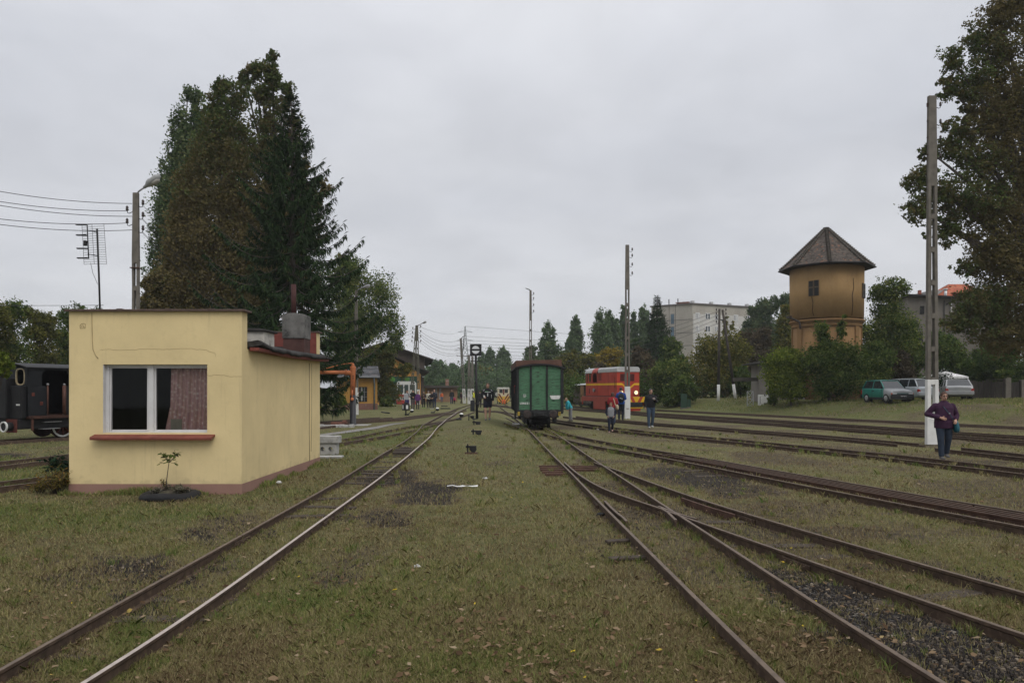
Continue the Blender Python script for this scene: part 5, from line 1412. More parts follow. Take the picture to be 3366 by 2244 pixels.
# ---- yellow railcar in the distance
orr = ground_at(1655.5, 92); rc = thing('railcar', 'small yellow and dark red rail trolley with a cream cab far down the line', 'railcar', orr, R_(3))
Mcr_ = mat('railcar_cream', (.55, .50, .36), .6); Mry = mat('railcar_yellow', (.50, .32, .05), .6, .2, 4); Mdr = mat('railcar_red', (.12, .025, .025), .6)
k_ = 92/F
def rz_(py): return P(0, py, 92).z-orr.z
ww = 19.5*k_
mb = MB(); mb.prism([(-ww, rz_(1302)), (ww, rz_(1302)), (ww, rz_(1278)), (ww*.93, rz_(1274)), (-ww*.93, rz_(1274)), (-ww, rz_(1278))], 0, 3.6, 'y'); mb.build('cab', Mcr_, rc, .04)
mb = MB(); mb.prism([(-ww, rz_(1302)), (ww, rz_(1302)), (ww, rz_(1317)), (ww*.55, rz_(1323)), (-ww*.55, rz_(1323)), (-ww, rz_(1317))], -.12, 4.2, 'y'); mb.build('lower_body', Mry, rc, .03)
mb = MB()
for s in (-1, 1):
    mb.prism([(s*ww*.95, rz_(1294)), (s*ww*.65, rz_(1294)), (0, rz_(1316)), (0, rz_(1322))], -.14, -.10, 'y')
    mb.prism([(s*ww*.98, rz_(1306)), (s*ww*.98, rz_(1300)), (s*ww*.25, rz_(1321)), (s*ww*.45, rz_(1322))], -.135, -.10, 'y')
mb.bx(-.09, .09, -.03, 0, rz_(1297), rz_(1278)); mb.build('chevron', Mdr, rc)
for s in (-1, 1):
    MB().bx(s*.13, s*ww*.72, -.02, .01, rz_(1291), rz_(1279)).build('window', Mgl, rc)
    for y in (.8, 3.2):
        o = wheel_mesh(.28, .1).build('wheel', M['black'], rc); o.location = (s*.42, y, .3)
mb = MB(); mb.bx(-.45, .45, 0, 3.8, .2, rz_(1322)); mb.build('underframe', M['black'], rc)
mb = MB(); mb.bx(-.22, .22, -.30, -.16, rz_(1320), rz_(1313)); mb.bx(-.20, -.06, -.3, -.16, .02, rz_(1318)); mb.bx(.06, .20, -.3, -.16, .02, rz_(1318)); mb.build('orange_apron', mat('hi_vis_orange', (.60, .12, .03), .6), rc, .03)
MB().prism([(-ww*1.02, rz_(1278)), (-ww*.9, rz_(1272.5)), (ww*.9, rz_(1272.5)), (ww*1.02, rz_(1278))], -.06, 3.66, 'y').build('roof', mat('railcar_roof', (.55, .54, .50), .6), rc)
# ---- black steam locomotive behind the hut
los = thing('steam_locomotive', 'black narrow gauge steam locomotive seen from its cab end, at the far left', 'steam locomotive')
dd_ = Vector((.37, .929, 0)).normalized(); th = math.atan2(dd_.y, dd_.x)-PI/2
cor = P(93, 1, 23.6); cs = Vector((cor.x, 23.6, 0)); 
# local: x across (right side faces the camera), y forward, rear face at y=0
ws = 1.0
org = cs-Vector((math.cos(th), math.sin(th), 0))*ws; org.z = gh(org.x, org.y)
los.location = org; los.rotation_euler.z = th
zq = lambda py, Y=23.8: P(0, py, Y).z-org.z
Ms = mat('loco_black_grey', (.006, .007, .009), .55, .35, 4, (.055, .025, .018), (.64, .74), 9); Mk = M['black']
zf = zq(1366); zr = zq(1207)
# right side wall with doorway and two windows
d0, d1 = .62, 1.28
zd = zq(1268); 
mb = MB()
mb.bx(ws-.04, ws, 0, d0, zf, zd); mb.bx(ws-.04, ws, d1, 2.7, zf, zd)                         # lower panels
pts_ = [(0, zd), (.36, zd), (.36, zr-.05), (0, zr-.05)]
mb.prism([(.0, zd), (d0-.16, zd), (d0-.16, zr-.22), (d0-.06, zr-.1), (d0+.05, zr-.06), (d0+.05, zr), (0, zr)], ws-.04, ws, 'x')
mb.prism([(d1+.12, zd), (d1+.22, zd), (d1+.22, zr), (d0+.05, zr), (d0+.05, zr-.06), (d1+.02, zr-.07), (d1+.12, zr-.2)], ws-.04, ws, 'x')
mb.bx(ws-.04, ws, d1+.22, 2.7, zr-.1, zr); mb.bx(ws-.04, ws, d1+.22, 1.62, zd, zr-.1); mb.bx(ws-.04, ws, 2.4, 2.7, zd, zr-.1); mb.bx(ws-.04, ws, 1.62, 2.4, zd, zq(1262)+.0) 
mb.bx(-ws, -ws+.04, 0, 2.7, zf, zr); mb.bx(-ws+.04, ws-.04, 2.66, 2.7, zf, zr)
# rear wall with oval window opening made of pieces
wxc, wzc = .62, zq(1238)
mb.bx(-ws+.04, ws-.04, 0, .04, zf, wzc-.24); mb.bx(-ws+.04, ws-.04, 0, .04, wzc+.24, zr); mb.bx(-ws+.04, wxc-.19, 0, .04, wzc-.24, wzc+.24); mb.bx(wxc+.19, ws-.04, 0, .04, wzc-.24, wzc+.24)
mb.build('cab', Ms, los, .012)
mb = MB()
rg = []
for i in range(24):
    a = 2*PI*i/24; q = abs(math.cos(a))**.6*math.copysign(1, math.cos(a)), abs(math.sin(a))**.6*math.copysign(1, math.sin(a))
    rg.append([(wxc+(.185+d)*q[0], y, wzc+(.24+d)*q[1]) for d, y in ((0, -.015), (.035, -.015), (.035, .03), (0, .03))])
mb.ring_loft(rg+[rg[0]], 0, False, False); mb.build('window_frame', mat('brass_worn', (.33, .27, .17), .5, .3, 9), los)
mb = MB()
for q in ((1.62, 1.66, zq(1262), zr-.1), (2.36, 2.40, zq(1262), zr-.1), (1.66, 2.36, zq(1262), zq(1262)+.04), (1.66, 2.36, zr-.14, zr-.1)): mb.bx(ws-.03, ws+.012, q[0], q[1], q[2], q[3])
mb.build('window_frame', mat('brass_worn', (.33, .27, .17), .5, .3, 9), los)
mb = MB(); xs_ = np.linspace(-ws-.1, ws+.08, 13)
mb.ring_loft([[(x, y, zr+.16*(1-(x/1.1)**2)+.0) for x in xs_]+[(x, y, zr-.03+.16*(1-(x/1.1)**2)) for x in xs_[::-1]] for y in (-.12, 2.9)], 0, False); mb.build('roof', Mk, los)
mb = MB(); mb.bx(-ws+.1, .38, -.30, 0, zf-.1, zq(1243)); mb.bx(.38, ws-.08, -.18, 0, zf-.1, zq(1268)); mb.build('coal_bunker', mat('bunker_black', (.008, .008, .009), .6), los, .03)
mb = MB(); mb.bx(-1.05, 1.05, .02, 5.6, zf-.10, zf); mb.build('footplate', mat('footplate_rust', (.05, .022, .015), .8, .4, 8), los, .01)
mb = MB(); mb.bx(-.85, .85, -.22, 5.5, .45, zf-.10); mb.build('frame', Mk, los, .03)
mb = MB().tube([(0, 2.7, zf+.85), (0, 5.4, zf+.85)], .55, 24); mb.tube([(0, 5.0, zf+1.3), (0, 5.0, zf+1.9)], [.16, .2], 14); mb.ell((0, 4, zf+1.4), (.3, .3, .3), 14, 8); mb.build('boiler', Mk, los)
for y in (d0+.02, d1-.06):
    o = MB().tube([(ws+.02, y, zf+.02), (ws+.02, y, zd+.02)], .028 if y < 1 else .06, 7).build('handrail', mat('handrail_rust', (.075, .032, .022), .7), los)
    MB().ell((ws+.02, y, zd+.05), .045, 8, 6).build('rail_knob', M['steel'], los)
for y, z in ((.16, zq(1296)), (.44, zq(1326)), (1.98, zq(1326))): MB().bx(ws-.005, ws+.012, y-.05, y+.05, z-.06, z+.06).build('cover_plate', mat('plate_rust', (.09, .025, .018), .8, .4, 12), los, .01)
MB().bx(ws, ws+.012, 1.52, 1.78, zq(1306.5), zq(1300.5)).build('number_plate', M['white'], los)
text_mesh('147', .05, M['black'], los, Matrix.Translation((ws+.016, 1.65, zq(1303.5))) @ Matrix.Rotation(PI/2, 4, 'Z') @ Matrix.Rotation(PI/2, 4, 'X'), 'plate_digits') if False else None
MB().bx(ws, ws+.01, 1.50, 1.83, zq(1327), zq(1314)).build('maker_plate', mat('plate_grey', (.05, .05, .052), .5), los, .006)
MB().bx(.70, .86, -.192, -.18, zq(1332), zq(1327)).build('white_tab', M['white'], los)
mb = MB().tube([(.55, -.2, zq(1400)), (.55, -.48, zq(1400))], .14, 16); mb.build('buffer', Mk, los)
rg = []
for i in range(28):
    a = 2*PI*i/28; rg.append([(.55+r*math.cos(a), y, zq(1400)+r*math.sin(a)) for r, y in ((.135, -.51), (.17, -.51), (.17, -.46), (.135, -.46))])
mb = MB(); mb.ring_loft(rg+[rg[0]], 0, False, False); mb.build('buffer_rim', M['white'], los)
MB().bx(.3, .8, -.25, -.22, zq(1420), zf-.1).build('buffer_plate', mat('plate_rust', (.09, .025, .018), .8), los)
rw = .38
for y in (1.55, 2.9, 4.2):
    for s in (-1, 1):
        w_o = wheel_mesh(rw, .12).build('wheel', mat('wheel_oxide', (.045, .016, .013), .7, .4, 6), los); w_o.location = (s*.44, y, .115+rw)
        if s > 0:
            rg = []
            for i in range(36):
                a = 2*PI*i/36; rg.append([(x, r*math.cos(a), r*math.sin(a)) for r, x in ((rw-.055, .075), (rw+.01, .075), (rw+.01, .06), (rw-.055, .06))])
            m2 = MB(); m2.ring_loft(rg+[rg[0]], 0, False, False); o = m2.build('tyre_rim', M['white'], w_o)
            m3 = MB()
            for j in range(8):
                a = 2*PI*j/8; m3.tube([(.07, 0, 0), (.07, (rw-.05)*math.cos(a), (rw-.05)*math.sin(a))], .03, 5)
            m3.build('spokes', mat('spoke_red', (.11, .028, .02), .7), w_o)
mb = MB(); mb.bx(.75, 1.0, .55, 1.15, zq(1389), zq(1387)); mb.bx(.75, 1.0, .5, 1.1, zq(1412), zq(1409.5)); mb.build('step', M['steel'], los)
mb = MB(); mb.bx(.98, 1.03, .1, .16, zq(1414), zf-.1); mb.build('step_bracket', mat('handrail_rust', (.075, .032, .022), .7), los)
# ================================================================ buildings
def stucco(name, col, stain, lim=(.5, .72), vs=.35, sc=1.0):
    m = D.materials.new(name); k = N(m); v = k.coord('Object')
    c = k.ramp(k.noise(v, .5*sc, 6, .6), [(.3, mul(col, .85)), (.7, mul(col, 1.15))])
    s = k.n('ShaderNodeMapping', {'Vector': v, 'Scale': (1, 1, vs*.5)}).outputs[0]
    c = k.mix(k.ramp(k.noise(s, 1.1*sc, 6, .65), [(lim[0], 0), (lim[1]+.08, .6)]), c, stain)
    c = k.mix(k.ramp(k.noise(v, 6*sc, 5, .7), [(.5, 0), (.8, .35)]), c, stain)
    k.out(k.bsdf(c, .95, 0, .12, k.noise(v, 30, 3), .3, .02)); return m
def tiles(name, col, col2, sc, rows, vscale=(1, 1, 1)):
    m = D.materials.new(name); k = N(m); v = k.coord('Object')
    sepn = k.n('ShaderNodeSeparateXYZ', {0: v})
    z = k.n('ShaderNodeMath', {0: sepn.outputs[2], 1: rows}, operation='MULTIPLY').outputs[0]
    fr = k.n('ShaderNodeMath', {0: z}, operation='FRACT').outputs[0]
    vo = k.n('ShaderNodeTexVoronoi', {'Vector': v, 'Scale': sc}).outputs['Color']
    tv = k.n('ShaderNodeSeparateColor', {0: vo}).outputs[0]
    c = k.ramp(tv, [(0, mul(col, .6)), (.6, mul(col, 1.1)), (.86, mul(col, 1.4)), (.95, col2)])
    c = k.mix(k.ramp(fr, [(0, .75), (.22, 0)]), c, (.012, .01, .01))
    k.out(k.bsdf(c, .85, 0, .2, fr, .8, .04)); return m
Mdark = mat('dark_opening', (.008, .008, .009), .6)
# ---- water tower
YT = 58; ot = ground_at(2716, YT); 
wt = thing('water_tower', 'round ochre water tower with a conical tiled roof among the bushes', 'water tower', ot, -math.atan(ot.x/YT))
tz = lambda py: P(0, py, YT).z-ot.z
Rr = 123*YT/F*.925; Rl = 111*YT/F*.925; Re = 155*YT/F*.905
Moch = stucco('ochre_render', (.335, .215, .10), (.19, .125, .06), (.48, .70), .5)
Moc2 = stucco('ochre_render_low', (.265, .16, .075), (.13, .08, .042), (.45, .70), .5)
def cylw(mb, r0, r1, z0, z1, n=64, m=0): mb.ring_loft([[(r*math.cos(2*PI*j/n), r*math.sin(2*PI*j/n), z) for j in range(n)] for r, z in ((r0, z0), (r1, z1))], m, True, True)
# local frame: -y faces the camera
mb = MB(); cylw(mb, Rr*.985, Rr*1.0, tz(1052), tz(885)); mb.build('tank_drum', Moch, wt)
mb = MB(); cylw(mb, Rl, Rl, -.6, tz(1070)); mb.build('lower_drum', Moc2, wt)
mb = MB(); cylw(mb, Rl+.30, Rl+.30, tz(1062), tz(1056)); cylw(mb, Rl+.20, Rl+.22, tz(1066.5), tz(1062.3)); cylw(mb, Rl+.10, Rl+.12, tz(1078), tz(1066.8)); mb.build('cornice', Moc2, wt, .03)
for i in range(10):
    a = 2*PI*i/10+.40
    pm = MB().bx(-.24, .24, -.10, .12, -.5, tz(1078.4)); o = pm.build('pilaster', Moc2, wt, .02)
    o.location = (math.sin(a)*Rl, -math.cos(a)*Rl, 0); o.rotation_euler.z = a
def tower_win(px, py0, py1, wpx_, name='window'):
    a = math.asin(max(-.985, min(.985, (px-2716)/123)))
    z0, z1 = tz(py1), tz(py0); h = z1-z0
    fr = MB(); ww = wpx_*YT/F
    t = Matrix.Rotation(a, 4, 'Z') @ Matrix.Translation((0, -Rr, 0))
    fr.bx(-ww/2, ww/2, -.03, .25, z0, z1, M=t); o = fr.build(name, Mdark, wt)
    m2 = MB(); m2.bx(-ww/2-.05, -ww/2, -.035, .2, z0, z1, M=t); m2.bx(ww/2, ww/2+.05, -.035, .2, z0, z1, M=t); m2.bx(-ww/2, ww/2, -.04, -.03, z0+h*.52, z0+h*.60, M=t); m2.build('frame', mat('old_timber', (.10, .075, .05), .9), o)
tower_win(2668, 935, 983, 12); tower_win(2685, 934, 983, 12); tower_win(2835, 942, 988, 30)
# roof: octagonal pyramid with a slight kick at the eaves and ridge tiles
nr = 8; a0 = R_(-90+4)
ring = lambda r, z: [(r*math.cos(a0+2*PI*j/nr), r*math.sin(a0+2*PI*j/nr), z) for j in range(nr)]
ze, za = tz(884), tz(751)
Mtile = tiles('old_roof_tiles', (.085, .072, .062), (.19, .10, .065), 6.5, 5.2)
mb = MB(); mb.ring_loft([ring(Re*1.03, ze-.02), ring(Re*.86, ze+.48), ring(.06, za)], 0, False, False); mb.build('roof', Mtile, wt)
mb = MB(); mb.ring_loft([ring(Re*1.03, ze-.05), ring(Re*1.03, ze-.021)], 0, False, False); mb.ring_loft([ring(Re*1.03, ze-.05), ring(Rr*.9, ze-.10)], 0, False, False); mb.build('soffit', mat('soffit_dark', (.035, .03, .026), .9), wt)
mb = MB(); g = ring(Re*1.05, ze-.03); mb.tube(g+[g[0]], .06, 6, caps=False); mb.build('gutter', Mdark, wt)
for j in range(nr):
    p0, p1, p2 = Vector(ring(Re*1.03, ze)[j]), Vector(ring(Re*.86, ze+.49)[j]), Vector(ring(.06, za)[j]); mb = MB()
    ns = 26
    for q in range(ns):
        f = q/ns; a = p0.lerp(p1, f/.16) if f < .16 else p1.lerp(p2, (f-.16)/.84); f2 = (q+1.15)/ns; b = p0.lerp(p1, f2/.16) if f2 < .16 else p1.lerp(p2, min(1, (f2-.16)/.84))
        mb.tube([a+Vector((0, 0, .07)), b+Vector((0, 0, .02))], [.15, .10], 6)
    mb.build('ridge_tiles', mat('ridge_tile', (.11, .098, .085), .85, .4, 5, (.14, .075, .055), (.62, .7), 3), wt)
aa = math.asin((2616-2716)/123*.98)
t = Matrix.Rotation(aa, 4, 'Z') @ Matrix.Translation((0, -Rl-.1, 0))
mb = MB(); mb.tube([(-.1, -.7, tz(1046)), (.1, -.45, tz(1052)), (.45, -.15, tz(1062)), (.48, -.12, tz(1085))], [.10, .09, .08, .07], 8, M=t); mb.box((-.1, -.7, tz(1045)), (.3, .3, .18), M=t); mb.build('outlet_pipe', mat('old_pipe', (.05, .04, .035), .8), wt, .02)
mb = MB(); 
for q in ([(2800, 930), (2802, 960), (2797, 985), (2799, 1010), (2796, 1048)], [(2670, 985), (2674, 1005), (2672, 1030), (2676, 1046)]):
    pts = []
    for px, py in q:
        a = math.asin((px-2716)/123); pts.append((math.sin(a)*Rr*.999, -math.cos(a)*Rr*.999, tz(py)))
    mb.tube(pts, .022, 4)
mb.build('wall_crack', mat('crack_dark', (.05, .03, .018), .95), wt)
mb = MB(); mb.box((math.sin(.25)*(Rl+.0), -math.cos(.25)*(Rl+.0), 1.05), (1.3, .12, 2.3), rz=.25); mb.build('door', mat('tower_door', (.06, .035, .025), .85, .3, 4), wt)
# ---- small concrete hut by the tower
oh = ground_at(2500, 57); sh = thing('concrete_hut', 'small grey concrete hut with a flat roof left of the water tower', 'hut', (P(2497, 1, 57).x, 57, oh.z), -.12)
hz_ = lambda py: P(0, py, 57).z-oh.z
Mch = stucco('grey_hut_wall', (.20, .185, .165), (.08, .07, .06))
mb = MB(); wh = 3.4
mb.bx(0, wh, 0, 3.2, -.3, hz_(1196)); mb.build('wall', Mch, sh)
mb = MB(); mb.prism([(-.75, hz_(1196)), (wh+.4, hz_(1190)), (wh+.4, hz_(1182)), (-.1, hz_(1188)), (-.75, hz_(1193))], -.5, 3.5, 'y'); mb.build('roof', mat('hut_roof', (.07, .068, .065), .9), sh, .02)
f = MB().bx(.62, .64+.42, -.03, .02, hz_(1250), hz_(1213)).build('window', Mdark, sh)
m2 = MB()
for i in range(4): m2.bx(.66+i*.11, .68+i*.11, -.05, -.03, hz_(1250), hz_(1213))
m2.build('window_bars', M['black'], f)
MB().bx(.12, .20, -.06, 0, 0, hz_(1200)).build('pilaster', Mch, sh); MB().bx(.2, 1.6, -.02, .0, hz_(1206), hz_(1202)).build('lintel', Mch, sh)
mb = MB(); mb.bx(-1.9, 0.0, .6, .8, hz_(1252), hz_(1240)); mb.build('beam', mat('mossy_beam', (.06, .055, .045), .9), sh)
oc_ = ground_at(2508, 55.6); cb = thing('utility_cabinet', 'white double utility cabinet standing before the concrete hut', 'cabinet', oc_)
MB().bx(-.33, .0, -.2, .2, -.1, .75).build('cabinet_box', M['white'], cb, .015); MB().bx(.01, .34, -.2, .2, .12, .72).build('cabinet_box', M['white'], cb, .015); MB().bx(.05, .3, -.1, .15, -.1, .12).build('plinth', M['conc'], cb)
MB().bx(-.30, -.27, -.215, -.2, .05, .6).build('stain', M['black'], cb)
og = ground_at(2466, 56); gt_ = thing('metal_gate', 'narrow light grey metal gate with crossed bars by the concrete hut', 'gate', og)
mb = MB(); gw, gt2 = .23, 1.18
for x in (-gw, gw): mb.bx(x-.025, x+.025, -.02, .02, 0, gt2)
mb.bx(-gw, gw, -.02, .02, gt2-.05, gt2); mb.bx(-gw, gw, -.02, .02, .05, .09); mb.bx(-gw, gw, -.02, .02, .55, .59)
mb.tube([(-gw, 0, .07), (gw, 0, .57)], .016, 5); mb.tube([(gw, 0, .07), (-gw, 0, .57)], .016, 5); mb.tube([(-gw, 0, .57), (gw, 0, gt2)], .016, 5); mb.tube([(gw, 0, .57), (-gw, 0, gt2)], .016, 5)
mb.build('gate_frame', mat('gate_grey', (.30, .31, .31), .6), gt_)
# ---- engine shed with painted door
YS = 90; os_ = ground_at(1320, YS); ksd = YS/F
es = thing('engine_shed', 'orange engine shed with raised dark roof and a railcar painted on its green door', 'shed', (P(1400, 1, YS).x, YS, os_.z), R_(8.5))
X0 = es.location.x
ex = lambda px: P(px, 1, YS).x-X0
ez = lambda py: P(0, py, YS).z-os_.z
Mor2 = stucco('orange_render', (.46, .24, .065), (.20, .10, .04), (.6, .85))
xr = ex(1383); xc = ex(1262); xl = 2*xc-xr; 
zE = ez(1228); zA = ez(1160)
Ls = 22
mb = MB(); mb.prism([(xl, -.4), (xr, -.4), (xr, zE-.02), (xc, zA+.05), (xl, zE-.02)], 0, .35, 'y'); mb.bx(xr-.3, xr, .35, Ls, -.4, zE-.1); mb.bx(xl, xl+.3, .35, Ls, -.4, zE-.1)
mb.build('wall', Mor2, es)
# lower roof (two slopes) and monitor above
Mrf = mat('shed_roof_dark', (.045, .040, .038), .9, .3, 2)
def slope(mb, xa, za, xb, zb, t, y0, y1): mb.prism([(xa, za), (xb, zb), (xb, zb+t), (xa, za+t)], y0, y1, 'y')
mb = MB(); xo = ex(1410); zo = ez(1222)
slope(mb, xc, zA+.12, xo, zo-.1, .14, -.7, Ls+.5); slope(mb, 2*xc-xo, zo-.1, xc, zA+.12, .14, -.7, Ls+.5); mb.build('roof', Mrf, es)
zA2 = ez(1131); xm = ex(1396); zm = ez(1172); xo2 = ex(1424); zo2 = ez(1185)
mfa = stucco('monitor_boards', (.085, .070, .058), (.035, .03, .028))
mb = MB(); pts = [(xc, zA+.3), (xm, ez(1216)), (xm, zm-.02), (xc, zA2-.05), (2*xc-xm, zm-.02), (2*xc-xm, ez(1216))]
mb.prism(pts, -.35, Ls, 'y'); mb.build('monitor_wall', mfa, es)
mb = MB(); slope(mb, xc, zA2, xo2, zo2, .16, -1.0, Ls+.6); slope(mb, 2*xc-xo2, zo2, xc, zA2, .16, -1.0, Ls+.6); mb.build('monitor_roof', Mrf, es)
mb = MB(); mb.tube([(xo2-.15, -.6, zo2-.1), (xo2-.55, -.2, zo2-.5)], .08, 6); mb.prism([(xr+.01, zE-.1), (xo-.1, zo-.12), (xr+.01, zo-.75)], -.5, -.3, 'y'); mb.build('bracket', mat('bracket_timber', (.03, .025, .02), .9), es)
MB().bx(xr, xr+.4, .5, Ls-2, -.4, zE-.4).build('side_lean_to', mfa, es)
# the green door and its painting (flat paint on the door leaf)
dxa, dxb, dza, dzb = ex(1272), ex(1371), -.1, ez(1236.5)
dr = MB().bx(dxa, dxb, -.05, -.002, dza, dzb).build('door', mat('door_green', (.018, .055, .032), .6, .25, .8), es)
MB().bx((dxa+dxb)/2-.02, (dxa+dxb)/2+.02, -.054, -.048, dza, dzb).build('door_gap', M['black'], dr)
lg = mat('painted_tree_green', (.065, .19, .028), .7, .35, 2)
mb = MB()
for px, py, r in ((1291, 1247, 9), (1339, 1246, 8)):
    n = 18; x, z, r = ex(px), ez(py), r*ksd
    MB().prism([(x+r*math.cos(2*PI*j/n), min(z+r*.9*math.sin(2*PI*j/n), dzb-.05)) for j in range(n)], -.058, -.05, 'y').build('painted_tree', lg, dr)
pw_ = mat('painted_white', (.55, .55, .54), .6, .06); prd = mat('painted_red', (.30, .025, .022), .6, .12); pgl = mat('painted_window', (.035, .055, .05), .5, .3, 1)
q = lambda a: [(ex(x), ez(y)) for x, y in a]
MB().prism(q([(1304, 1328), (1304, 1259), (1310, 1253), (1363, 1253), (1368.5, 1259), (1368.5, 1328)]), -.062, -.05, 'y').build('painted_railcar', pw_, dr)
mb = MB(); mb.prism(q([(1304, 1328), (1304, 1313.5), (1368.5, 1313.5), (1368.5, 1328)]), -.066, -.062, 'y'); mb.prism(q([(1304, 1305), (1304, 1296.5), (1368.5, 1296.5), (1368.5, 1305)]), -.066, -.062, 'y'); mb.build('painted_band', prd, dr)
mb = MB()
for a in ([(1309, 1294.5), (1309, 1264), (1326.5, 1264), (1326.5, 1289), (1323, 1294.5)], [(1330, 1294), (1330, 1264), (1343, 1264), (1343, 1294)], [(1347, 1294.5), (1347, 1264), (1364, 1264), (1364, 1294.5)]): mb.prism(q(a), -.066, -.062, 'y')
mb.build('painted_window', pgl, dr)
mb = MB()
for px in (1311.5, 1361): mb.cyl((ex(px), -.062, ez(1258.5)), (ex(px), -.068, ez(1258.5)), .10, n=12)
mb.cyl((ex(1327), -.062, ez(1309)), (ex(1327), -.068, ez(1309)), .13, n=12); mb.build('painted_lamp', M['black'], dr)
MB().bx(ex(1266), ex(1298), -1.2, -.3, 0, .08).build('door_slab', M['white'], es)
mb = MB(); mb.bx(ex(1255), ex(1271), -.04, -.002, .3, 2.2); mb.build('wall_mural', mat('mural_red', (.16, .035, .03), .8, .5, 2), es)
# ---- small ochre house with grey roof
YO = 64; oo = ground_at(1175, YO); oh2 = thing('lodge', 'small ochre building with grey felt roof and a stone base behind the water crane', 'building', (P(1106, 1, YO).x, YO, oo.z), R_(11))
xx0 = oh2.location.x; ox_ = lambda px: P(px, 1, YO).x-xx0; oz_ = lambda py: P(0, py, YO).z-oo.z
Mo3 = stucco('lodge_ochre', (.36, .20, .055), (.15, .10, .05), (.5, .75), 1, 1.6)
We, ye = ox_(1238), 4.5
mb = MB(); mb.bx(0, We, 0, ye, oz_(1326), oz_(1238)); mb.build('wall', Mo3, oh2)
MB().bx(-.03, We+.03, -.04, ye, -.3, oz_(1326)).build('stone_base', stucco('stone_base', (.17, .09, .07), (.25, .23, .21), (.55, .6), 1, 3), oh2)
mb = MB(); mb.prism([(-.3, oz_(1242)), (-.35, oz_(1237)), (ye/2, oz_(1186)), (ye+.4, oz_(1237)), (ye+.3, oz_(1242)), (ye/2, oz_(1193))], ox_(1100), ox_(1247)-.35, 'x')
mb = MB()
A = [(ox_(1098), -.45, oz_(1238)), (ox_(1247), -.45, oz_(1238)), (ox_(1241), ye*.55, oz_(1199)), (ox_(1098), ye*.55, oz_(1199))]
B = [(ox_(1098), ye+.4, oz_(1238)), (ox_(1247), ye+.4, oz_(1238))]
lo = lambda p: (p[0], p[1], p[2]-.12)
V_ = A+B+[lo(p) for p in A+B]
mb.add(V_, [(0, 1, 2, 3), (3, 2, 5, 4), (6, 9, 8, 7), (9, 10, 11, 8), (0, 6, 7, 1), (1, 7, 8, 2), (2, 8, 11, 5), (5, 11, 10, 4), (0, 3, 9, 6), (3, 4, 10, 9)])
mb.build('roof', tiles('grey_felt_roof', (.075, .078, .085), (.12, .11, .11), 3, 2.2), oh2)
MB().bx(0, We, .01, ye, oz_(1240), oz_(1210)).build('gable', Mo3, oh2) if False else None
MB().tube([(ox_(1098), -.47, oz_(1239)), (ox_(1246), -.47, oz_(1239))], .07, 7).build('gutter', mat('zinc', (.16, .17, .18), .5), oh2)
MB().tube([(ox_(1227), -.42, oz_(1240)), (ox_(1227.5), -.30, oz_(1254)), (ox_(1228.5), -.08, oz_(1262)), (ox_(1228), -.08, 0)], .06, 8).build('downpipe', mat('downpipe_blue', (.14, .19, .24), .5), oh2)
wf_ = MB().bx(ox_(1178), ox_(1205), -.03, .02, oz_(1320), oz_(1271)).build('window', Mdark, oh2)
m2 = MB()
for px in (1187, 1196): m2.bx(ox_(px)-.02, ox_(px)+.02, -.045, -.03, oz_(1320), oz_(1271))
for py in (1288, 1304): m2.bx(ox_(1178), ox_(1205), -.04, -.03, oz_(py)-.015, oz_(py)+.015)
m2.build('window_bars', M['steel'], wf_)
MB().bx(ox_(1185), ox_(1190), -.06, -.045, oz_(1317), oz_(1274)).build('notice_board', mat('notice_white', (.30, .30, .28), .7), wf_)
# ---- small brown brick shed at the end
YB = 108; ob = ground_at(1450, YB); bs = thing('brick_shed', 'low brown rendered shed with flat roof and brick chimney beyond the orange shed', 'shed', (P(1396, 1, YB).x, YB, ob.z), R_(5))
xb0 = bs.location.x; bx_ = lambda px: P(px, 1, YB).x-xb0; bz_ = lambda py: P(0, py, YB).z-ob.z
Mbr = stucco('brown_render', (.25, .155, .095), (.13, .085, .06), (.5, .75), 1, 1)
MB().bx(0, bx_(1503), 0, 6, -.4, bz_(1272)).build('wall', Mbr, bs)
mb = MB(); mb.prism([(bx_(1390), bz_(1274)), (bx_(1509), bz_(1273)), (bx_(1509), bz_(1267.5)), (bx_(1390), bz_(1266))], -.7, 6.4, 'y'); mb.build('roof', mat('shed_fascia', (.075, .065, .058), .9), bs)
MB().bx(bx_(1464), bx_(1475), 2, 2.5, bz_(1267), bz_(1245)).build('chimney', mat('old_brick', (.24, .12, .085), .9, .3, 5, (.32, .28, .25), (.5, .6), 4), bs)
mb = MB(); mb.bx(bx_(1431), bx_(1437), -.02, .01, .4, bz_(1276)); mb.bx(bx_(1443), bx_(1450), -.02, .01, .4, bz_(1276)); mb.build('wall_patch', mat('patch_grey', (.32, .31, .30), .9, .3, 3), bs)
MB().bx(0, bx_(1404), -.02, .01, .2, bz_(1275)).build('corner_patch', Mo3, bs)
# ---- block of flats
YF = 150; of = ground_at(2276, YF); af = R_(24)
fl = thing('apartment_block', 'weathered grey concrete block of flats behind the trees', 'apartment block', (P(2276, 1, YF).x, YF, of.z), af)
fz = lambda py: P(0, py, YF).z-of.z
Hf = fz(1000)
# local: corner at origin, right face runs along +x (receding), left face runs along +y... seen from the camera
def solve(px_t, ang):  # length along heading so that it lands on px_t
    d = Vector((math.cos(ang), math.sin(ang))); X, Y = fl.location.x, YF
    r = (px_t-CX)/F; return (r*Y-X)/(d.x-r*d.y)
Lr = solve(2500, af); Ll = solve(2141, af+PI/2+R_(36)) if False else None
Wl = solve(2141, PI-R_(35))
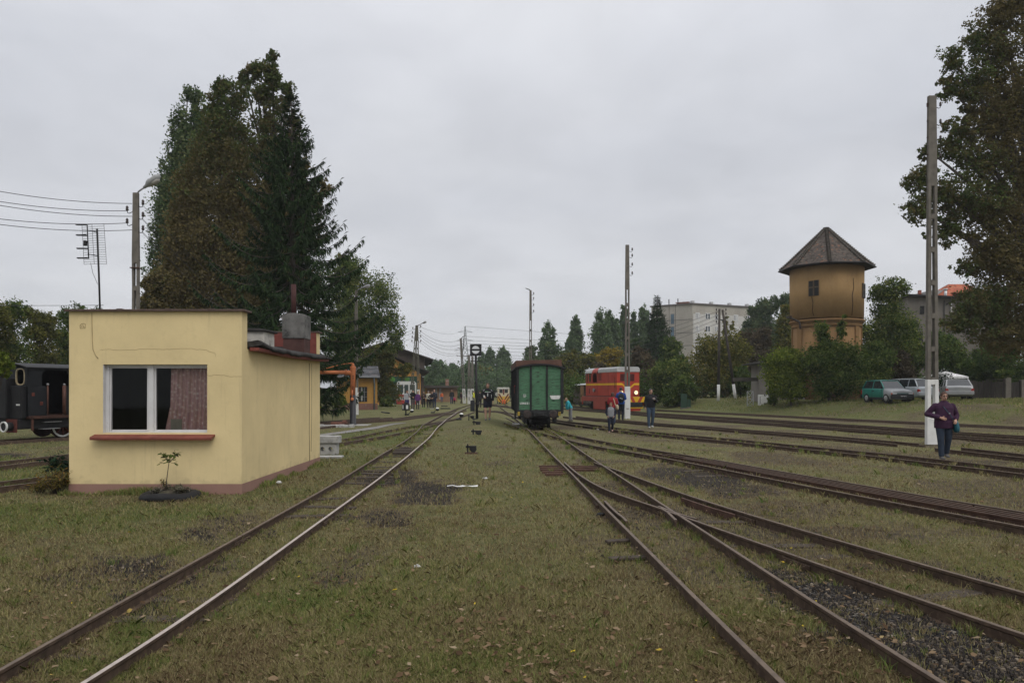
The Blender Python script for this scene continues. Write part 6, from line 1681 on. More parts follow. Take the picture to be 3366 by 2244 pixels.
# left face heading measured in local axes
hl = PI-R_(35)-af
lx, ly = math.cos(hl)*Wl, math.sin(hl)*Wl
Mpan = stucco('flats_panel', (.34, .32, .28), (.14, .12, .105), (.5, .75), .3, .25); Mpan2 = stucco('flats_panel_light', (.45, .44, .42), (.17, .16, .15), (.52, .8), .3, .3)
mb = MB(); mb.prism([(0, 0), (Lr, 0), (Lr+lx, ly), (lx, ly)], -1, Hf, 'z'); mb.build('wall', Mpan, fl)
mb = MB(); mb.prism([(.15, -.12), (Lr-.1, -.12), (Lr-.1, .05), (.15, .05)], -1, fz(1031), 'z'); mb.build('facade', Mpan2, fl)
mb = MB(); mb.prism([(-.15, -.25), (Lr+.2, -.25), (Lr+lx+.2, ly+.2), (lx-.25, ly+.2)], Hf, Hf+.28, 'z'); mb.build('roof', mat('flats_roof', (.10, .09, .085), .9), fl)
Mwh = mat('pvc_white', (.60, .60, .60), .5); Mgf = mat('flat_glass', (.05, .06, .07), .1, .4, 1, spec=.6)
rh = (1068-1026)/F*YF
def flat_window(s, zb, w, h, s2=None):
    o = MB().bx(s, s+w, -.17, -.10, zb, zb+h).build('window', Mwh, fl)
    m2 = MB(); n = 2; pw = w/n
    for i in range(n): m2.bx(s+i*pw+.09, s+(i+1)*pw-.09, -.18, -.17, zb+.1, zb+h-.1)
    m2.build('pane', Mgf, o)
    return o
def along(px): return solve(px, af)
for fi in range(5):
    zt0 = fz(1026)-fi*rh
    for a, b, dr_ in ((2285, 2299, 1), (2317, 2333, 0), (2349, 2358, 0), (2411, 2425, 1), (2455, 2470, 0), (2485, 2496, 0)):
        w_ = along(b)-along(a)
        flat_window(along(a), zt0-1.35, w_*.55 if dr_ else w_, 1.3)
        if dr_: flat_window(along(a)+w_*.57, zt0-1.95, w_*.43, 1.9)
mlf = Matrix.Rotation(hl, 4, 'Z')
mb = MB()
for fi in range(5):
    z = fz(1050)-fi*rh*1.02; mb.bx(.0, Wl, .0, .03, z, z+.12, M=mlf)
for s in (.40, .55): mb.bx(Wl*s, Wl*s+.10, 0, .03, -1, Hf, M=mlf)
mb.build('panel_joints', mat('joint_dark', (.13, .12, .11), .9), fl)
for fi in range(5):
    z = fz(1062)-fi*rh*1.02; o = MB().bx(Wl*.43, Wl*.52, 0, .05, z, z+2.2, M=mlf).build('window', mat('stair_frame', (.20, .19, .18), .7), fl)
    MB().bx(Wl*.44, Wl*.51, .05, .06, z+.1, z+2.1, M=mlf).build('pane', mat('stair_glass', (.07, .12, .16), .3, .3, 1), o)
mb = MB()
for px in (2282, 2344, 2404, 2462): s = along(px); mb.bx(s, s+.55, .6, 1.3, Hf+.2, Hf+.85)
for px in (2312, 2376, 2440): s = along(px); mb.bx(s, s+.55, 2.6, 3.3, Hf+.2, Hf+.5)
mb.build('roof_vents', mat('vent_grey', (.42, .42, .42), .7), fl)
mb = MB(); mb.bx(Wl*.2, Wl*.48, -3.2, -2.2, Hf+.2, Hf+.8, M=mlf); mb.bx(Wl*.18, Wl*.5, -3.3, -2.1, Hf+.8, Hf+.9, M=mlf); mb.build('stair_head', mat('brick_head', (.22, .09, .06), .9), fl)
mb = MB()
for s in (.4, .62): mb.bx(Wl*s, Wl*s+.15, -1.5, -1.35, Hf+.2, Hf+1.6, M=mlf)
mb.build('vent_pipe', M['black'], fl)
# ---- grey house behind the right pole and red roofed house
YG = 72; ogh = ground_at(3000, YG); gh_ = thing('grey_house', 'dark grey rendered house with black shed roof behind the right pole', 'house', (P(2985, 1, YG).x, YG, ogh.z), R_(-16))
gzz = lambda py: P(0, py, YG).z-ogh.z
Mgh = stucco('grey_house_wall', (.17, .155, .135), (.075, .068, .06), (.45, .7), .4, .7)
Lg = solve_len = (3245-2985)*YG/F*1.12
mb = MB(); mb.prism([(0, -1), (Lg, -1), (Lg, gzz(998)), (0, gzz(974))], 0, 9, 'y'); mb.build('wall', Mgh, gh_)
mb = MB(); mb.prism([(-.3, gzz(974)), (Lg+.3, gzz(998)), (Lg+.3, gzz(994)), (-.3, gzz(967))], -.5, 9.4, 'y'); mb.build('roof', mat('tar_roof', (.022, .021, .022), .9), gh_)
f = MB().bx(1.05, 1.42, -.05, .02, gzz(1033), gzz(1007)).build('window', Mdark, gh_); 
f = MB().bx(.4, 1.3, -.05, .02, gzz(1125), gzz(1090)).build('window', Mdark, gh_)
f = MB().bx(5.9, 6.15, -.05, .02, gzz(1030), gzz(1013)).build('window', mat('pale_window', (.25, .27, .28), .4), gh_)
MB().tube([(3.75, -.12, gzz(988)), (3.75, -.12, gzz(1110))], .07, 8).build('downpipe', mat('pipe_pale', (.34, .33, .31), .6), gh_)
mb = MB(); mb.tube([(3.3, -.1, gzz(1005)), (3.75, -.12, gzz(995))], .06, 6); mb.tube([(3.15, -.08, gzz(990)), (3.15, -.08, gzz(1110))], .05, 6); mb.build('drain_pipes', mat('pipe_dark', (.04, .038, .036), .7), gh_)
for q in ((-.75, -.35, 2.5, 3.1, gzz(985), gzz(945)), (2.0, 2.25, 4.5, 5.0, gzz(980), gzz(936))): MB().bx(*q).build('chimney', mat('red_brick', (.23, .075, .05), .9, .3, 4), gh_)
mb = MB(); mb.bx(3.0, 4.3, 5.5, 7.5, gzz(985), gzz(953)); mb.build('roof_box', mat('dark_red_box', (.12, .045, .035), .9), gh_)
mb = MB().tube([(3.55, 1.0, gzz(984)), (3.55, 1.0, gzz(952))], .13, 10); mb.tube([(3.55, 1.0, gzz(952)), (3.55, 1.0, gzz(949))], .22, 10); mb.build('tin_flue', mat('tin_bright', (.55, .56, .56), .35, .1, 5, metal=.3), gh_)
mb = MB().tube([(-.5, 2.7, gzz(945)), (-.5, 2.7, gzz(924))], .03, 5); mb.tube([(-.95, 2.7, gzz(937)), (-.1, 2.7, gzz(939))], .02, 5); mb.build('aerial', M['wire'], gh_)
mb = MB().tube([(-.95, 2.4, gzz(945)), (-.95, 2.3, gzz(945))], [.33, .30], 16); mb.build('satellite_dish', mat('dish_grey', (.45, .45, .45), .6), gh_)
YR = 92; orh = ground_at(3200, YR); rh_ = thing('tiled_house', 'house with an orange red tiled roof and dormer behind the grey house', 'house', (P(3190, 1, YR).x, YR, orh.z))
rx = lambda px: P(px, 1, YR).x-rh_.location.x; rzz = lambda py: P(0, py, YR).z-orh.z
Mrt = tiles('orange_roof_tiles', (.33, .095, .050), (.38, .16, .08), 4, 2.6)
MB().bx(rx(3108), rx(3300), 1, 11, -1, rzz(990)).build('wall', Mgh, rh_)
mb = MB(); A = [(rx(3098), 0, rzz(992)), (rx(3310), 0, rzz(992)), (rx(3260), 5, rzz(915)), (rx(3195), 5, rzz(915)), (rx(3310), 10, rzz(992)), (rx(3098), 10, rzz(992))]
mb.add(A, [(0, 1, 2, 3), (1, 4, 2), (4, 5, 3, 2), (5, 0, 3), (0, 5, 4, 1)]); mb.build('roof', Mrt, rh_)
dm = MB().bx(rx(3170), rx(3205), .7, 3.4, rzz(988), rzz(962)).build('dormer', mat('dormer_brown', (.05, .032, .028), .8), rh_)
MB().bx(rx(3174), rx(3190), .66, .7, rzz(986), rzz(967)).build('window', mat('dormer_glass', (.10, .12, .13), .2, .3, 2), dm)
mb = MB(); mb.prism([(.3, rzz(963)), (4, rzz(950)), (4, rzz(947)), (.25, rzz(960))], rx(3163), rx(3214), 'x'); mb.build('roof', Mrt, dm)
MB().tube([(rx(3198), .3, rzz(990)), (rx(3198), .3, rzz(972))], .18, 8).build('flue', M['steel'], rh_)
YW = 96; oww = ground_at(3120, YW); MBw = MB().bx(-1.6, 1.3, 0, 4, -1, P(0, 953, YW).z-oww.z); tag(MBw.build('pale_house', mat('pale_grey_wall', (.30, .30, .30), .9), None, loc=(P(3105, 1, YW).x, YW, oww.z)), 'pale grey flat topped block between the grey house and tiled roof', 'building')
# ---- fence, gazebo
YK = 52; fo_ = ground_at(3245, YK)
fn = thing('plank_fence', 'dark weathered plank fence at the right behind the silver car', 'fence', fo_)
Mfe = mat('fence_dark_wood', (.035, .030, .025), .9, .5, 4, (.075, .07, .065), (.55, .75), 6, squash=(4, 4, .4))
mb = MB(); rs = random.Random(2); x = (3190-3245)*YK/F
while x < (3480-3245)*YK/F:
    w_ = rs.uniform(.09, .15); h = (1296-1234)*YK/F*rs.uniform(.93, 1.04); mb.box((x+w_/2, rs.uniform(-.02, .02), h/2-.1), (w_, .025, h)); x += w_+rs.uniform(.005, .03)
mb.build('planks', Mfe, fn)
mb = MB(); mb.bx((3190-3245)*YK/F, (3480-3245)*YK/F, .02, .07, 1.05, 1.15); mb.bx((3190-3245)*YK/F, (3480-3245)*YK/F, .02, .07, .3, .4); mb.bx((3240-3245)*YK/F, (3300-3245)*YK/F, -.05, .06, 1.33, 1.39); mb.build('rails', Mfe, fn)
for px in (3310, 3362, 3440): x = (px-3245)*YK/F; MB().bx(x-.20, x+.20, -.17, .1, -.3, 1.6 if px == 3310 else 1.35).build('concrete_post', M['conc'], fn, .02)
YZ = 56; ogz = ground_at(3135, YZ); gz_ = thing('gazebo', 'white garden gazebo roof showing behind the silver car', 'gazebo', ogz)
k_ = YZ/F; zt_ = P(0, 1237, YZ).z-ogz.z
mb = MB(); a, b = -1.15, 1.12
mb.add([(a, 0, zt_), (b, 0, zt_), (b, 2.2, zt_), (a, 2.2, zt_), (0, 1.1, zt_+.42)], [(0, 1, 4), (1, 2, 4), (2, 3, 4), (3, 0, 4)]); mb.bx(a, b, -.02, 0, zt_-.14, zt_); mb.build('canopy', mat('canopy_white', (.62, .62, .62), .8), gz_)
for x in (a+.03, b-.03):
    for y in (.0, 2.2): MB().tube([(x, y, -.2), (x, y, zt_)], .03, 6).build('leg', M['white'], gz_)
ofl = ground_at(3092, 54); t_ = thing('white_rose_bush', 'bush full of white blossoms right behind the tall pole', 'bush', ofl)
rs = np.random.default_rng(3); n = 520
c = np.stack([rs.normal(0, .36, n), rs.normal(0, .3, n), rs.normal(1.65, .22, n)], -1); u = rs.normal(size=(n, 3)); u /= np.linalg.norm(u, axis=1)[:, None]; v_ = np.cross(u, rs.normal(size=(n, 3))); v_ /= np.linalg.norm(v_, axis=1)[:, None]; s = .036
o = D.objects.new('blossom', quads_mesh('blossom', np.stack([c-u*s, c+v_*s, c+u*s, c-v_*s], 1), rs.random(n), leafmat('white_petal', [(0, (.5, .5, .5)), (1, (.65, .64, .62))], .2))); COL.objects.link(o); o.parent = t_
n = 900; c = np.stack([rs.normal(0, .42, n), rs.normal(0, .35, n), rs.normal(1.1, .5, n)], -1); u = rs.normal(size=(n, 3)); u /= np.linalg.norm(u, axis=1)[:, None]; v_ = np.cross(u, rs.normal(size=(n, 3))); v_ /= np.linalg.norm(v_, axis=1)[:, None]; s = .07
o = D.objects.new('foliage', quads_mesh('foliage', np.stack([c-u*s, c+v_*s, c+u*s, c-v_*s], 1), rs.random(n), L_dark)); COL.objects.link(o); o.parent = t_
# green wire gate panels by the bushes
for px, lb in ((2248, 'dark green panel fence at the foot of the round bushes'), (2265, 'narrow dark green box beside the panel fence')):
    o_ = ground_at(px, 63); w_ = .55 if px == 2248 else .3; h = 1.3 if px == 2248 else .75
    t_ = thing('panel_fence' if px == 2248 else 'junction_box', lb, 'panel fence' if px == 2248 else 'box', o_)
    mb = MB(); mb.bx(-w_/2, w_/2, -.03, .03, .05, h); mb.build('panel', mat('panel_green', (.02, .05, .032), .6), t_, .01); MB().bx(-w_/2-.04, w_/2+.04, -.06, .06, -.1, .1).build('footing', M['conc'], t_)
# ================================================================ cars
def make_car(name, label, loc, rz, L, W, Hc, prof, gh_, col, col2=None, rear=False, plate=None, wheel_r=.27, axles=(.17, .80), taper=.12, extra=None, wagon=False):
    # local: x across, y from front (0) to rear (L); front faces -y
    t = thing(name, label, 'car', loc, rz)
    def paint(nm, c): 
        k_ = 'carpaint_'+nm
        if k_ in _mats: return _mats[k_]
        m = D.materials.new(k_); k = N(m); v = k.coord('Object')
        k.out(k.bsdf(k.ramp(k.noise(v, 2, 3), [(.3, mul(c, .9)), (.7, mul(c, 1.1))]), .38, .25, .5, **{'Coat Weight': .35, 'Coat Roughness': .12})); _mats[k_] = m; return m
    pm = paint(name+label[:6], col); Mtrim = mat('car_trim_black', (.018, .019, .02), .6); Mg = mat('car_glass', (.022, .027, .03), .06, .3, 2, spec=.8)
    hw = W/2
    # lower body: stations along y with rounded section
    rings = []
    for (y, zlo, zbelt, k_) in prof:
        a = hw*k_
        rings.append([(-a*.90, y, zlo), (-a*.98, y, zlo+.08), (-a, y, (zlo+zbelt)*.5), (-a*.985, y, zbelt-.10), (-a*.93, y, zbelt-.02), (-a*.80, y, zbelt), (0, y, zbelt+.018), (a*.80, y, zbelt), (a*.93, y, zbelt-.02), (a*.985, y, zbelt-.10), (a, y, (zlo+zbelt)*.5), (a*.98, y, zlo+.08), (a*.90, y, zlo)])
    mb = MB().ring_loft(rings, 0, True, True)
    if col2:
        nb = len(rings[0]); f = 0
        cut = [i for i, q in enumerate(prof) if q[0] > L*.36][0]-1
    body = mb.build('body', [pm]+([paint('wing', col2)] if col2 else []), t)
    if col2:
        for p in body.data.polygons:
            if p.center.y < L*.33: p.material_index = 1
    # greenhouse: glass core, roof and pillars
    (yw0, yw1, yr1, yr0, zbl, zrf) = gh_          # windscreen base/top, rear glass top/base, belt z, roof z
    g = hw*.90; r = hw*.74
    def sec(y0, z, a): return (y0, z, a)
    core = MB(); n = [(-g, yw0, zbl), (g, yw0, zbl), (g, yr0, zbl), (-g, yr0, zbl)]; u = [(-r, yw1, zrf-.04), (r, yw1, zrf-.04), (r, yr1, zrf-.04), (-r, yr1, zrf-.04)]
    core.add(n+u, [(0, 1, 5, 4), (1, 2, 6, 5), (2, 3, 7, 6), (3, 0, 4, 7), (4, 5, 6, 7)]); gl = core.build('glasshouse', Mg, t, .02)
    rf = MB(); rr = []
    for i in range(9):
        f = i/8; y = yw1-.05+(yr1-yw1+.10)*f; zc = zrf-.035*(2*f-1)**2
        rr.append([(-r-.03, y, zrf-.085), (-r-.02, y, zc-.045), (-r*.82, y, zc-.008), (0, y, zc+.012), (r*.82, y, zc-.008), (r+.02, y, zc-.045), (r+.03, y, zrf-.085)])
    rf.ring_loft(rr, 0, True, True); rf.build('roof', pm, t)
    pl = MB()
    def pil(a, b, w0): pl.tube([a, b], [(w0, w0*.6), (w0*.85, w0*.6)], 6, sm=False)
    for s in (-1, 1):
        pil((s*(g-.01), yw0+.02, zbl-.02), (s*(r+.0), yw1, zrf-.06), .04)
        pil((s*(g-.01), yr0-.03, zbl-.02), (s*(r+.0), yr1, zrf-.06), .07 if not wagon else .05)
        ym = yw0+(yr0-yw0)*(.52 if not wagon else .45); yt = yw1+(yr1-yw1)*(.42)
        pil((s*(g+.0), ym, zbl-.02), (s*(r+.005), yt, zrf-.06), .035)
        if wagon: ym2 = yw0+(yr0-yw0)*.74; yt2 = yw1+(yr1-yw1)*.80; pil((s*g, ym2, zbl-.02), (s*(r+.005), yt2, zrf-.06), .04)
    pl.build('pillar', pm, t)
    for ya in axles:
        for s in (-1, 1):
            y = L*ya; x = s*(hw-.10)
            w_ = MB().tube([(x-s*.09, y, wheel_r), (x+s*.105, y, wheel_r)], wheel_r, 24); o = w_.build('wheel', mat('car_tyre', (.016, .016, .017), .85), t, .02)
            h = MB().tube([(x+s*.100, y, wheel_r), (x+s*.118, y, wheel_r), (x+s*.125, y, wheel_r)], [wheel_r*.66, wheel_r*.6, wheel_r*.25], 20)
            for j in range(6): a = 2*PI*j/6; h.tube([(x+s*.122, y, wheel_r), (x+s*.122, y+wheel_r*.55*math.cos(a), wheel_r+wheel_r*.55*math.sin(a))], .022, 5)
            h.build('hubcap', mat('hubcap_grey', (.28, .28, .27), .5, .15, 8), o)
            ar = MB(); pts = [(x-s*.02, y+(wheel_r+.055)*math.cos(q), wheel_r+(wheel_r+.055)*math.sin(q)) for q in np.linspace(-.1, PI+.1, 13)]
            cyl = MB().tube([(x-s*.16, y, wheel_r), (x+s*.088, y, wheel_r)], wheel_r+.05, 24); cyl.build('wheel_arch', Mtrim, t)
    zlo = prof[len(prof)//2][1]
    for s in (-1, 1):
        MB().bx(s*(hw-.015), s*(hw+.012), L*axles[0]+wheel_r+.06, L*axles[1]-wheel_r-.06, zlo+.02, zlo+.13).build('side_skirt', Mtrim, t)
        MB().bx(s*(hw+.0), s*(hw+.13), yw0+.22, yw0+.36, zbl+.0, zbl+.12).build('wing_mirror', Mtrim, t, .02)
        MB().bx(s*(hw-.02), s*(hw+.008), L*.55, L*.60, zbl-.17, zbl-.12).build('door_handle', Mtrim, t)
        for q in (.615, .31): MB().bx(s*(hw-.012), s*(hw+.003), L*q, L*(q+.005), zlo+.14, zbl-.04).build('door_gap', Mtrim, t)
    fr = prof[0]; bk = prof[-1]
    # front
    MB().bx(-hw*.97, hw*.97, -.06, .16, fr[1], fr[1]+.30).build('front_bumper', Mtrim if col2 else pm, t, .05)
    for s in (-1, 1):
        o = MB().bx(s*hw*.52, s*hw*.90, -.035, .07, fr[2]-.19, fr[2]-.06).build('headlight', mat('headlight_glass', (.40, .41, .42), .15, .1, 6, spec=.7), t, .02)
        MB().bx(s*hw*.90, s*hw*.965, -.02, .12, fr[2]-.19, fr[2]-.06).build('indicator', mat('amber', (.40, .08, .02), .3), t, .01)
    MB().bx(-hw*.5, hw*.5, -.02, .04, fr[2]-.18, fr[2]-.07).build('grille', mat('grille_green', (.02, .07, .065), .4) if col2 else Mtrim, t, .01)
    # rear
    MB().bx(-hw*.98, hw*.98, L-.12, L+.07, bk[1], bk[1]+.27).build('rear_bumper', pm if not col2 else Mtrim, t, .05)
    Mred = mat('tail_lamp_red', (.36, .022, .014), .2, .15, 5, spec=.6)
    for s in (-1, 1):
        z0_, z1_ = (bk[2]-.34, bk[2]-.02)
        MB().prism([(s*hw*.70, z0_+.02), (s*hw*.97, z0_), (s*hw*.97, z1_), (s*hw*.80, z1_-.02)], L-.10, L+.03, 'y').build('tail_light', Mred, t, .02)
        MB().bx(s*hw*.76, s*hw*.93, L+.028, L+.036, z0_+.06, z0_+.13).build('reverse_lamp', mat('lamp_white', (.50, .45, .42), .3), t)
    MB().bx(-.26, .26, L+.0, L+.04, bk[2]-.26, bk[2]-.14).build('rear_plate', mat('plate_dull', (.33, .34, .32), .5, .2, 20), t)
    if plate:
        MB().bx(-.24, .28, -.075, -.055, fr[1]+.10, fr[1]+.21).build('plate', mat('plate_black', (.014, .014, .015), .5), t)
        text_mesh(plate, .085, mat('plate_white_ink', (.55, .55, .55), .6), t, front_M(.02, -.08, fr[1]+.155), 'plate_text', bold=.002)
    return t
def place_front(px, Y): g = ground_at(px, Y); return g
# green small hatchback with grey front wing: front right nearest
# car axis: front toward the camera and right
Lc, Wc = 3.23, 1.49
def car_origin(pxc, Y, rz, L):   # centre of the car projected at pxc
    c = ground_at(pxc, Y); d = Vector((-math.sin(rz), math.cos(rz), 0)); return c-d*L/2
rz = R_(6)
prof = [(0, .24, .66, .93), (.06, .20, .74, .97), (.35, .19, .80, 1), (.80, .19, .88, 1), (1.4, .19, .89, 1), (2.4, .19, .90, 1), (2.95, .20, .91, .985), (3.16, .24, .90, .96), (3.23, .28, .80, .93)]
o = car_origin(2914, 46.4, rz, Lc); 
make_car('small_hatchback', 'small teal green hatchback with one grey front wing and bonnet, parked on the bank', o, rz, Lc, Wc, 1.43, prof, (.78, 1.38, 2.85, 3.17, .87, 1.43), (.012, .175, .135), (.26, .27, .275), plate='KOP 89TC')
rz = R_(196)
prof2 = [(0, .26, .62, .86), (.1, .22, .70, .95), (.9, .20, .86, 1), (1.3, .20, .92, 1), (3.2, .20, .96, 1), (4.1, .22, .97, .98), (4.35, .28, .94, .95), (4.42, .34, .80, .92)]
o = car_origin(2966, 50.5, rz, 4.42)
make_car('estate_car', 'pale silver estate car with red tail lamps, partly hidden by the tall pole', o, rz, 4.42, 1.76, 1.5, prof2, (1.05, 1.75, 3.95, 4.35, .93, 1.50), (.36, .39, .41), wheel_r=.31, axles=(.19, .80), wagon=True)
rz = R_(157)
prof3 = [(0, .26, .62, .88), (.1, .22, .70, .95), (.9, .20, .84, 1), (1.2, .20, .90, 1), (2.9, .20, .93, 1), (3.6, .22, .96, .985), (3.98, .28, .95, .95), (4.11, .34, .80, .93)]
o = car_origin(3138, 51, rz, 4.1)
make_car('silver_hatchback', 'silver hatchback seen from behind, right of the tall pole', o, rz, 4.1, 1.71, 1.43, prof3, (1.0, 1.65, 3.2, 3.92, .90, 1.42), (.33, .335, .34), wheel_r=.30, axles=(.20, .80))
# ================================================================ people
def remesh(mb, vox, mats, name, smooth=2):
    me = D.meshes.new('tmp'); me.from_pydata([tuple(p) for p in mb.v], [], mb.f)
    o = D.objects.new('tmp', me); COL.objects.link(o)
    m = o.modifiers.new('r', 'REMESH'); m.mode = 'VOXEL'; m.voxel_size = vox; m.use_smooth_shade = True
    if smooth: s = o.modifiers.new('s', 'SMOOTH'); s.iterations = smooth; s.factor = .5
    bpy.context.view_layer.update()
    r = D.meshes.new_from_object(o.evaluated_get(bpy.context.evaluated_depsgraph_get()))
    D.objects.remove(o); D.meshes.remove(me)
    r.name = name; r.materials.clear()
    for q in mats: r.materials.append(q)
    r.polygons.foreach_set('use_smooth', [True]*len(r.polygons)); r.polygons.foreach_set('material_index', [0]*len(r.polygons))
    return r
def add_to(me, mb, mi):
    bm = bmesh.new(); bm.from_mesh(me); vs = [bm.verts.new(p) for p in mb.v]
    for f, sm in zip(mb.f, mb.s):
        try: q = bm.faces.new([vs[i] for i in f]); q.material_index = mi; q.smooth = sm
        except ValueError: pass
    bm.to_mesh(me); bm.free()
SKIN = mat('skin', (.42, .25, .18), .6, .08, 9, spec=.3); MEYE = mat('eye_dark', (.02, .015, .012), .3); MLIP = mat('lip', (.30, .13, .11), .6)
def cloth(n, c, v=.2): return mat('cloth_'+n, c, .9, v, 7, mul(c, .55), (.55, .8), 3.5, bump=.3, bscale=45, bdist=.006)
def person(label, loc, h=1.75, rz=0, shirt=(.05, .05, .05), pants=(.03, .04, .06), shoe=(.05, .05, .05), hair=(.05, .03, .02), build=1.0, legs=((0, 0), (0, 0)), arms=('down', 'down'), shorts=False, sleeves=True, long_top=0, hairstyle='short', slv=None, lean=0.0, vox=.02, group=None, head_turn=0, collar=0, waist=0):
    t = thing('person', label, 'person', loc, rz, group)
    s = h/1.75; b = build*s
    V3 = lambda x, y, z: Vector((x*s, y*s, z*s))
    def tilt(p):      # lean the trunk forward (towards -y) about the hips
        if not lean: return p
        hp = V3(0, 0, .93); q = Matrix.Rotation(lean, 3, 'X') @ (p-hp); return q+hp
    hipx, shx = .095, .172*(.5+.5*build)
    J = {}
    for i, sd in ((0, -1), (1, 1)):
        fwd, lift = legs[i]
        hip = V3(sd*hipx, 0, .92); ank = V3(sd*hipx*.95, -fwd, .085+lift)
        kn = (hip+ank)/2+V3(sd*.012, -.03-abs(fwd)*.12-lift*.5, .02+lift*.15); J['h', i], J['k', i], J['a', i] = hip, kn, ank
        sh = tilt(V3(sd*shx, .01, 1.395))
        am = arms[i]
        if am == 'down': el, wr = V3(sd*(shx+.06), .03, 1.14), V3(sd*(shx+.07), -.04, .90)
        elif am == 'swing': el, wr = V3(sd*(shx+.06), -.08, 1.16), V3(sd*(shx+.05), -.22, .97)
        elif am == 'back': el, wr = V3(sd*(shx+.06), .12, 1.16), V3(sd*(shx+.06), .12, .92)
        elif am == 'camera': el, wr = V3(sd*(shx+.05), -.10, 1.18), V3(sd*.05, -.30, 1.27)
        elif am == 'face': el, wr = V3(sd*(shx+.06), -.16, 1.24), V3(sd*.05, -.18, 1.53)
        elif am == 'hip': el, wr = V3(sd*(shx+.20), .06, 1.16), V3(sd*.12*(.6+.4*build), -.17*build, 1.07)
        elif am == 'pocket': el, wr = V3(sd*(shx+.09), .05, 1.15), V3(sd*(shx+.0), -.07, .95)
        elif am == 'belly': el, wr = V3(sd*(shx+.07), -.02, 1.15), V3(sd*.06, -.22, 1.08)
        else: el, wr = V3(*am[0]), V3(*am[1])
        J['s', i], J['e', i], J['w', i] = sh, tilt(el), tilt(wr)
    def trunk(mb, k, z0=.86):
        st = [(z0, .165, .115, .01), (.95, .172, .122, .012), (1.06, .150*(1+.5*(build-1))+waist*.5, .112+waist, -.005), (1.20, .160, .118+waist*.5, -.005), (1.33, .180, .118, 0), (1.395, .176, .100, .004), (1.435, .138, .086, .006), (1.468, .086, .072, .01), (1.505, .056, .060, .012)]
        rr = []
        for z, rx, ry, y0 in st:
            if z > 1.43 and k > .02: rx += .0
            bb = 1+(build-1)*(1 if z < 1.38 else .45)
            rr.append([tilt(Vector(((rx*bb*s+k)*math.cos(a), y0*s+(ry*bb*s+k)*math.sin(a), z*s))) for a in [2*PI*j/18 for j in range(18)]])
        mb.ring_loft(rr, 0, True, True)
    hd = tilt(V3(0, -.015, 1.625))
    Rh = Matrix.Rotation(head_turn, 4, 'Z'); HM = Matrix.Translation(hd) @ Rh
    def seg(mb, a, c, r0, r1, k=0, n=12): mb.tube([a, a.lerp(c, .35), a.lerp(c, .7), c], [r0*b+k, (r0*.66+r1*.34)*b*1.04+k, (r0*.3+r1*.7)*b*1.02+k, r1*b+k], n); mb.ell(tuple(c), r1*b+k, 10, 6)
    # skin body
    mb = MB(); trunk(mb, -.012*s)
    for i in (0, 1):
        seg(mb, J['h', i]+V3(0, 0, .02), J['k', i], .080, .052, -.006*s); seg(mb, J['k', i], J['a', i], .054, .036, -.003*s)
        f = J['a', i]; mb.tube([f+V3(0, .05, -.05), f+V3(0, -.05, -.055), f+V3(0, -.15, -.065)], [(.036*s, .03*s), (.042*s, .026*s), (.032*s, .014*s)], 10)
        mb.ell(tuple(J['s', i]), .048*b, 10, 6); seg(mb, J['s', i], J['e', i], .048, .038, -.005*s); seg(mb, J['e', i], J['w', i], .040, .026, -.002*s)
    mb.tube([tilt(V3(0, .015, 1.46)), tilt(V3(0, .005, 1.56))], [.056*s, .054*s], 12)
    mb.ell((0, 0, .015*s), (.074*s, .092*s, .105*s), 16, 12, M=HM); mb.ell((0, -.018*s, -.045*s), (.058*s, .066*s, .068*s), 14, 8, M=HM)
    for sd in (-1, 1): mb.ell((sd*.074*s, .012*s, -.01*s), (.012*s, .022*s, .032*s), 8, 6, M=HM)
    mb.tube([(0, -.082*s, .022*s), (0, -.098*s, -.018*s), (0, -.108*s, -.034*s), (0, -.085*s, -.044*s)], [.010*s, .014*s, .018*s, .012*s], 8, M=HM)
    me = remesh(mb, vox*.62, [SKIN, MEYE, MLIP], 'body', 2)
    fx = MB()
    for sd in (-1, 1): fx.ell((sd*.030*s, -.083*s, .012*s), (.013*s, .010*s, .008*s), 8, 6, M=HM); fx.tube([(sd*.016*s, -.092*s, .032*s), (sd*.046*s, -.080*s, .031*s)], .005*s, 5, M=HM)
    add_to(me, fx, 1)
    fx = MB(); fx.ell((0, -.083*s, -.066*s), (.022*s, .010*s, .008*s), 10, 6, M=HM); add_to(me, fx, 2)
    # hands: palm, four unequal curled fingers and a thumb
    hm = MB()
    for i, sd in ((0, -1), (1, 1)):
        w = J['w', i]; d = (w-J['e', i]).normalized(); sdv = Vector((1, 0, 0)) if abs(d.x) < .7 else Vector((0, 0, 1)); ac = d.cross(sdv).normalized(); pal = ac.cross(d).normalized()
        # ac runs across the palm, pal is the palm normal
        if arms[i] in ('down', 'swing', 'back', 'pocket'): ac, pal = Vector((0, -1, 0)), Vector((-sd, 0, 0)); ac = (ac-d*ac.dot(d)).normalized()
        else:
            pal = Vector((0, 1, 0)); pal = (pal-d*d.y).normalized() if abs(d.y) < .95 else Vector((0, 0, 1)); ac = pal.cross(d).normalized()
            if ac.z < 0: ac = -ac
        q = s*.95
        hm.tube([w-d*.02*q, w+d*.03*q, w+d*.085*q], [(.020*q, .026*q), (.018*q, .038*q), (.015*q, .040*q)], 10, up=ac)
        for j, (o_, ln) in enumerate(((.030, .062), (.010, .074), (-.010, .069), (-.029, .052))):
            p0 = w+d*.082*q+ac*o_*q; p1 = p0+(d*.85+pal*.35)*ln*.5*q; p2 = p1+(d*.35+pal*.9)*ln*.5*q
            hm.tube([p0, p1, p2], [.0095*q, .0088*q, .007*q], 7)
        p0 = w+d*.025*q+ac*.034*q; p1 = p0+(d*.6+ac*.75+pal*.2)*.035*q; p2 = p1+(d*.85+pal*.4)*.03*q
        hm.tube([p0, p1, p2], [.012*q, .0105*q, .008*q], 7)
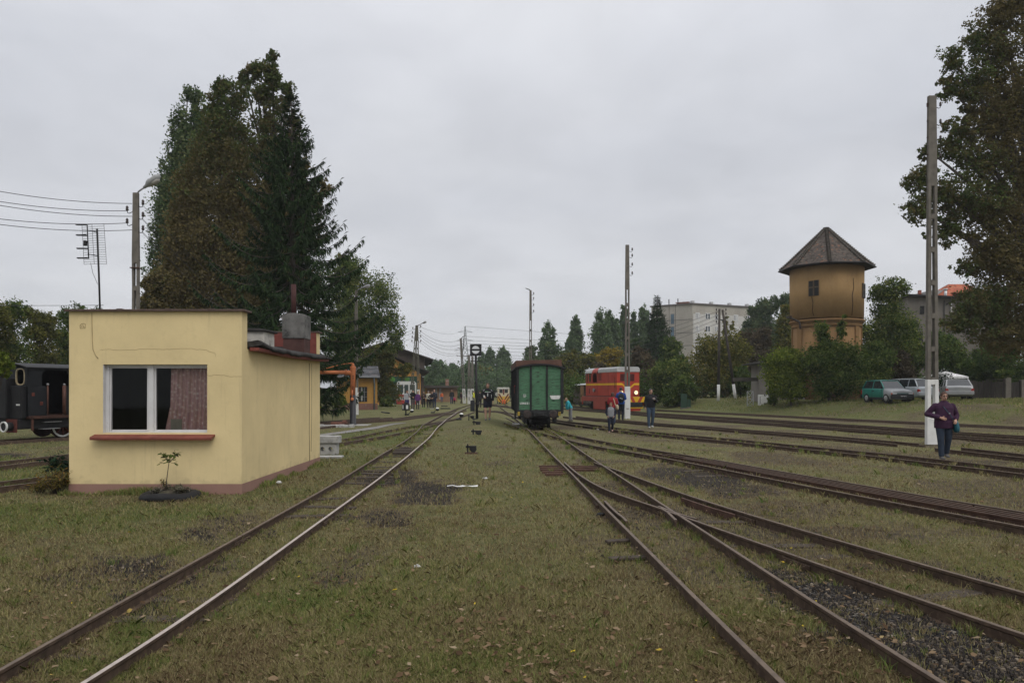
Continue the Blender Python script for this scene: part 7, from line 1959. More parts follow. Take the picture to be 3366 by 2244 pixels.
    add_to(me, hm, 0)
    o = D.objects.new('body', me); COL.objects.link(o); o.parent = t
    # trousers
    mb = MB(); k = .010*s
    rr = []
    for z, rx, ry in ((.83, .13, .10), (.90, .168, .12), (.99, .165, .118), (1.03, .155, .115)): rr.append([Vector(((rx*build*s+k)*math.cos(a), .008*s+(ry*build*s+k)*math.sin(a), z*s)) for a in [2*PI*j/18 for j in range(18)]])
    mb.ring_loft(rr, 0, True, True)
    for i in (0, 1):
        if shorts:
            e_ = J['h', i].lerp(J['k', i], .80); mb.tube([J['h', i], J['h', i].lerp(e_, .5), e_], [.094*b+k, .090*b+k, .086*b+k], 14)
        else:
            seg(mb, J['h', i], J['k', i], .088, .063, k); a_ = J['a', i]+V3(0, .0, -.01)
            mb.tube([J['k', i], J['k', i].lerp(a_, .5), a_], [.062*b+k, .052*b+k, .047*b+k], 14)
    me = remesh(mb, vox, [cloth('p%.3f%.3f%.3f' % pants, pants)], 'trousers', 2); o = D.objects.new('shorts' if shorts else 'trousers', me); COL.objects.link(o); o.parent = t
    # top
    mb = MB(); k = .020*s; trunk(mb, k, .90-long_top*.5); body_mb = mb
    if long_top:
        rr = []
        for z, rx, ry in ((.90-long_top, .175, .13), (.95, .18, .135), (1.0, .17, .125)): rr.append([tilt(Vector(((rx*build*s+k)*math.cos(a), .008*s+(ry*build*s+k+waist*.5)*math.sin(a), z*s))) for a in [2*PI*j/18 for j in range(18)]])
        mb.ring_loft(rr, 0, True, True)
    if slv: mb = MB()
    for i in (0, 1):
        mb.ell(tuple(J['s', i]+V3(0, 0, -.012)), .054*b+k*.6, 12, 8)
        if sleeves: seg(mb, J['s', i], J['e', i], .055, .044, k*.75); e2 = J['e', i].lerp(J['w', i], .93); mb.tube([J['e', i], J['e', i].lerp(e2, .5), e2], [.045*b+k*.75, .042*b+k*.6, .034*b+k*.6], 12)
        else: e2 = J['s', i].lerp(J['e', i], .55); mb.tube([J['s', i], e2], [.056*b+k*.7, .052*b+k*.8], 12)
    if slv:
        o = D.objects.new('sleeve', remesh(mb, vox, [cloth('v%.3f%.3f%.3f' % slv, slv)], 'sleeve', 2)); COL.objects.link(o); o.parent = t; mb = body_mb
    if collar: mb.tube([tilt(V3(0, .012, 1.45)), tilt(V3(0, .006, 1.45+collar))], [.072*s, .066*s], 14)
    me = remesh(mb, vox, [cloth('t%.3f%.3f%.3f' % shirt, shirt)], 'jacket', 2); o = D.objects.new('jacket', me); COL.objects.link(o); o.parent = t; t_top = o
    # shoes
    for i in (0, 1):
        f = J['a', i]; mb = MB(); pitch = legs[i][1]*.6
        mb.tube([f+V3(0, .065, -.045), f+V3(0, .04, -.04), f+V3(0, -.06, -.045-pitch*.3), f+V3(0, -.15, -.058-pitch*.6), f+V3(0, -.185, -.066-pitch*.7)], [(.034*s, .030*s), (.044*s, .042*s), (.046*s, .038*s), (.046*s, .026*s), (.026*s, .014*s)], 12)
        mb.tube([f+V3(0, .02, -.04), f+V3(0, .01, .02)], [.044*s, .042*s], 10)
        o = mb.build('shoe', cloth('s%.3f%.3f%.3f' % shoe, shoe), t)
    # hair
    Mh = mat('hair_%.3f%.3f' % hair[:2], hair, .6, .35, 14, squash=(1, 1, .3))
    hmq = MB()
    if hairstyle != 'bald':
        dome = MB(); n = 18
        low = {'short': -.02, 'bob': -.12, 'long': -.15, 'tied': -.06, 'grey': -.02, 'cap': .015}[hairstyle]
        rings = []
        for i in range(9):
            f = i/8; z = low*s+(.128*s-low*s)*f
            row = []
            for j in range(n):
                a = 2*PI*j/n; c_, s_ = math.cos(a), math.sin(a)
                zz = z
                fr = max(0, -s_)            # towards the face
                if fr > .25: zz = max(z, (.070 if hairstyle != 'bob' else .055)*s*min(1, (fr-.25)/.45))
                qq = max(0, 1-((zz-.015*s)/(.118*s))**2)**.5 if zz > .015*s else (1 if hairstyle != 'tied' else .97)
                rad = (.084 if hairstyle in ('short', 'tied', 'cap', 'grey') else .094)*s
                row.append((rad*qq*c_, (.004+(.103*s_) )*s*qq if qq else .004*s, zz))
            rings.append(row)
        dome.ring_loft(rings, 0, True, True, M=HM)
        if hairstyle == 'tied': dome.ell((0, .105*s, -.02*s), (.03*s, .035*s, .04*s), 10, 6, M=HM)
        if hairstyle == 'cap': dome.tube([(0, -.09*s, .05*s), (0, -.15*s, .045*s)], [(.07*s, .012*s), (.055*s, .008*s)], 12, M=HM)
        hr = D.objects.new('hair' if hairstyle != 'cap' else 'cap', remesh(dome, vox*.6, [Mh], 'hair', 1)); COL.objects.link(hr); hr.parent = t
    t['_'] = 0; del t['_']
    return t, J, HM, s, t_top
STR = ((.16, 0), (-.16, .03))
# ---- woman in purple, stepping over the track
pw_ = G(3105, 1506); Yq = 18.0
lw = Vector(((3103-CX)*Yq/F, Yq, CH-(1508-H0)*Yq/F))
wm, J, HM, s, top = person('woman in a purple sweater and jeans stepping over the rails at the right', lw, 1.66, R_(-13), (.034, .011, .032), (.020, .030, .048), (.09, .085, .085), (.06, .028, .018), 1.18, ((.10, 0), (-.12, .06)), ('hip', ((.31, .04, 1.13), (.235, -.13, 1.01))), long_top=.10, hairstyle='tied', vox=.012, head_turn=R_(4), collar=.07, waist=.03)
Mteal = mat('teal_leather', (.012, .085, .11), .55, .2, 6)
bg_ = thing('shoulder_bag', 'teal shoulder bag hanging at the hip of the woman in purple', 'bag', lw, R_(-13))
mb = MB(); st = [(-.10, .012, 1.43), (-.06, -.155, 1.36), (.06, -.205, 1.18), (.15, -.20, 1.05), (.215, -.12, .93)]
pts = resample([Vector(p)*s for p in st], .06); mb.ring_loft([[p+Vector((-.012, -.004, .01)), p+Vector((.012, -.004, -.01)), p+Vector((.012, .004, -.01)), p+Vector((-.012, .004, .01))] for p in pts], 0, False)
mb.build('strap', Mteal, bg_)
mb = MB().tube([(.235, -.08, .95), (.24, -.075, .90), (.25, -.07, .78), (.25, -.07, .70), (.24, -.07, .66)], [(.03, .06), (.05, .10), (.065, .135), (.06, .13), (.03, .08)], 14); mb.build('pouch', Mteal, bg_, .0)
MB().ell((.06*s, -.22*s, 1.185*s), .02, 8, 6).build('buckle', M['steel'], bg_)
gl = MB()
for sd in (-1, 1):
    rg = [(sd*.032*s+.024*s*math.cos(a), -.100*s, .012*s+.016*s*math.sin(a)) for a in [2*PI*j/14 for j in range(14)]]; gl.tube(rg+[rg[0]], .0028, 5, caps=False, M=HM)
    gl.tube([(sd*.056*s, -.098*s, .014*s), (sd*.080*s, .01*s, .01*s)], .0028, 5, M=HM)
gl.tube([(-.009*s, -.101*s, .014*s), (.009*s, -.101*s, .014*s)], .0028, 5, M=HM)
o = gl.build('glasses', M['black'], wm)
# ---- man with a camera by the red locomotive
l_ = G(2139, 1406)
mn, J, HM, s, top = person('man in a black jumper and blue jeans looking at a small camera', l_, 1.79, R_(2), (.012, .012, .014), (.035, .055, .085), (.30, .30, .29), (.045, .04, .038), 1.08, ((.05, 0), (-.13, .04)), ('down', ((.24, -.06, 1.17), (.10, -.27, 1.27))), vox=.016, hairstyle='short', head_turn=R_(10), collar=.05, waist=.015)
tag(MB().box((0, 0, 0), (.10, .03, .065)).build('camera', M['steel'], None, .008, loc=l_+Matrix.Rotation(R_(2), 3, 'Z') @ Vector((.075, -.37, 1.33)), rz=R_(2)), 'small silver camera held by the man in the black jumper', 'camera')
# ---- boy in the grey sweater
l_ = G(2008, 1421)
person('small boy in a grey knit top with dark sleeves, walking towards the camera', l_, 1.22, R_(-6), (.19, .195, .205), (.012, .016, .028), (.34, .22, .20), (.13, .075, .04), 1.12, ((.10, 0), (-.16, .10)), ('pocket', 'pocket'), vox=.014, hairstyle='bob', slv=(.012, .015, .028))
# ---- woman in red with a beige bag (back turned)
l_ = G(2014, 1394)
wr, J, HM, s, top = person('woman with brown bobbed hair in a red jacket, seen from behind', l_, 1.60, R_(178), (.24, .018, .022), (.03, .045, .08), (.04, .035, .03), (.065, .032, .022), 1.15, ((.04, 0), (-.03, 0)), ('belly', 'belly'), long_top=.10, hairstyle='bob', vox=.016)
Mbe = mat('beige_canvas', (.34, .28, .19), .8, .15, 8)
bb = thing('shoulder_bag', 'beige shoulder bag on the back of the woman in red', 'bag', l_)
mb = MB(); pts = resample([Vector(p) for p in [(-.02, .13, 1.30), (.03, .17, 1.12), (.09, -.02+.22, 1.0), (.10, -.20, .99)]], .05)
pts = resample([Vector(p) for p in [(.02, -.125, 1.31), (.06, -.175, 1.16), (.09, -.195, 1.03), (.12, -.22, .95)]], .05); mb.ring_loft([[p+Vector((-.02, 0, 0)), p+Vector((.02, 0, 0)), p+Vector((.02, .008, 0)), p+Vector((-.02, .008, 0))] for p in pts], 0, False); mb.build('strap', Mbe, bb)
MB().tube([(.17, -.24, .98), (.18, -.25, .92), (.19, -.25, .80), (.19, -.24, .73)], [(.05, .06), (.08, .12), (.085, .15), (.05, .09)], 14).build('pouch', Mbe, bb)
# ---- man in blue with a black rucksack (back turned), by the pole
l_ = G(2041, 1381.5)
mb_, J, HM, s, top = person('man in a bright blue jacket seen from behind beside the white painted pole', l_, 1.80, R_(170), (.018, .060, .24), (.012, .015, .024), (.03, .03, .03), (.03, .022, .02), 1.03, ((.03, 0), (-.03, 0)), ('belly', 'belly'), vox=.016, long_top=.04)
bp = thing('rucksack', 'black rucksack on the back of the man in blue', 'rucksack', l_, R_(-10))
MB().tube([(.02, -.18, 1.0), (.02, -.22, 1.08), (.02, -.24, 1.2), (.02, -.21, 1.38), (.02, -.17, 1.46)], [(.10, .05), (.16, .09), (.165, .10), (.15, .08), (.07, .04)], 14).build('pack', cloth('rucksack', (.014, .015, .018)), bp)
MB().tube([(-.05, -.33, 1.22), (.03, -.335, 1.19), (.10, -.32, 1.18)], .012, 5).build('reflective_strip', mat('reflective', (.6, .62, .6), .4), bp)
# ---- bending boy in turquoise
l_ = G(1876, 1384)
person('boy in a turquoise top and grey trousers bending forward beside the green wagon', l_, 1.38, R_(-75), (.035, .30, .36), (.19, .19, .20), (.05, .04, .035), (.22, .15, .10), 1.0, ((.03, 0), (-.05, 0)), (((-.2, -.20, 1.16), (-.1, -.26, .93)), ((.2, -.20, 1.16), (.1, -.26, .93))), lean=R_(28), vox=.016, hairstyle='short')
# ---- cyclist shirt man
l_ = ground_at(1603, 35.2)
mc_, J, HM, s, top = person('man in a black sports shirt and black shorts walking towards the camera', l_, 1.80, R_(3), (.010, .010, .012), (.012, .014, .022), (.10, .10, .11), (.10, .06, .04), 1.12, ((.10, 0), (-.12, .03)), (((-.26, -.02, 1.18), (-.17, -.22, 1.10)), 'down'), shorts=True, vox=.016)
mb = MB(); Mst = mat('shirt_white', (.55, .56, .57), .8)
mb.bx(-.14*s, .14*s, -.172*s, -.155*s, 1.315*s, 1.335*s); mb.bx(-.018*s, .018*s, -.176*s, -.155*s, 1.13*s, 1.27*s); mb.build('shirt_print', Mst, mc_)
mb = MB()
for sd in (-1, 1): mb.tube([J['s', 1 if sd > 0 else 0]+Vector((sd*-.03, -.075, .045)), J['s', 1 if sd > 0 else 0]+Vector((sd*.035, -.078, -.04))], .012, 6)
mb.tube([(.175*s, -.10*s, 1.20*s), (.178*s, -.11*s, 1.05*s)], .012, 5); mb.build('shirt_piping', Mst, mc_)
MB().bx(-.12, .03, -.155, -.14, 1.345*s, 1.37*s).build('shirt_logo', mat('shirt_green', (.04, .2, .06), .8), mc_)
tag(MB().cyl((0, 0, 0), (0, 0, .11), .035, n=10).build('drink_bottle', M['white'], None, .006, loc=l_+Vector((-.16, -.30, 1.07*s))), 'small white cup held by the man in the black sports shirt', 'cup')
# ---- the distant group
FG = 'visitors standing by the orange shed'
def far(px, pyf, label, h, **kw):
    Y = kw.pop('Y', None)
    l_ = G(px, pyf) if Y is None else ground_at(px, Y)
    return person(label, l_, h, vox=kw.pop('vox', .026), **kw)
far(1337, 1348, 'woman in a light grey top and blue cropped trousers with her hand at her face', 1.72, rz=R_(35), shirt=(.30, .31, .33), pants=(.02, .025, .10), shorts=True, hair=(.10, .045, .03), hairstyle='bob', arms=('down', 'face'), shoe=(.1, .25, .05), group=FG)
far(1357, 1345, 'man in a black jumper and grey trousers with raised hand, in the left group', 1.75, rz=R_(20), shirt=(.010, .010, .011), pants=(.075, .07, .068), build=1.2, hair=(.03, .022, .02), arms=('belly', 'face'), shoe=(.02, .02, .02), group=FG)
far(1373, 1345, 'woman with short fair hair in a purple jacket', 1.60, rz=R_(15), shirt=(.085, .022, .115), pants=(.05, .045, .045), build=1.1, hair=(.26, .17, .10), hairstyle='short', arms=('down', 'down'), long_top=.06, group=FG)
far(1392.5, 1341, 'youth in a dark brown jacket just right of the orange wall corner', 1.62, rz=R_(10), shirt=(.035, .025, .022), pants=(.02, .02, .022), hair=(.05, .03, .025), arms=('camera', 'belly'), shoe=(.15, .35, .05), group=FG)
far(1408, 1340, 'person in a cream jacket and grey cap in front of the brown shed', 1.66, rz=R_(-5), shirt=(.45, .43, .36), pants=(.015, .015, .017), hair=(.16, .17, .18), hairstyle='cap', build=1.1, group=FG)
far(1420, 1344, 'person all in black with hands on hips in front of the brown shed', 1.62, rz=0, shirt=(.012, .012, .014), pants=(.014, .015, .022), hair=(.09, .06, .04), arms=('hip', 'hip'), shoe=(.5, .5, .5), group=FG)
far(1427.5, 1341, 'bald man in navy jacket with a rucksack half behind the person in black', 1.78, rz=R_(190), shirt=(.03, .032, .045), pants=(.03, .04, .09), hairstyle='bald', build=1.15, legs=STR, group=FG)
far(1452, 0, 'person in an orange safety vest before the brown shed', 1.5, Y=106, shirt=(.55, .13, .05), pants=(.07, .10, .16), hair=(.16, .09, .05), group=FG)
far(1485, 1328, 'tall bald man in a black jumper and jeans walking with a child', 1.78, rz=0, shirt=(.012, .013, .016), pants=(.035, .05, .08), hairstyle='bald', build=1.15, legs=STR, group=FG)
far(1494, 1327.5, 'small child in a bright pink jacket beside the bald man', .93, shirt=(.40, .03, .09), pants=(.015, .012, .015), hair=(.06, .035, .025), build=1.15, hairstyle='bob', group=FG)
far(1516, 1326, 'dark clothed walker left of the slender lamp pole foot', 1.5, rz=R_(60), shirt=(.03, .012, .016), pants=(.05, .04, .035), hair=(.07, .04, .03), legs=STR, group=FG)
far(1541, 1326, 'person in a pale jacket between the white pole feet', 1.55, rz=R_(180), shirt=(.34, .30, .28), pants=(.16, .16, .15), hair=(.13, .08, .05), group=FG)
far(1557, 1330, 'person in a yellow safety jacket behind the black signal post', 1.66, rz=R_(90), shirt=(.50, .52, .05), pants=(.03, .04, .06), hair=(.04, .025, .02), group=FG)
far(1577, 1340, 'person in dark clothes with a rucksack walking away right of the signal post', 1.68, rz=R_(180), shirt=(.02, .02, .022), pants=(.022, .02, .02), hair=(.035, .02, .018), build=1.15, legs=STR, group=FG)
far(1594, 1335, 'person hidden behind the man in the black sports shirt', 1.62, rz=R_(30), shirt=(.02, .02, .025), pants=(.02, .02, .03), hair=(.03, .02, .02), group=FG)
far(1612, 1334, 'woman with brown hair just right of the man in the black sports shirt', 1.66, rz=R_(-20), shirt=(.03, .022, .024), pants=(.02, .02, .03), hair=(.08, .045, .03), hairstyle='bob', group=FG)
# person behind the hut corner: only an arm with a yellow glove shows
l_ = ground_at(1030, 39)
far(1030, 0, 'person in a dark coat behind the hut corner with a yellow ball', 1.75, Y=39, rz=R_(0), shirt=(.02, .022, .03), pants=(.02, .02, .025), arms=('down', ((.30, 0, 1.16), (.38, -.05, .92))))
tag(MB().ell((0, 0, 0), (.07, .06, .06), 10, 7).build('yellow_ball', mat('ball_yellow', (.50, .55, .03), .6), None, loc=l_+Vector((.41, -.07, .84))), 'small yellow ball at the hut rear corner', 'ball')
# driver in the red locomotive's cab
dl = loc.matrix_basis if False else None
T_ = Matrix.Translation(c0) @ Matrix.Rotation(al_, 4, 'Z')
pd = T_ @ Vector((-.55, 4.2, zb0+.05))
person('driver in a dark jacket standing in the doorway of the red locomotive', pd, 1.74, R_(-50), (.02, .02, .024), (.02, .022, .03), (.03, .03, .03), (.03, .022, .02), 1.1, vox=.022)
# ================================================================ trees and bushes
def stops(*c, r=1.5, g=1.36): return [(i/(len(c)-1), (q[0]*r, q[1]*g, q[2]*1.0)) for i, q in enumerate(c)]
LM = {
 'green': leafmat('leaf_green', stops((.020, .040, .016), (.045, .080, .028), (.085, .120, .042), (.135, .160, .058)), .28),
 'blue': leafmat('leaf_bluegreen', stops((.020, .042, .027), (.045, .078, .048), (.075, .112, .068), (.12, .15, .088)), .25),
 'olive': leafmat('leaf_olive', stops((.032, .042, .017), (.065, .078, .028), (.105, .112, .040), (.16, .145, .050)), .28),
 'autumn': leafmat('leaf_autumn', stops((.034, .055, .022), (.072, .100, .036), (.082, .074, .034), (.110, .090, .042), (.135, .106, .056), r=1.14, g=1.14), .28),
 'brown': leafmat('leaf_brown', stops((.035, .031, .022), (.062, .053, .035), (.09, .072, .048), (.12, .09, .058), r=1.1, g=1.1), .2),
 'yellow': leafmat('leaf_yellow', stops((.09, .075, .02), (.19, .135, .025), (.29, .20, .035), (.36, .25, .05), r=1.02, g=1.12), .3),
 'lime': leafmat('leaf_lime', stops((.036, .058, .017), (.075, .115, .026), (.125, .165, .040), (.19, .205, .06)), .3),
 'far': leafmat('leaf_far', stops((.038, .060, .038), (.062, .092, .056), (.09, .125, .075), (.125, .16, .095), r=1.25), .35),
 'spruce': leafmat('needle', stops((.007, .015, .010), (.014, .029, .017), (.026, .047, .025), (.048, .072, .036)), .1),
}
def leaf_quads(C, size, rs, aspect=.62, up=.0):
    n = len(C)
    u = rs.normal(size=(n, 3)); u[:, 2] -= up; u /= np.linalg.norm(u, axis=1)[:, None]
    w = np.cross(u, rs.normal(size=(n, 3))); w /= np.linalg.norm(w, axis=1)[:, None]
    s = size*rs.uniform(.6, 1.25, n)[:, None]
    return np.stack([C-u*s*.5, C+w*s*aspect*.5, C+u*s*.5, C-w*s*aspect*.5], 1)
def tree(kindname, label, base, lobes, leaf, n, lm, rs, cat='tree', group=None, trunk=None, limbs=True, tintf=None, cl=.30, shell=.45, aspect=.62, vert=.48):
    """lobes: (x,y,z,rx,ry,rz) in metres relative to the base; leaves gather in clumps through each lobe"""
    t = thing(kindname, label, cat, base, 0, group)
    n = int(n*KN); leaf = leaf*KL
    L = np.array(lobes, float); vol = (L[:, 3]*L[:, 5])**.9
    p = vol/vol.sum(); parts = []; tn = []
    per = 30
    ncl = max(12, int(n/per))
    ix = rs.choice(len(L), ncl, p=p)
    d = rs.normal(size=(ncl, 3)); d /= np.linalg.norm(d, axis=1)[:, None]
    r = shell+(1-shell)*rs.random(ncl)**.6; r = np.where(rs.random(ncl) < .25, rs.random(ncl)**.5*shell, r)
    C = L[ix, :3]+d*r[:, None]*L[ix, 3:6]*(1+.10*rs.normal(size=ncl))[:, None]
    cr = 1.3*cl*np.cbrt(L[ix, 3]*L[ix, 4]*L[ix, 5])*rs.uniform(.45, 1.25, ncl)
    ct = rs.normal(0, .20, ncl)
    cnt = np.maximum(6, (per*rs.uniform(.5, 1.5, ncl)).astype(int)); k = np.repeat(np.arange(ncl), cnt)
    P_ = C[k]+rs.normal(size=(len(k), 3))*cr[k][:, None]*np.array([.55, .55, vert])
    P_[:, 2] = np.maximum(P_[:, 2], .04)
    tint = .46+ct[k]+rs.normal(0, .17, len(k))
    if tintf is not None: tint = tintf(P_, tint)
    o = D.objects.new('crown', quads_mesh('crown', leaf_quads(P_, leaf, rs, aspect, .25), tint, lm)); COL.objects.link(o); o.parent = t
    if trunk:
        r0, H = trunk; mb = MB(); tp = [(0, 0, -.2), (.02*H*rs.normal()*.3, 0, H*.35), (.02*H*rs.normal()*.3, 0, H*.7), (0, 0, H)]
        mb.tube(tp, [r0*1.15, r0*.8, r0*.5, r0*.15], 9)
        if limbs:
            for i in range(min(len(L), 22)):
                q = L[i]; zb = min(H*.85, max(H*.12, q[2]*.62)); m_ = (q[0]*.45, q[1]*.45, (zb+q[2])*.5)
                mb.tube([(0, 0, zb*.85), m_, (q[0], q[1], q[2]+q[5]*.25)], [r0*.36, r0*.22, r0*.06], 5)
        mb.build('trunk', M['bark'], t)
    return t
def PX(px, py, Y, base): q = P(px, py, Y); return (q.x-base.x, q.z-base.z)
def lobes_px(base, Y, items):
    out = []
    for it in items:
        px, py, rx, ry = it[:4]; dy = it[4] if len(it) > 4 else 0
        x, z = PX(px, py, Y, base); k = Y/F
        out.append((x, dy, z, rx*k, it[5] if len(it) > 5 else rx*k, ry*k))
    return out
def rsn(s): return np.random.default_rng(s)
# ---- left poplars
def poplar_lobes(rs, x, H, R, z0=.06, n=11, lean=0, tipn=3):
    out = []
    def plume(px_, py_, zb, zt, r0, r1, m):
        for i in range(m):
            f = (i+.5)/m; rr = (r0*(1-f)**.5*.35+r0*.65)*min(1, ((1-f)/.22)**.4)+r1*.12; out.append((px_*(1.1-.45*f)+rs.normal()*rr*.12, py_*(1.1-.45*f), zb+(zt-zb)*f, rr, rr, (zt-zb)/m*.75))
    plume(x, 0, H*.04, H*.985, R*.72, R*.26, 11)
    for i in range(6):
        a = 2*PI*i/6+rs.uniform(-.4, .4); rad = R*rs.uniform(.45, .68); plume(x+math.cos(a)*rad, math.sin(a)*rad, H*rs.uniform(.04, .2), H*rs.uniform(.74, .97), R*.36, R*.16, 8)
    return out
b1_ = ground_at(588, 54)
L = lobes_px(b1_, 54, [(636, 330, 34, 48), (660, 400, 30, 70), (600, 420, 40, 80), (580, 520, 45, 90), (640, 520, 60, 120), (555, 620, 45, 90), (560, 720, 55, 100), (535, 800, 45, 90), (520, 900, 40, 80), (600, 700, 90, 160), (600, 900, 90, 160), (640, 1050, 100, 130), (540, 1020, 50, 80), (619, 300, 16, 30), (655, 318, 16, 28)])
tree('poplar', 'tall blue green poplar, leftmost of the tall trees behind the hut', b1_, L, .17, 26000, LM['blue'], rsn(1), trunk=(.4, 17), cl=.2, vert=.8, shell=.3)
b2_ = ground_at(740, 46)
L = lobes_px(b2_, 46, [(725, 300, 30, 46), (770, 330, 50, 60), (700, 360, 40, 60), (740, 430, 70, 90), (690, 500, 65, 100), (790, 520, 75, 120), (640, 640, 70, 120), (740, 650, 90, 140), (820, 680, 80, 140), (600, 760, 60, 110), (690, 800, 100, 140), (800, 850, 90, 150), (580, 880, 55, 90), (650, 950, 90, 110), (760, 980, 100, 120), (560, 970, 50, 70), (700, 1080, 130, 90), (850, 1000, 80, 120), (740, 272, 20, 30)])
def brown_low(base, Y, y0, y1):
    z0 = P(0, y1, Y).z-base.z; z1 = P(0, y0, Y).z-base.z
    return lambda P_, t: np.clip(t*.62+.46*(1-np.clip((P_[:, 2]-z0)/(z1-z0), 0, 1))+.02, 0, 1)
tree('poplar', 'broad tall poplar turning brown, middle one of the tall trees behind the hut', b2_, L, .155, 52000, LM['autumn'], rsn(2), trunk=(.42, 17), tintf=brown_low(b2_, 46, 380, 700), cl=.2, vert=.7, shell=.3)
b3_ = ground_at(900, 47)
L = lobes_px(b3_, 47, [(897, 190, 18, 26), (880, 230, 34, 40), (830, 230, 28, 34), (802, 260, 22, 36), (900, 270, 36, 36), (946, 300, 24, 36), (860, 310, 50, 36), (930, 350, 34, 30), (965, 400, 26, 36), (880, 400, 55, 46), (960, 470, 36, 46), (880, 500, 60, 60), (985, 560, 36, 60), (920, 600, 60, 70), (1000, 650, 46, 50), (1062, 620, 28, 34), (900, 720, 80, 90), (1030, 660, 36, 40), (1000, 760, 60, 70), (920, 880, 90, 110), (1000, 960, 60, 80)])
tree('poplar', 'tallest poplar behind the hut, thin and gappy near its top', b3_, L, .155, 27000, LM['autumn'], rsn(3), trunk=(.4, 20), tintf=brown_low(b3_, 47, 300, 620), cl=.2, vert=.7, shell=.3)
b4_ = ground_at(500, 43)
tree('small_tree', 'low brown leaved small tree right of the lamp pole behind the hut', b4_, lobes_px(b4_, 43, [(490, 940, 26, 34), (510, 1000, 40, 50), (480, 1000, 26, 40), (530, 940, 40, 50), (500, 1100, 60, 60)]), .15, 5000, LM['autumn'], rsn(4), trunk=(.12, 5), tintf=lambda p, t: t*.6+.4)
# ---- spruce
bs_ = ground_at(958, 37.5)
def spruce(base, H, R, seed, label, tipspread=1.0, nw=34, scale=1.0, dens=1.0):
    rs = rsn(seed); t = thing('spruce', label, 'tree', base); mb = MB(); mb.tube([(0, 0, -.2), (.05, 0, H*.5), (0, 0, H)], [.26*scale, .14*scale, .012], 9)
    Q = []; T = []
    def twig(p, d, ln, wd, hang):
        e = p+d*ln+np.array([0, 0, -hang*ln]); s = np.cross(d, [0, 0, 1]); nn = np.linalg.norm(s); s = s/nn if nn > 1e-6 else np.array([1, 0, 0]); s = s*math.cos(a0:=rs.uniform(-1.2, 1.2))+np.array([0, 0, 1])*math.sin(a0)
        m_ = (p+e)/2+np.array([0, 0, .03]); Q.append([p, m_+s*wd, e, m_-s*wd]); T.append(np.clip(rs.normal(.4, .2), 0, 1))
    z = H*.985; wh = 0
    while z > H*.075:
        f = 1-z/H; ln0 = R*min(1, f*1.28+.035)*(1 if f < .75 else 1-(f-.75)*.5); nb = 5 if f < .15 else 7
        for j in range(nb):
            a = 2*PI*j/nb+wh*.9+rs.uniform(-.25, .25); ln = ln0*rs.uniform(.55, 1.27 if .15 < f < .78 else .9); dr = np.array([math.cos(a), math.sin(a), 0.0]); st = 7
            up0 = .65 if f < .2 else (.18 if f < .5 else -.08); pts = []
            for q in range(st+1):
                u = q/st; sag = -ln*.42*min(1, f*1.6)*math.sin(u*PI*.62)*.8; rise = ln*(.30+.10*f)*u**2.6+up0*ln*u*.5
                pts.append(np.array([0, 0, z])+dr*ln*u*.97+np.array([0, 0, sag+rise]))
            mb.tube([tuple(p) for p in pts], [max(.012, .03*scale*(1-q/st)+.008) for q in range(st+1)], 4, caps=False)
            nt = int((10+ln*22)*dens)
            for q in range(nt):
                u = rs.uniform(.10, 1)**.8; i = min(st-1, int(u*st)); p = pts[i]+(pts[i+1]-pts[i])*(u*st-i)
                sd = rs.choice([-1, 1]); lat = np.cross(dr, [0, 0, 1])*sd; d = dr*rs.uniform(.3, .9)+lat*rs.uniform(.4, 1.0); d /= np.linalg.norm(d); tl = (.20+.42*(1-u)*min(1, ln/2.2))*rs.uniform(.6, 1.2)*scale
                twig(p, d, tl, .036*scale, rs.uniform(.25, 1.0)*min(1, f*1.8+.1))
                if ln > .8:
                    for rr in range(2): twig(p+d*tl*rs.uniform(.2, .9)+np.array([0, 0, -tl*.2]), d*.5+rs.normal(size=3)*.25, tl*.6, .030*scale, rs.uniform(.7, 1.6))
            twig(pts[-1]-dr*.1, dr*.8+np.array([0, 0, .55]), .35*scale, .03*scale, 0)
        z -= H*(.020+.016*f)*rs.uniform(.85, 1.15); wh += 1
    twig(np.array([0, 0, H-.5]), np.array([.1, 0, 1.0]), .6, .03, 0)
    o = D.objects.new('crown', quads_mesh('crown', np.array(Q), np.array(T), LM['spruce'])); COL.objects.link(o); o.parent = t
    mb.build('trunk', M['bark'], t); return t
spruce(bs_, P(0, 310, 37.5).z-bs_.z, 5.1, 5, 'tall dark spruce with drooping branches rising behind the hut chimney', dens=1.25)
# ---- trees right of the spruce
def blob(kind, label, px, Y, top, hw, lm, seed, leaf=None, bottom=None, n=None, group=None, squash=.9, nl=9, trunk=True, cat='tree', tintf=None, cl=.30, extra=()):
    rs = rsn(seed); b = ground_at(px, Y); k = Y/F; H = P(0, top, Y).z-b.z; R = hw*k
    zb = 0 if bottom is None else max(0, P(0, bottom, Y).z-b.z)
    out = []; hc = (H-zb)
    out.append((0, 0, zb+hc*.5, R*.62, R*.6, hc*.40))
    for i in range(nl):
        a = 2*PI*i/nl+rs.uniform(-.4, .4); f = rs.uniform(.15, .80); rr = R*.68*math.sqrt(max(.05, 1-(2*f-.85)**2))
        s_ = rs.uniform(.26, .42)*min(R, hc*.6); out.append((math.cos(a)*rr, math.sin(a)*rr*.8, zb+hc*f, s_, s_, s_*rs.uniform(.75, 1.05)))
    for i in range(3):
        s_ = min(R*.38, hc*.22); out.append((rs.normal()*R*.22, rs.normal()*R*.2, H-s_*(1.0+.35*i), s_, s_, s_))
    out += lobes_px(b, Y, extra)
    leaf = leaf or max(.12, Y*.0027)
    n = n or int(min(26000, max(1500, 5.2*(2*R*hc)/(leaf*leaf*.62))))
    return tree(kind, label, b, out, leaf, n, lm, rs, cat, group, (max(.06, R*.05), H*.8) if trunk else None, tintf=tintf, cl=cl)
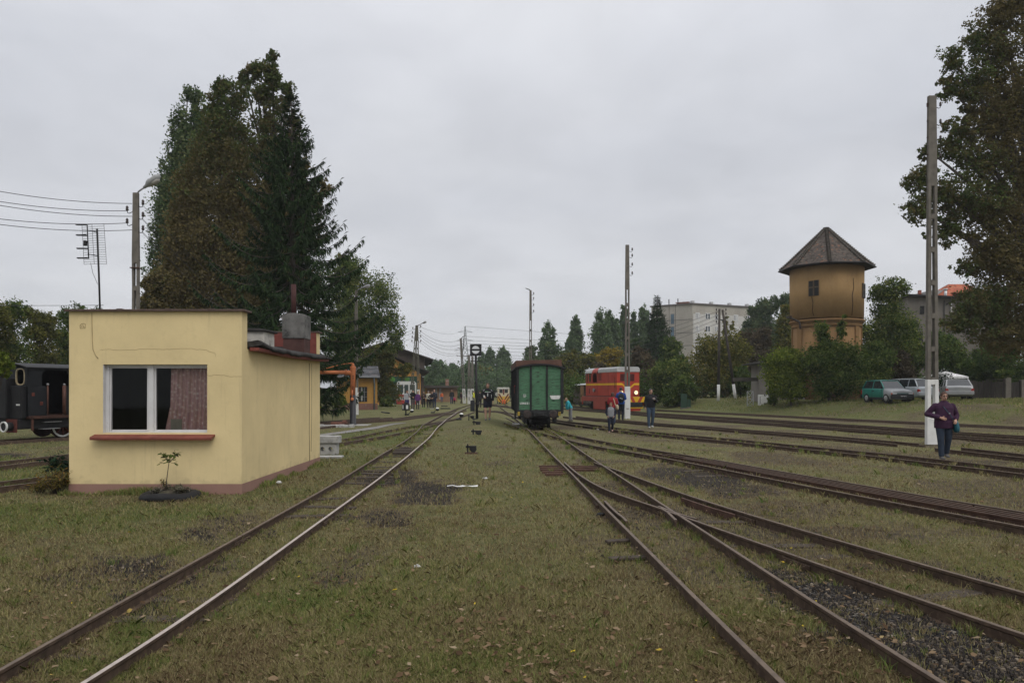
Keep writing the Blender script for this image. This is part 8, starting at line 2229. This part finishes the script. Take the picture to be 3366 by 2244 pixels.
blob('broadleaf_tree', 'mid green broadleaf tree right of the spruce, behind the ochre lodge', 1150, 72, 835, 120, LM['green'], 21, extra=[(1250, 960, 60, 60), (1280, 1060, 50, 60), (1300, 1120, 36, 40), (1180, 1050, 80, 80), (1100, 900, 50, 50)], n=15000)
blob('broadleaf_tree', 'pale yellowish tree top behind the spruce branches', 1130, 80, 830, 55, LM['olive'], 22, n=4000)
blob('willow', 'grey green willow like tree between the ochre lodge and the orange shed', 1250, 78, 1130, 62, LM['olive'], 23, extra=[(1330, 1215, 26, 26), (1270, 1290, 44, 40), (1230, 1200, 50, 60)], n=9000, tintf=lambda p, t: t*.9)
blob('shrub', 'leafy shrub at the left end of the ochre lodge under the spruce', 1112, 50, 1285, 26, LM['green'], 24, bottom=1352, n=2200, trunk=False, cat='shrub')
blob('shrub', 'shrub in front of the mural at the orange shed door', 1268, 75, 1300, 22, LM['green'], 25, n=1500, trunk=False, cat='shrub')
# ---- left hedge trees behind the steam locomotive
for i, (px, Y, top, hw, lm) in enumerate(((-60, 44, 990, 120, 'olive'), (40, 46, 985, 80, 'green'), (130, 50, 1010, 70, 'olive'), (230, 54, 1000, 80, 'green'), (330, 56, 1012, 70, 'green'))):
    blob('broadleaf_tree', ['olive tree at the far left edge behind the steam locomotive', 'taller green tree behind the steam locomotive cab', 'low olive tree between the locomotive and the hut', 'green tree crown just left of the aerial mast behind the hut', 'green tree mostly hidden behind the hut'][i], px, Y, top, hw, LM[lm], 30+i, n=9000, tintf=lambda p, t: t*.8)
t_ = blob('shrub', 'overhanging yellow green bush at the left edge in front of the locomotive roof', -10, 22.5, 1150, 46, LM['lime'], 37, bottom=1240, n=2600, leaf=.09, cat='shrub', tintf=lambda p, t: t*0.72)
# ---- far belt behind the yard (left centre)
FGp = 'trees of the far belt'
def far_trees(lst, lm, seed, Y0):
    for i, (px, Y, top, hw, lb) in enumerate(lst): blob('far_tree', lb, px, Y, top, hw, LM[lm[i % len(lm)]], seed+i, group=FGp, n=4200)
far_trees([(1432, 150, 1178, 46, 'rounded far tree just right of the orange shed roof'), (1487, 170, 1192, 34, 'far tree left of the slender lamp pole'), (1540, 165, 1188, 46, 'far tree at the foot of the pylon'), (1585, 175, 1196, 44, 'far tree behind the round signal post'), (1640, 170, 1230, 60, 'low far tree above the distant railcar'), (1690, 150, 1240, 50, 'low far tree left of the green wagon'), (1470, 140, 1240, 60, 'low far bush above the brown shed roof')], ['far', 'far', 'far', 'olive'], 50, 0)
# ---- right belt
def far_poplar(px, Y, top, hw, label, seed, lm='blue', n=5200):
    rs = rsn(seed); b = ground_at(px, Y); H = P(0, top, Y).z-b.z; R = hw*Y/F
    L = poplar_lobes(rs, 0, H, R, n=9)
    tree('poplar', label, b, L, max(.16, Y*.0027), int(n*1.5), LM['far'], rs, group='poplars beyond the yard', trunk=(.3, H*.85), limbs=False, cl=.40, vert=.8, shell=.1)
for i, a in enumerate(((1800, 135, 1058, 44, 'poplar with twin tops just right of the pole behind the green wagon'), (1893, 140, 1037, 32, 'single slender poplar standing apart left of the red locomotive'), (1975, 130, 1024, 54, 'broad clump of poplar left of the pair above the red locomotive'), (2003, 132, 1018, 34, 'tall poplar at the right shoulder of the broad clump'), (2027, 131, 1040, 24, 'short narrow poplar left of the pole by the locomotive'), (2052, 140, 1002, 24, 'tall poplar hidden behind the pole by the locomotive'), (2085, 138, 1024, 22, 'short poplar just right of the pole by the locomotive'), (2118, 135, 1003, 34, 'tall dense poplar left of the grey flats'), (1870, 150, 1100, 20, 'small pale poplar left of the slender one'), (1610, 190, 1138, 26, 'slim far poplar left of the pair in the middle distance'), (1654, 190, 1140, 36, 'broader far poplar of the pair left of the green wagon'), (1584, 200, 1158, 18, 'smallest far poplar close to the round signal board'))):
    far_poplar(*a[:4], a[4], 70+i)
blob('broadleaf_tree', 'dark rounded tree just right of the green wagon roof', 1820, 110, 1125, 60, LM['blue'], 90, n=6000, tintf=lambda p, t: t*0.92)
blob('broadleaf_tree', 'dark green tree left of the pole behind the wagon', 1740, 125, 1135, 34, LM['blue'], 91, n=4000, tintf=lambda p, t: t*0.92)
blob('broadleaf_tree', 'olive tree between the green wagon and the red locomotive', 1885, 92, 1150, 62, LM['olive'], 92, n=8000, tintf=lambda p, t: t*0.92)
blob('shrub', 'olive bush low beside the wooden passenger cars', 1880, 84, 1215, 40, LM['olive'], 93, n=4000, cat='shrub', tintf=lambda p, t: t*0.87)
blob('broadleaf_tree', 'yellow autumn tree behind the red locomotive roof', 1995, 96, 1140, 46, LM['yellow'], 94, n=4800, extra=[(2020, 1165, 24, 26), (1965, 1185, 26, 26)])
blob('shrub', 'brownish bare twiggy bush under the yellow tree', 1985, 88, 1190, 60, LM['brown'], 95, n=4500, cat='shrub')
spruce(ground_at(2160, 96), P(0, 975, 96).z-ground_at(2160, 96).z, 2.6, 96, 'dark spruce top in front of the grey flats', scale=2.0, dens=.55)
blob('broadleaf_tree', 'dark green tree behind the pole right of the red locomotive', 2100, 98, 1110, 60, LM['blue'], 97, n=6500, tintf=lambda p, t: t*0.87)
blob('shrub', 'brown leafless looking bush right of the red locomotive', 2105, 80, 1140, 62, LM['brown'], 98, n=7000, cat='shrub')
blob('shrub', 'dark thicket right behind the red locomotive nose', 2140, 74, 1215, 40, LM['brown'], 99, n=4500, cat='shrub', tintf=lambda p, t: t*0.87)
blob('broadleaf_tree', 'green tree below the flats between the bushes', 2210, 84, 1105, 60, LM['green'], 100, n=7000, tintf=lambda p, t: t*.8)
blob('round_bush', 'big rounded green bush left of the wooden double pole', 2205, 68, 1175, 78, LM['green'], 101, n=12000, cat='bush', nl=13, tintf=lambda p, t: t*1.08)
blob('round_bush', 'low dark green bush at the foot of the big rounded one', 2235, 66, 1235, 60, LM['green'], 102, n=8000, cat='bush', tintf=lambda p, t: t*.8)
blob('broadleaf_tree', 'large yellow green tree behind the wooden double pole', 2375, 72, 1105, 82, LM['olive'], 103, n=14000, extra=[(2330, 1150, 60, 46), (2410, 1150, 50, 60), (2320, 1230, 80, 70), (2385, 1070, 9, 40), (2405, 1080, 7, 30)], tintf=lambda p, t: t*1.05)
blob('shrub', 'dark green bush right of the wooden double pole', 2435, 70, 1200, 44, LM['green'], 104, n=5500, cat='shrub', tintf=lambda p, t: t*0.77)
blob('broadleaf_tree', 'purplish brown bush left of the small concrete hut', 2485, 84, 1075, 76, LM['brown'], 105, n=11000, tintf=lambda p, t: t*.9+.06)
for i, (px, Y, top, hw, lb) in enumerate(((2475, 112, 1005, 52, 'wind swept poplar at the right end of the flats'), (2525, 108, 982, 56, 'wind swept poplar between the flats and the water tower'), (2585, 104, 962, 56, 'wind swept poplar touching the left side of the water tower'))):
    blob('poplar', lb, px, Y, top, hw, LM['blue'], 110+i, n=9500, group='wind swept poplars', nl=13)
blob('broadleaf_tree', 'yellow green tree hugging the left side of the water tower', 2578, 76, 1000, 36, LM['olive'], 114, n=5500)
blob('shrub', 'light green elder bush in front of the left side of the water tower', 2600, 52, 1135, 62, LM['lime'], 115, n=9500, cat='shrub', extra=[(2560, 1210, 50, 60), (2590, 1270, 60, 40)], tintf=lambda p, t: t*.85)
blob('shrub', 'dark green bush with shoots in front of the water tower middle', 2725, 51.5, 1105, 92, LM['green'], 116, n=14000, cat='shrub', extra=[(2705, 1090, 20, 50), (2768, 1080, 14, 50), (2700, 1200, 70, 70), (2800, 1200, 60, 70), (2770, 1260, 80, 50)], tintf=lambda p, t: t*0.92)
blob('broadleaf_tree', 'bright green young tree right of the water tower', 2915, 60, 920, 76, LM['green'], 117, n=12500, extra=[(2920, 960, 40, 50), (2960, 1080, 60, 60), (2870, 1120, 60, 70)], tintf=lambda p, t: t*1.05)
blob('shrub', 'dark bush right of the water tower behind the green hatchback', 2880, 56, 1120, 70, LM['green'], 118, n=9500, cat='shrub', tintf=lambda p, t: t*0.82)
blob('shrub', 'yellow green climbing bush against the grey house', 2985, 64, 1060, 56, LM['lime'], 119, n=6500, cat='shrub', tintf=lambda p, t: t*0.87)
blob('shrub', 'purplish dark bush behind the silver estate car', 2960, 58, 1150, 60, LM['brown'], 120, n=8000, cat='shrub', tintf=lambda p, t: t*.8)
blob('shrub', 'dark green bush right behind the tall pole', 3100, 62, 1090, 90, LM['green'], 121, bottom=1235, n=13000, cat='shrub', tintf=lambda p, t: t*0.79)
blob('shrub', 'dark shrub under the big right hand tree above the fence', 3270, 58, 1120, 110, LM['green'], 122, n=13000, cat='shrub', tintf=lambda p, t: t*0.67)
blob('shrub', 'bright low shrub on top of the plank fence', 3300, 51, 1215, 40, LM['green'], 123, bottom=1240, n=2000, cat='shrub', trunk=False)
blob('shrub', 'dark shrub at the far right edge beside the fence posts', 3400, 54, 1150, 70, LM['green'], 124, n=8000, cat='shrub', tintf=lambda p, t: t*0.67)
blob('shrub', 'dark bush between the elder bush and the concrete hut', 2545, 54, 1240, 26, LM['green'], 125, n=3000, cat='shrub', tintf=lambda p, t: t*0.87)
# ---- big right hand tree
br_ = ground_at(3420, 41)
L = lobes_px(br_, 41, [(3280, 60, 60, 70), (3350, 20, 80, 90), (3430, -60, 120, 140), (3215, 130, 50, 60), (3300, 170, 80, 90), (3130, 210, 45, 55), (3120, 290, 40, 45), (3220, 270, 80, 90), (3330, 330, 110, 120), (3180, 360, 36, 46, 0), (3260, 430, 80, 90), (3150, 430, 50, 50), (3360, 560, 120, 140), (3210, 520, 80, 80), (3120, 480, 40, 50), (3050, 500, 36, 30), (3030, 590, 55, 50), (3010, 690, 50, 46), (3090, 640, 60, 60), (3060, 720, 30, 40), (3180, 660, 90, 90), (3120, 760, 44, 50), (3280, 700, 100, 110), (3250, 840, 90, 90), (3180, 880, 46, 36), (3350, 850, 120, 120), (3290, 980, 110, 90), (3210, 1010, 70, 60), (3160, 1060, 60, 50), (3360, 1080, 120, 100), (3270, 1100, 90, 60), (3480, 300, 130, 200), (3500, 700, 140, 220), (3600, 500, 160, 300), (3040, 780, 14, 18)])
bh = lambda P_, t: np.clip(t*.6+.10+.34*smooth(-4.6, -2.0, P_[:, 0]+1.2*np.sin(P_[:, 2]*.9)), 0, 1)
tree('poplar', 'huge brown and green tree filling the right edge of the picture', br_, L, .145, 70000, LM['autumn'], rsn(6), trunk=(.6, 24), tintf=bh, cl=.2, shell=.4)
# ---- undergrowth that reads as one mass
rs = rsn(44); Cx = []
for i in range(900):
    px = rs.uniform(1850, 3366); Y = rs.uniform(70, 82) if px < 2600 else rs.uniform(58, 70)
    if 2470 < px < 2560: continue
    top = rs.uniform(1240, 1320); b = ground_at(px, Y); z = P(0, top, Y).z
    if z < b.z: continue
    Cx.append((b.x, b.y, z))
Cx = np.array(Cx); k = np.repeat(np.arange(len(Cx)), 34); P_ = Cx[k]+rs.normal(size=(len(k), 3))*.55
stuff('undergrowth', quads_mesh('undergrowth', leaf_quads(P_, .26, rs), np.clip(rs.normal(.22, .15, len(k)), 0, 1), LM['green']), 'dark undergrowth massed between the bushes along the bank')
Cx = []
for i in range(620):
    px = rs.uniform(1380, 1800); Y = rs.uniform(160, 200); top = rs.uniform(1225, 1300); b = ground_at(px, Y); Cx.append((b.x, b.y, P(0, top, Y).z))
Cx = np.array(Cx); k = np.repeat(np.arange(len(Cx)), 30); P_ = Cx[k]+rs.normal(size=(len(k), 3))*1.3
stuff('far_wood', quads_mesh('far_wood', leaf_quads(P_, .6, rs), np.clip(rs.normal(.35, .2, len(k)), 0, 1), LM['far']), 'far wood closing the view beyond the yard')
# grass tussocks along the bank
n = 60000; rs = rsn(46)
px = rs.uniform(1850, 3500, n); x_ = []; Yb_ = rs.uniform(30, 66, n); X_ = (px-CX)*Yb_/F
zb_ = gz(X_, Yb_); kp = (zb_ > .12)&(vnoise(X_*1.1, Yb_*1.1) > .30); X_, Yb_, zb_ = X_[kp], Yb_[kp], zb_[kp]; n = len(X_)
a = rs.uniform(0, 6.28, n); h = rs.uniform(.06, .20, n)*(vnoise(X_*.6+4, Yb_*.6)+.3); w_ = .026
bs0 = np.stack([X_, Yb_, zb_-.02], -1); sd_ = np.stack([np.cos(a)*w_, np.sin(a)*w_, 0*a], -1); tp = bs0+np.stack([rs.normal(0, .4, n)*h, rs.normal(0, .4, n)*h, h], -1)
stuff('bank_grass', quads_mesh('bank_grass', np.stack([bs0-sd_, bs0+sd_, tp], 1), np.clip(rs.normal(.6, .25, n), 0, 1), D.materials['grass_blades'], 3), 'longer grass growing on the bank')
# ================================================================ air
if HAZE:
    mh = D.materials.new('haze_air'); k = N(mh)
    pv = k.n('ShaderNodeVolumePrincipled', {'Color': (.86, .88, .92, 1), 'Density': HAZE, 'Anisotropy': .0})
    k.n('ShaderNodeOutputMaterial', {'Volume': pv.outputs[0]})
    o = MB().bx(-4600, 4600, -70, 5400, -8, 62).build('haze', mh); o['kind'] = 'stuff'; o['label'] = 'thin grey autumn haze over the yard'
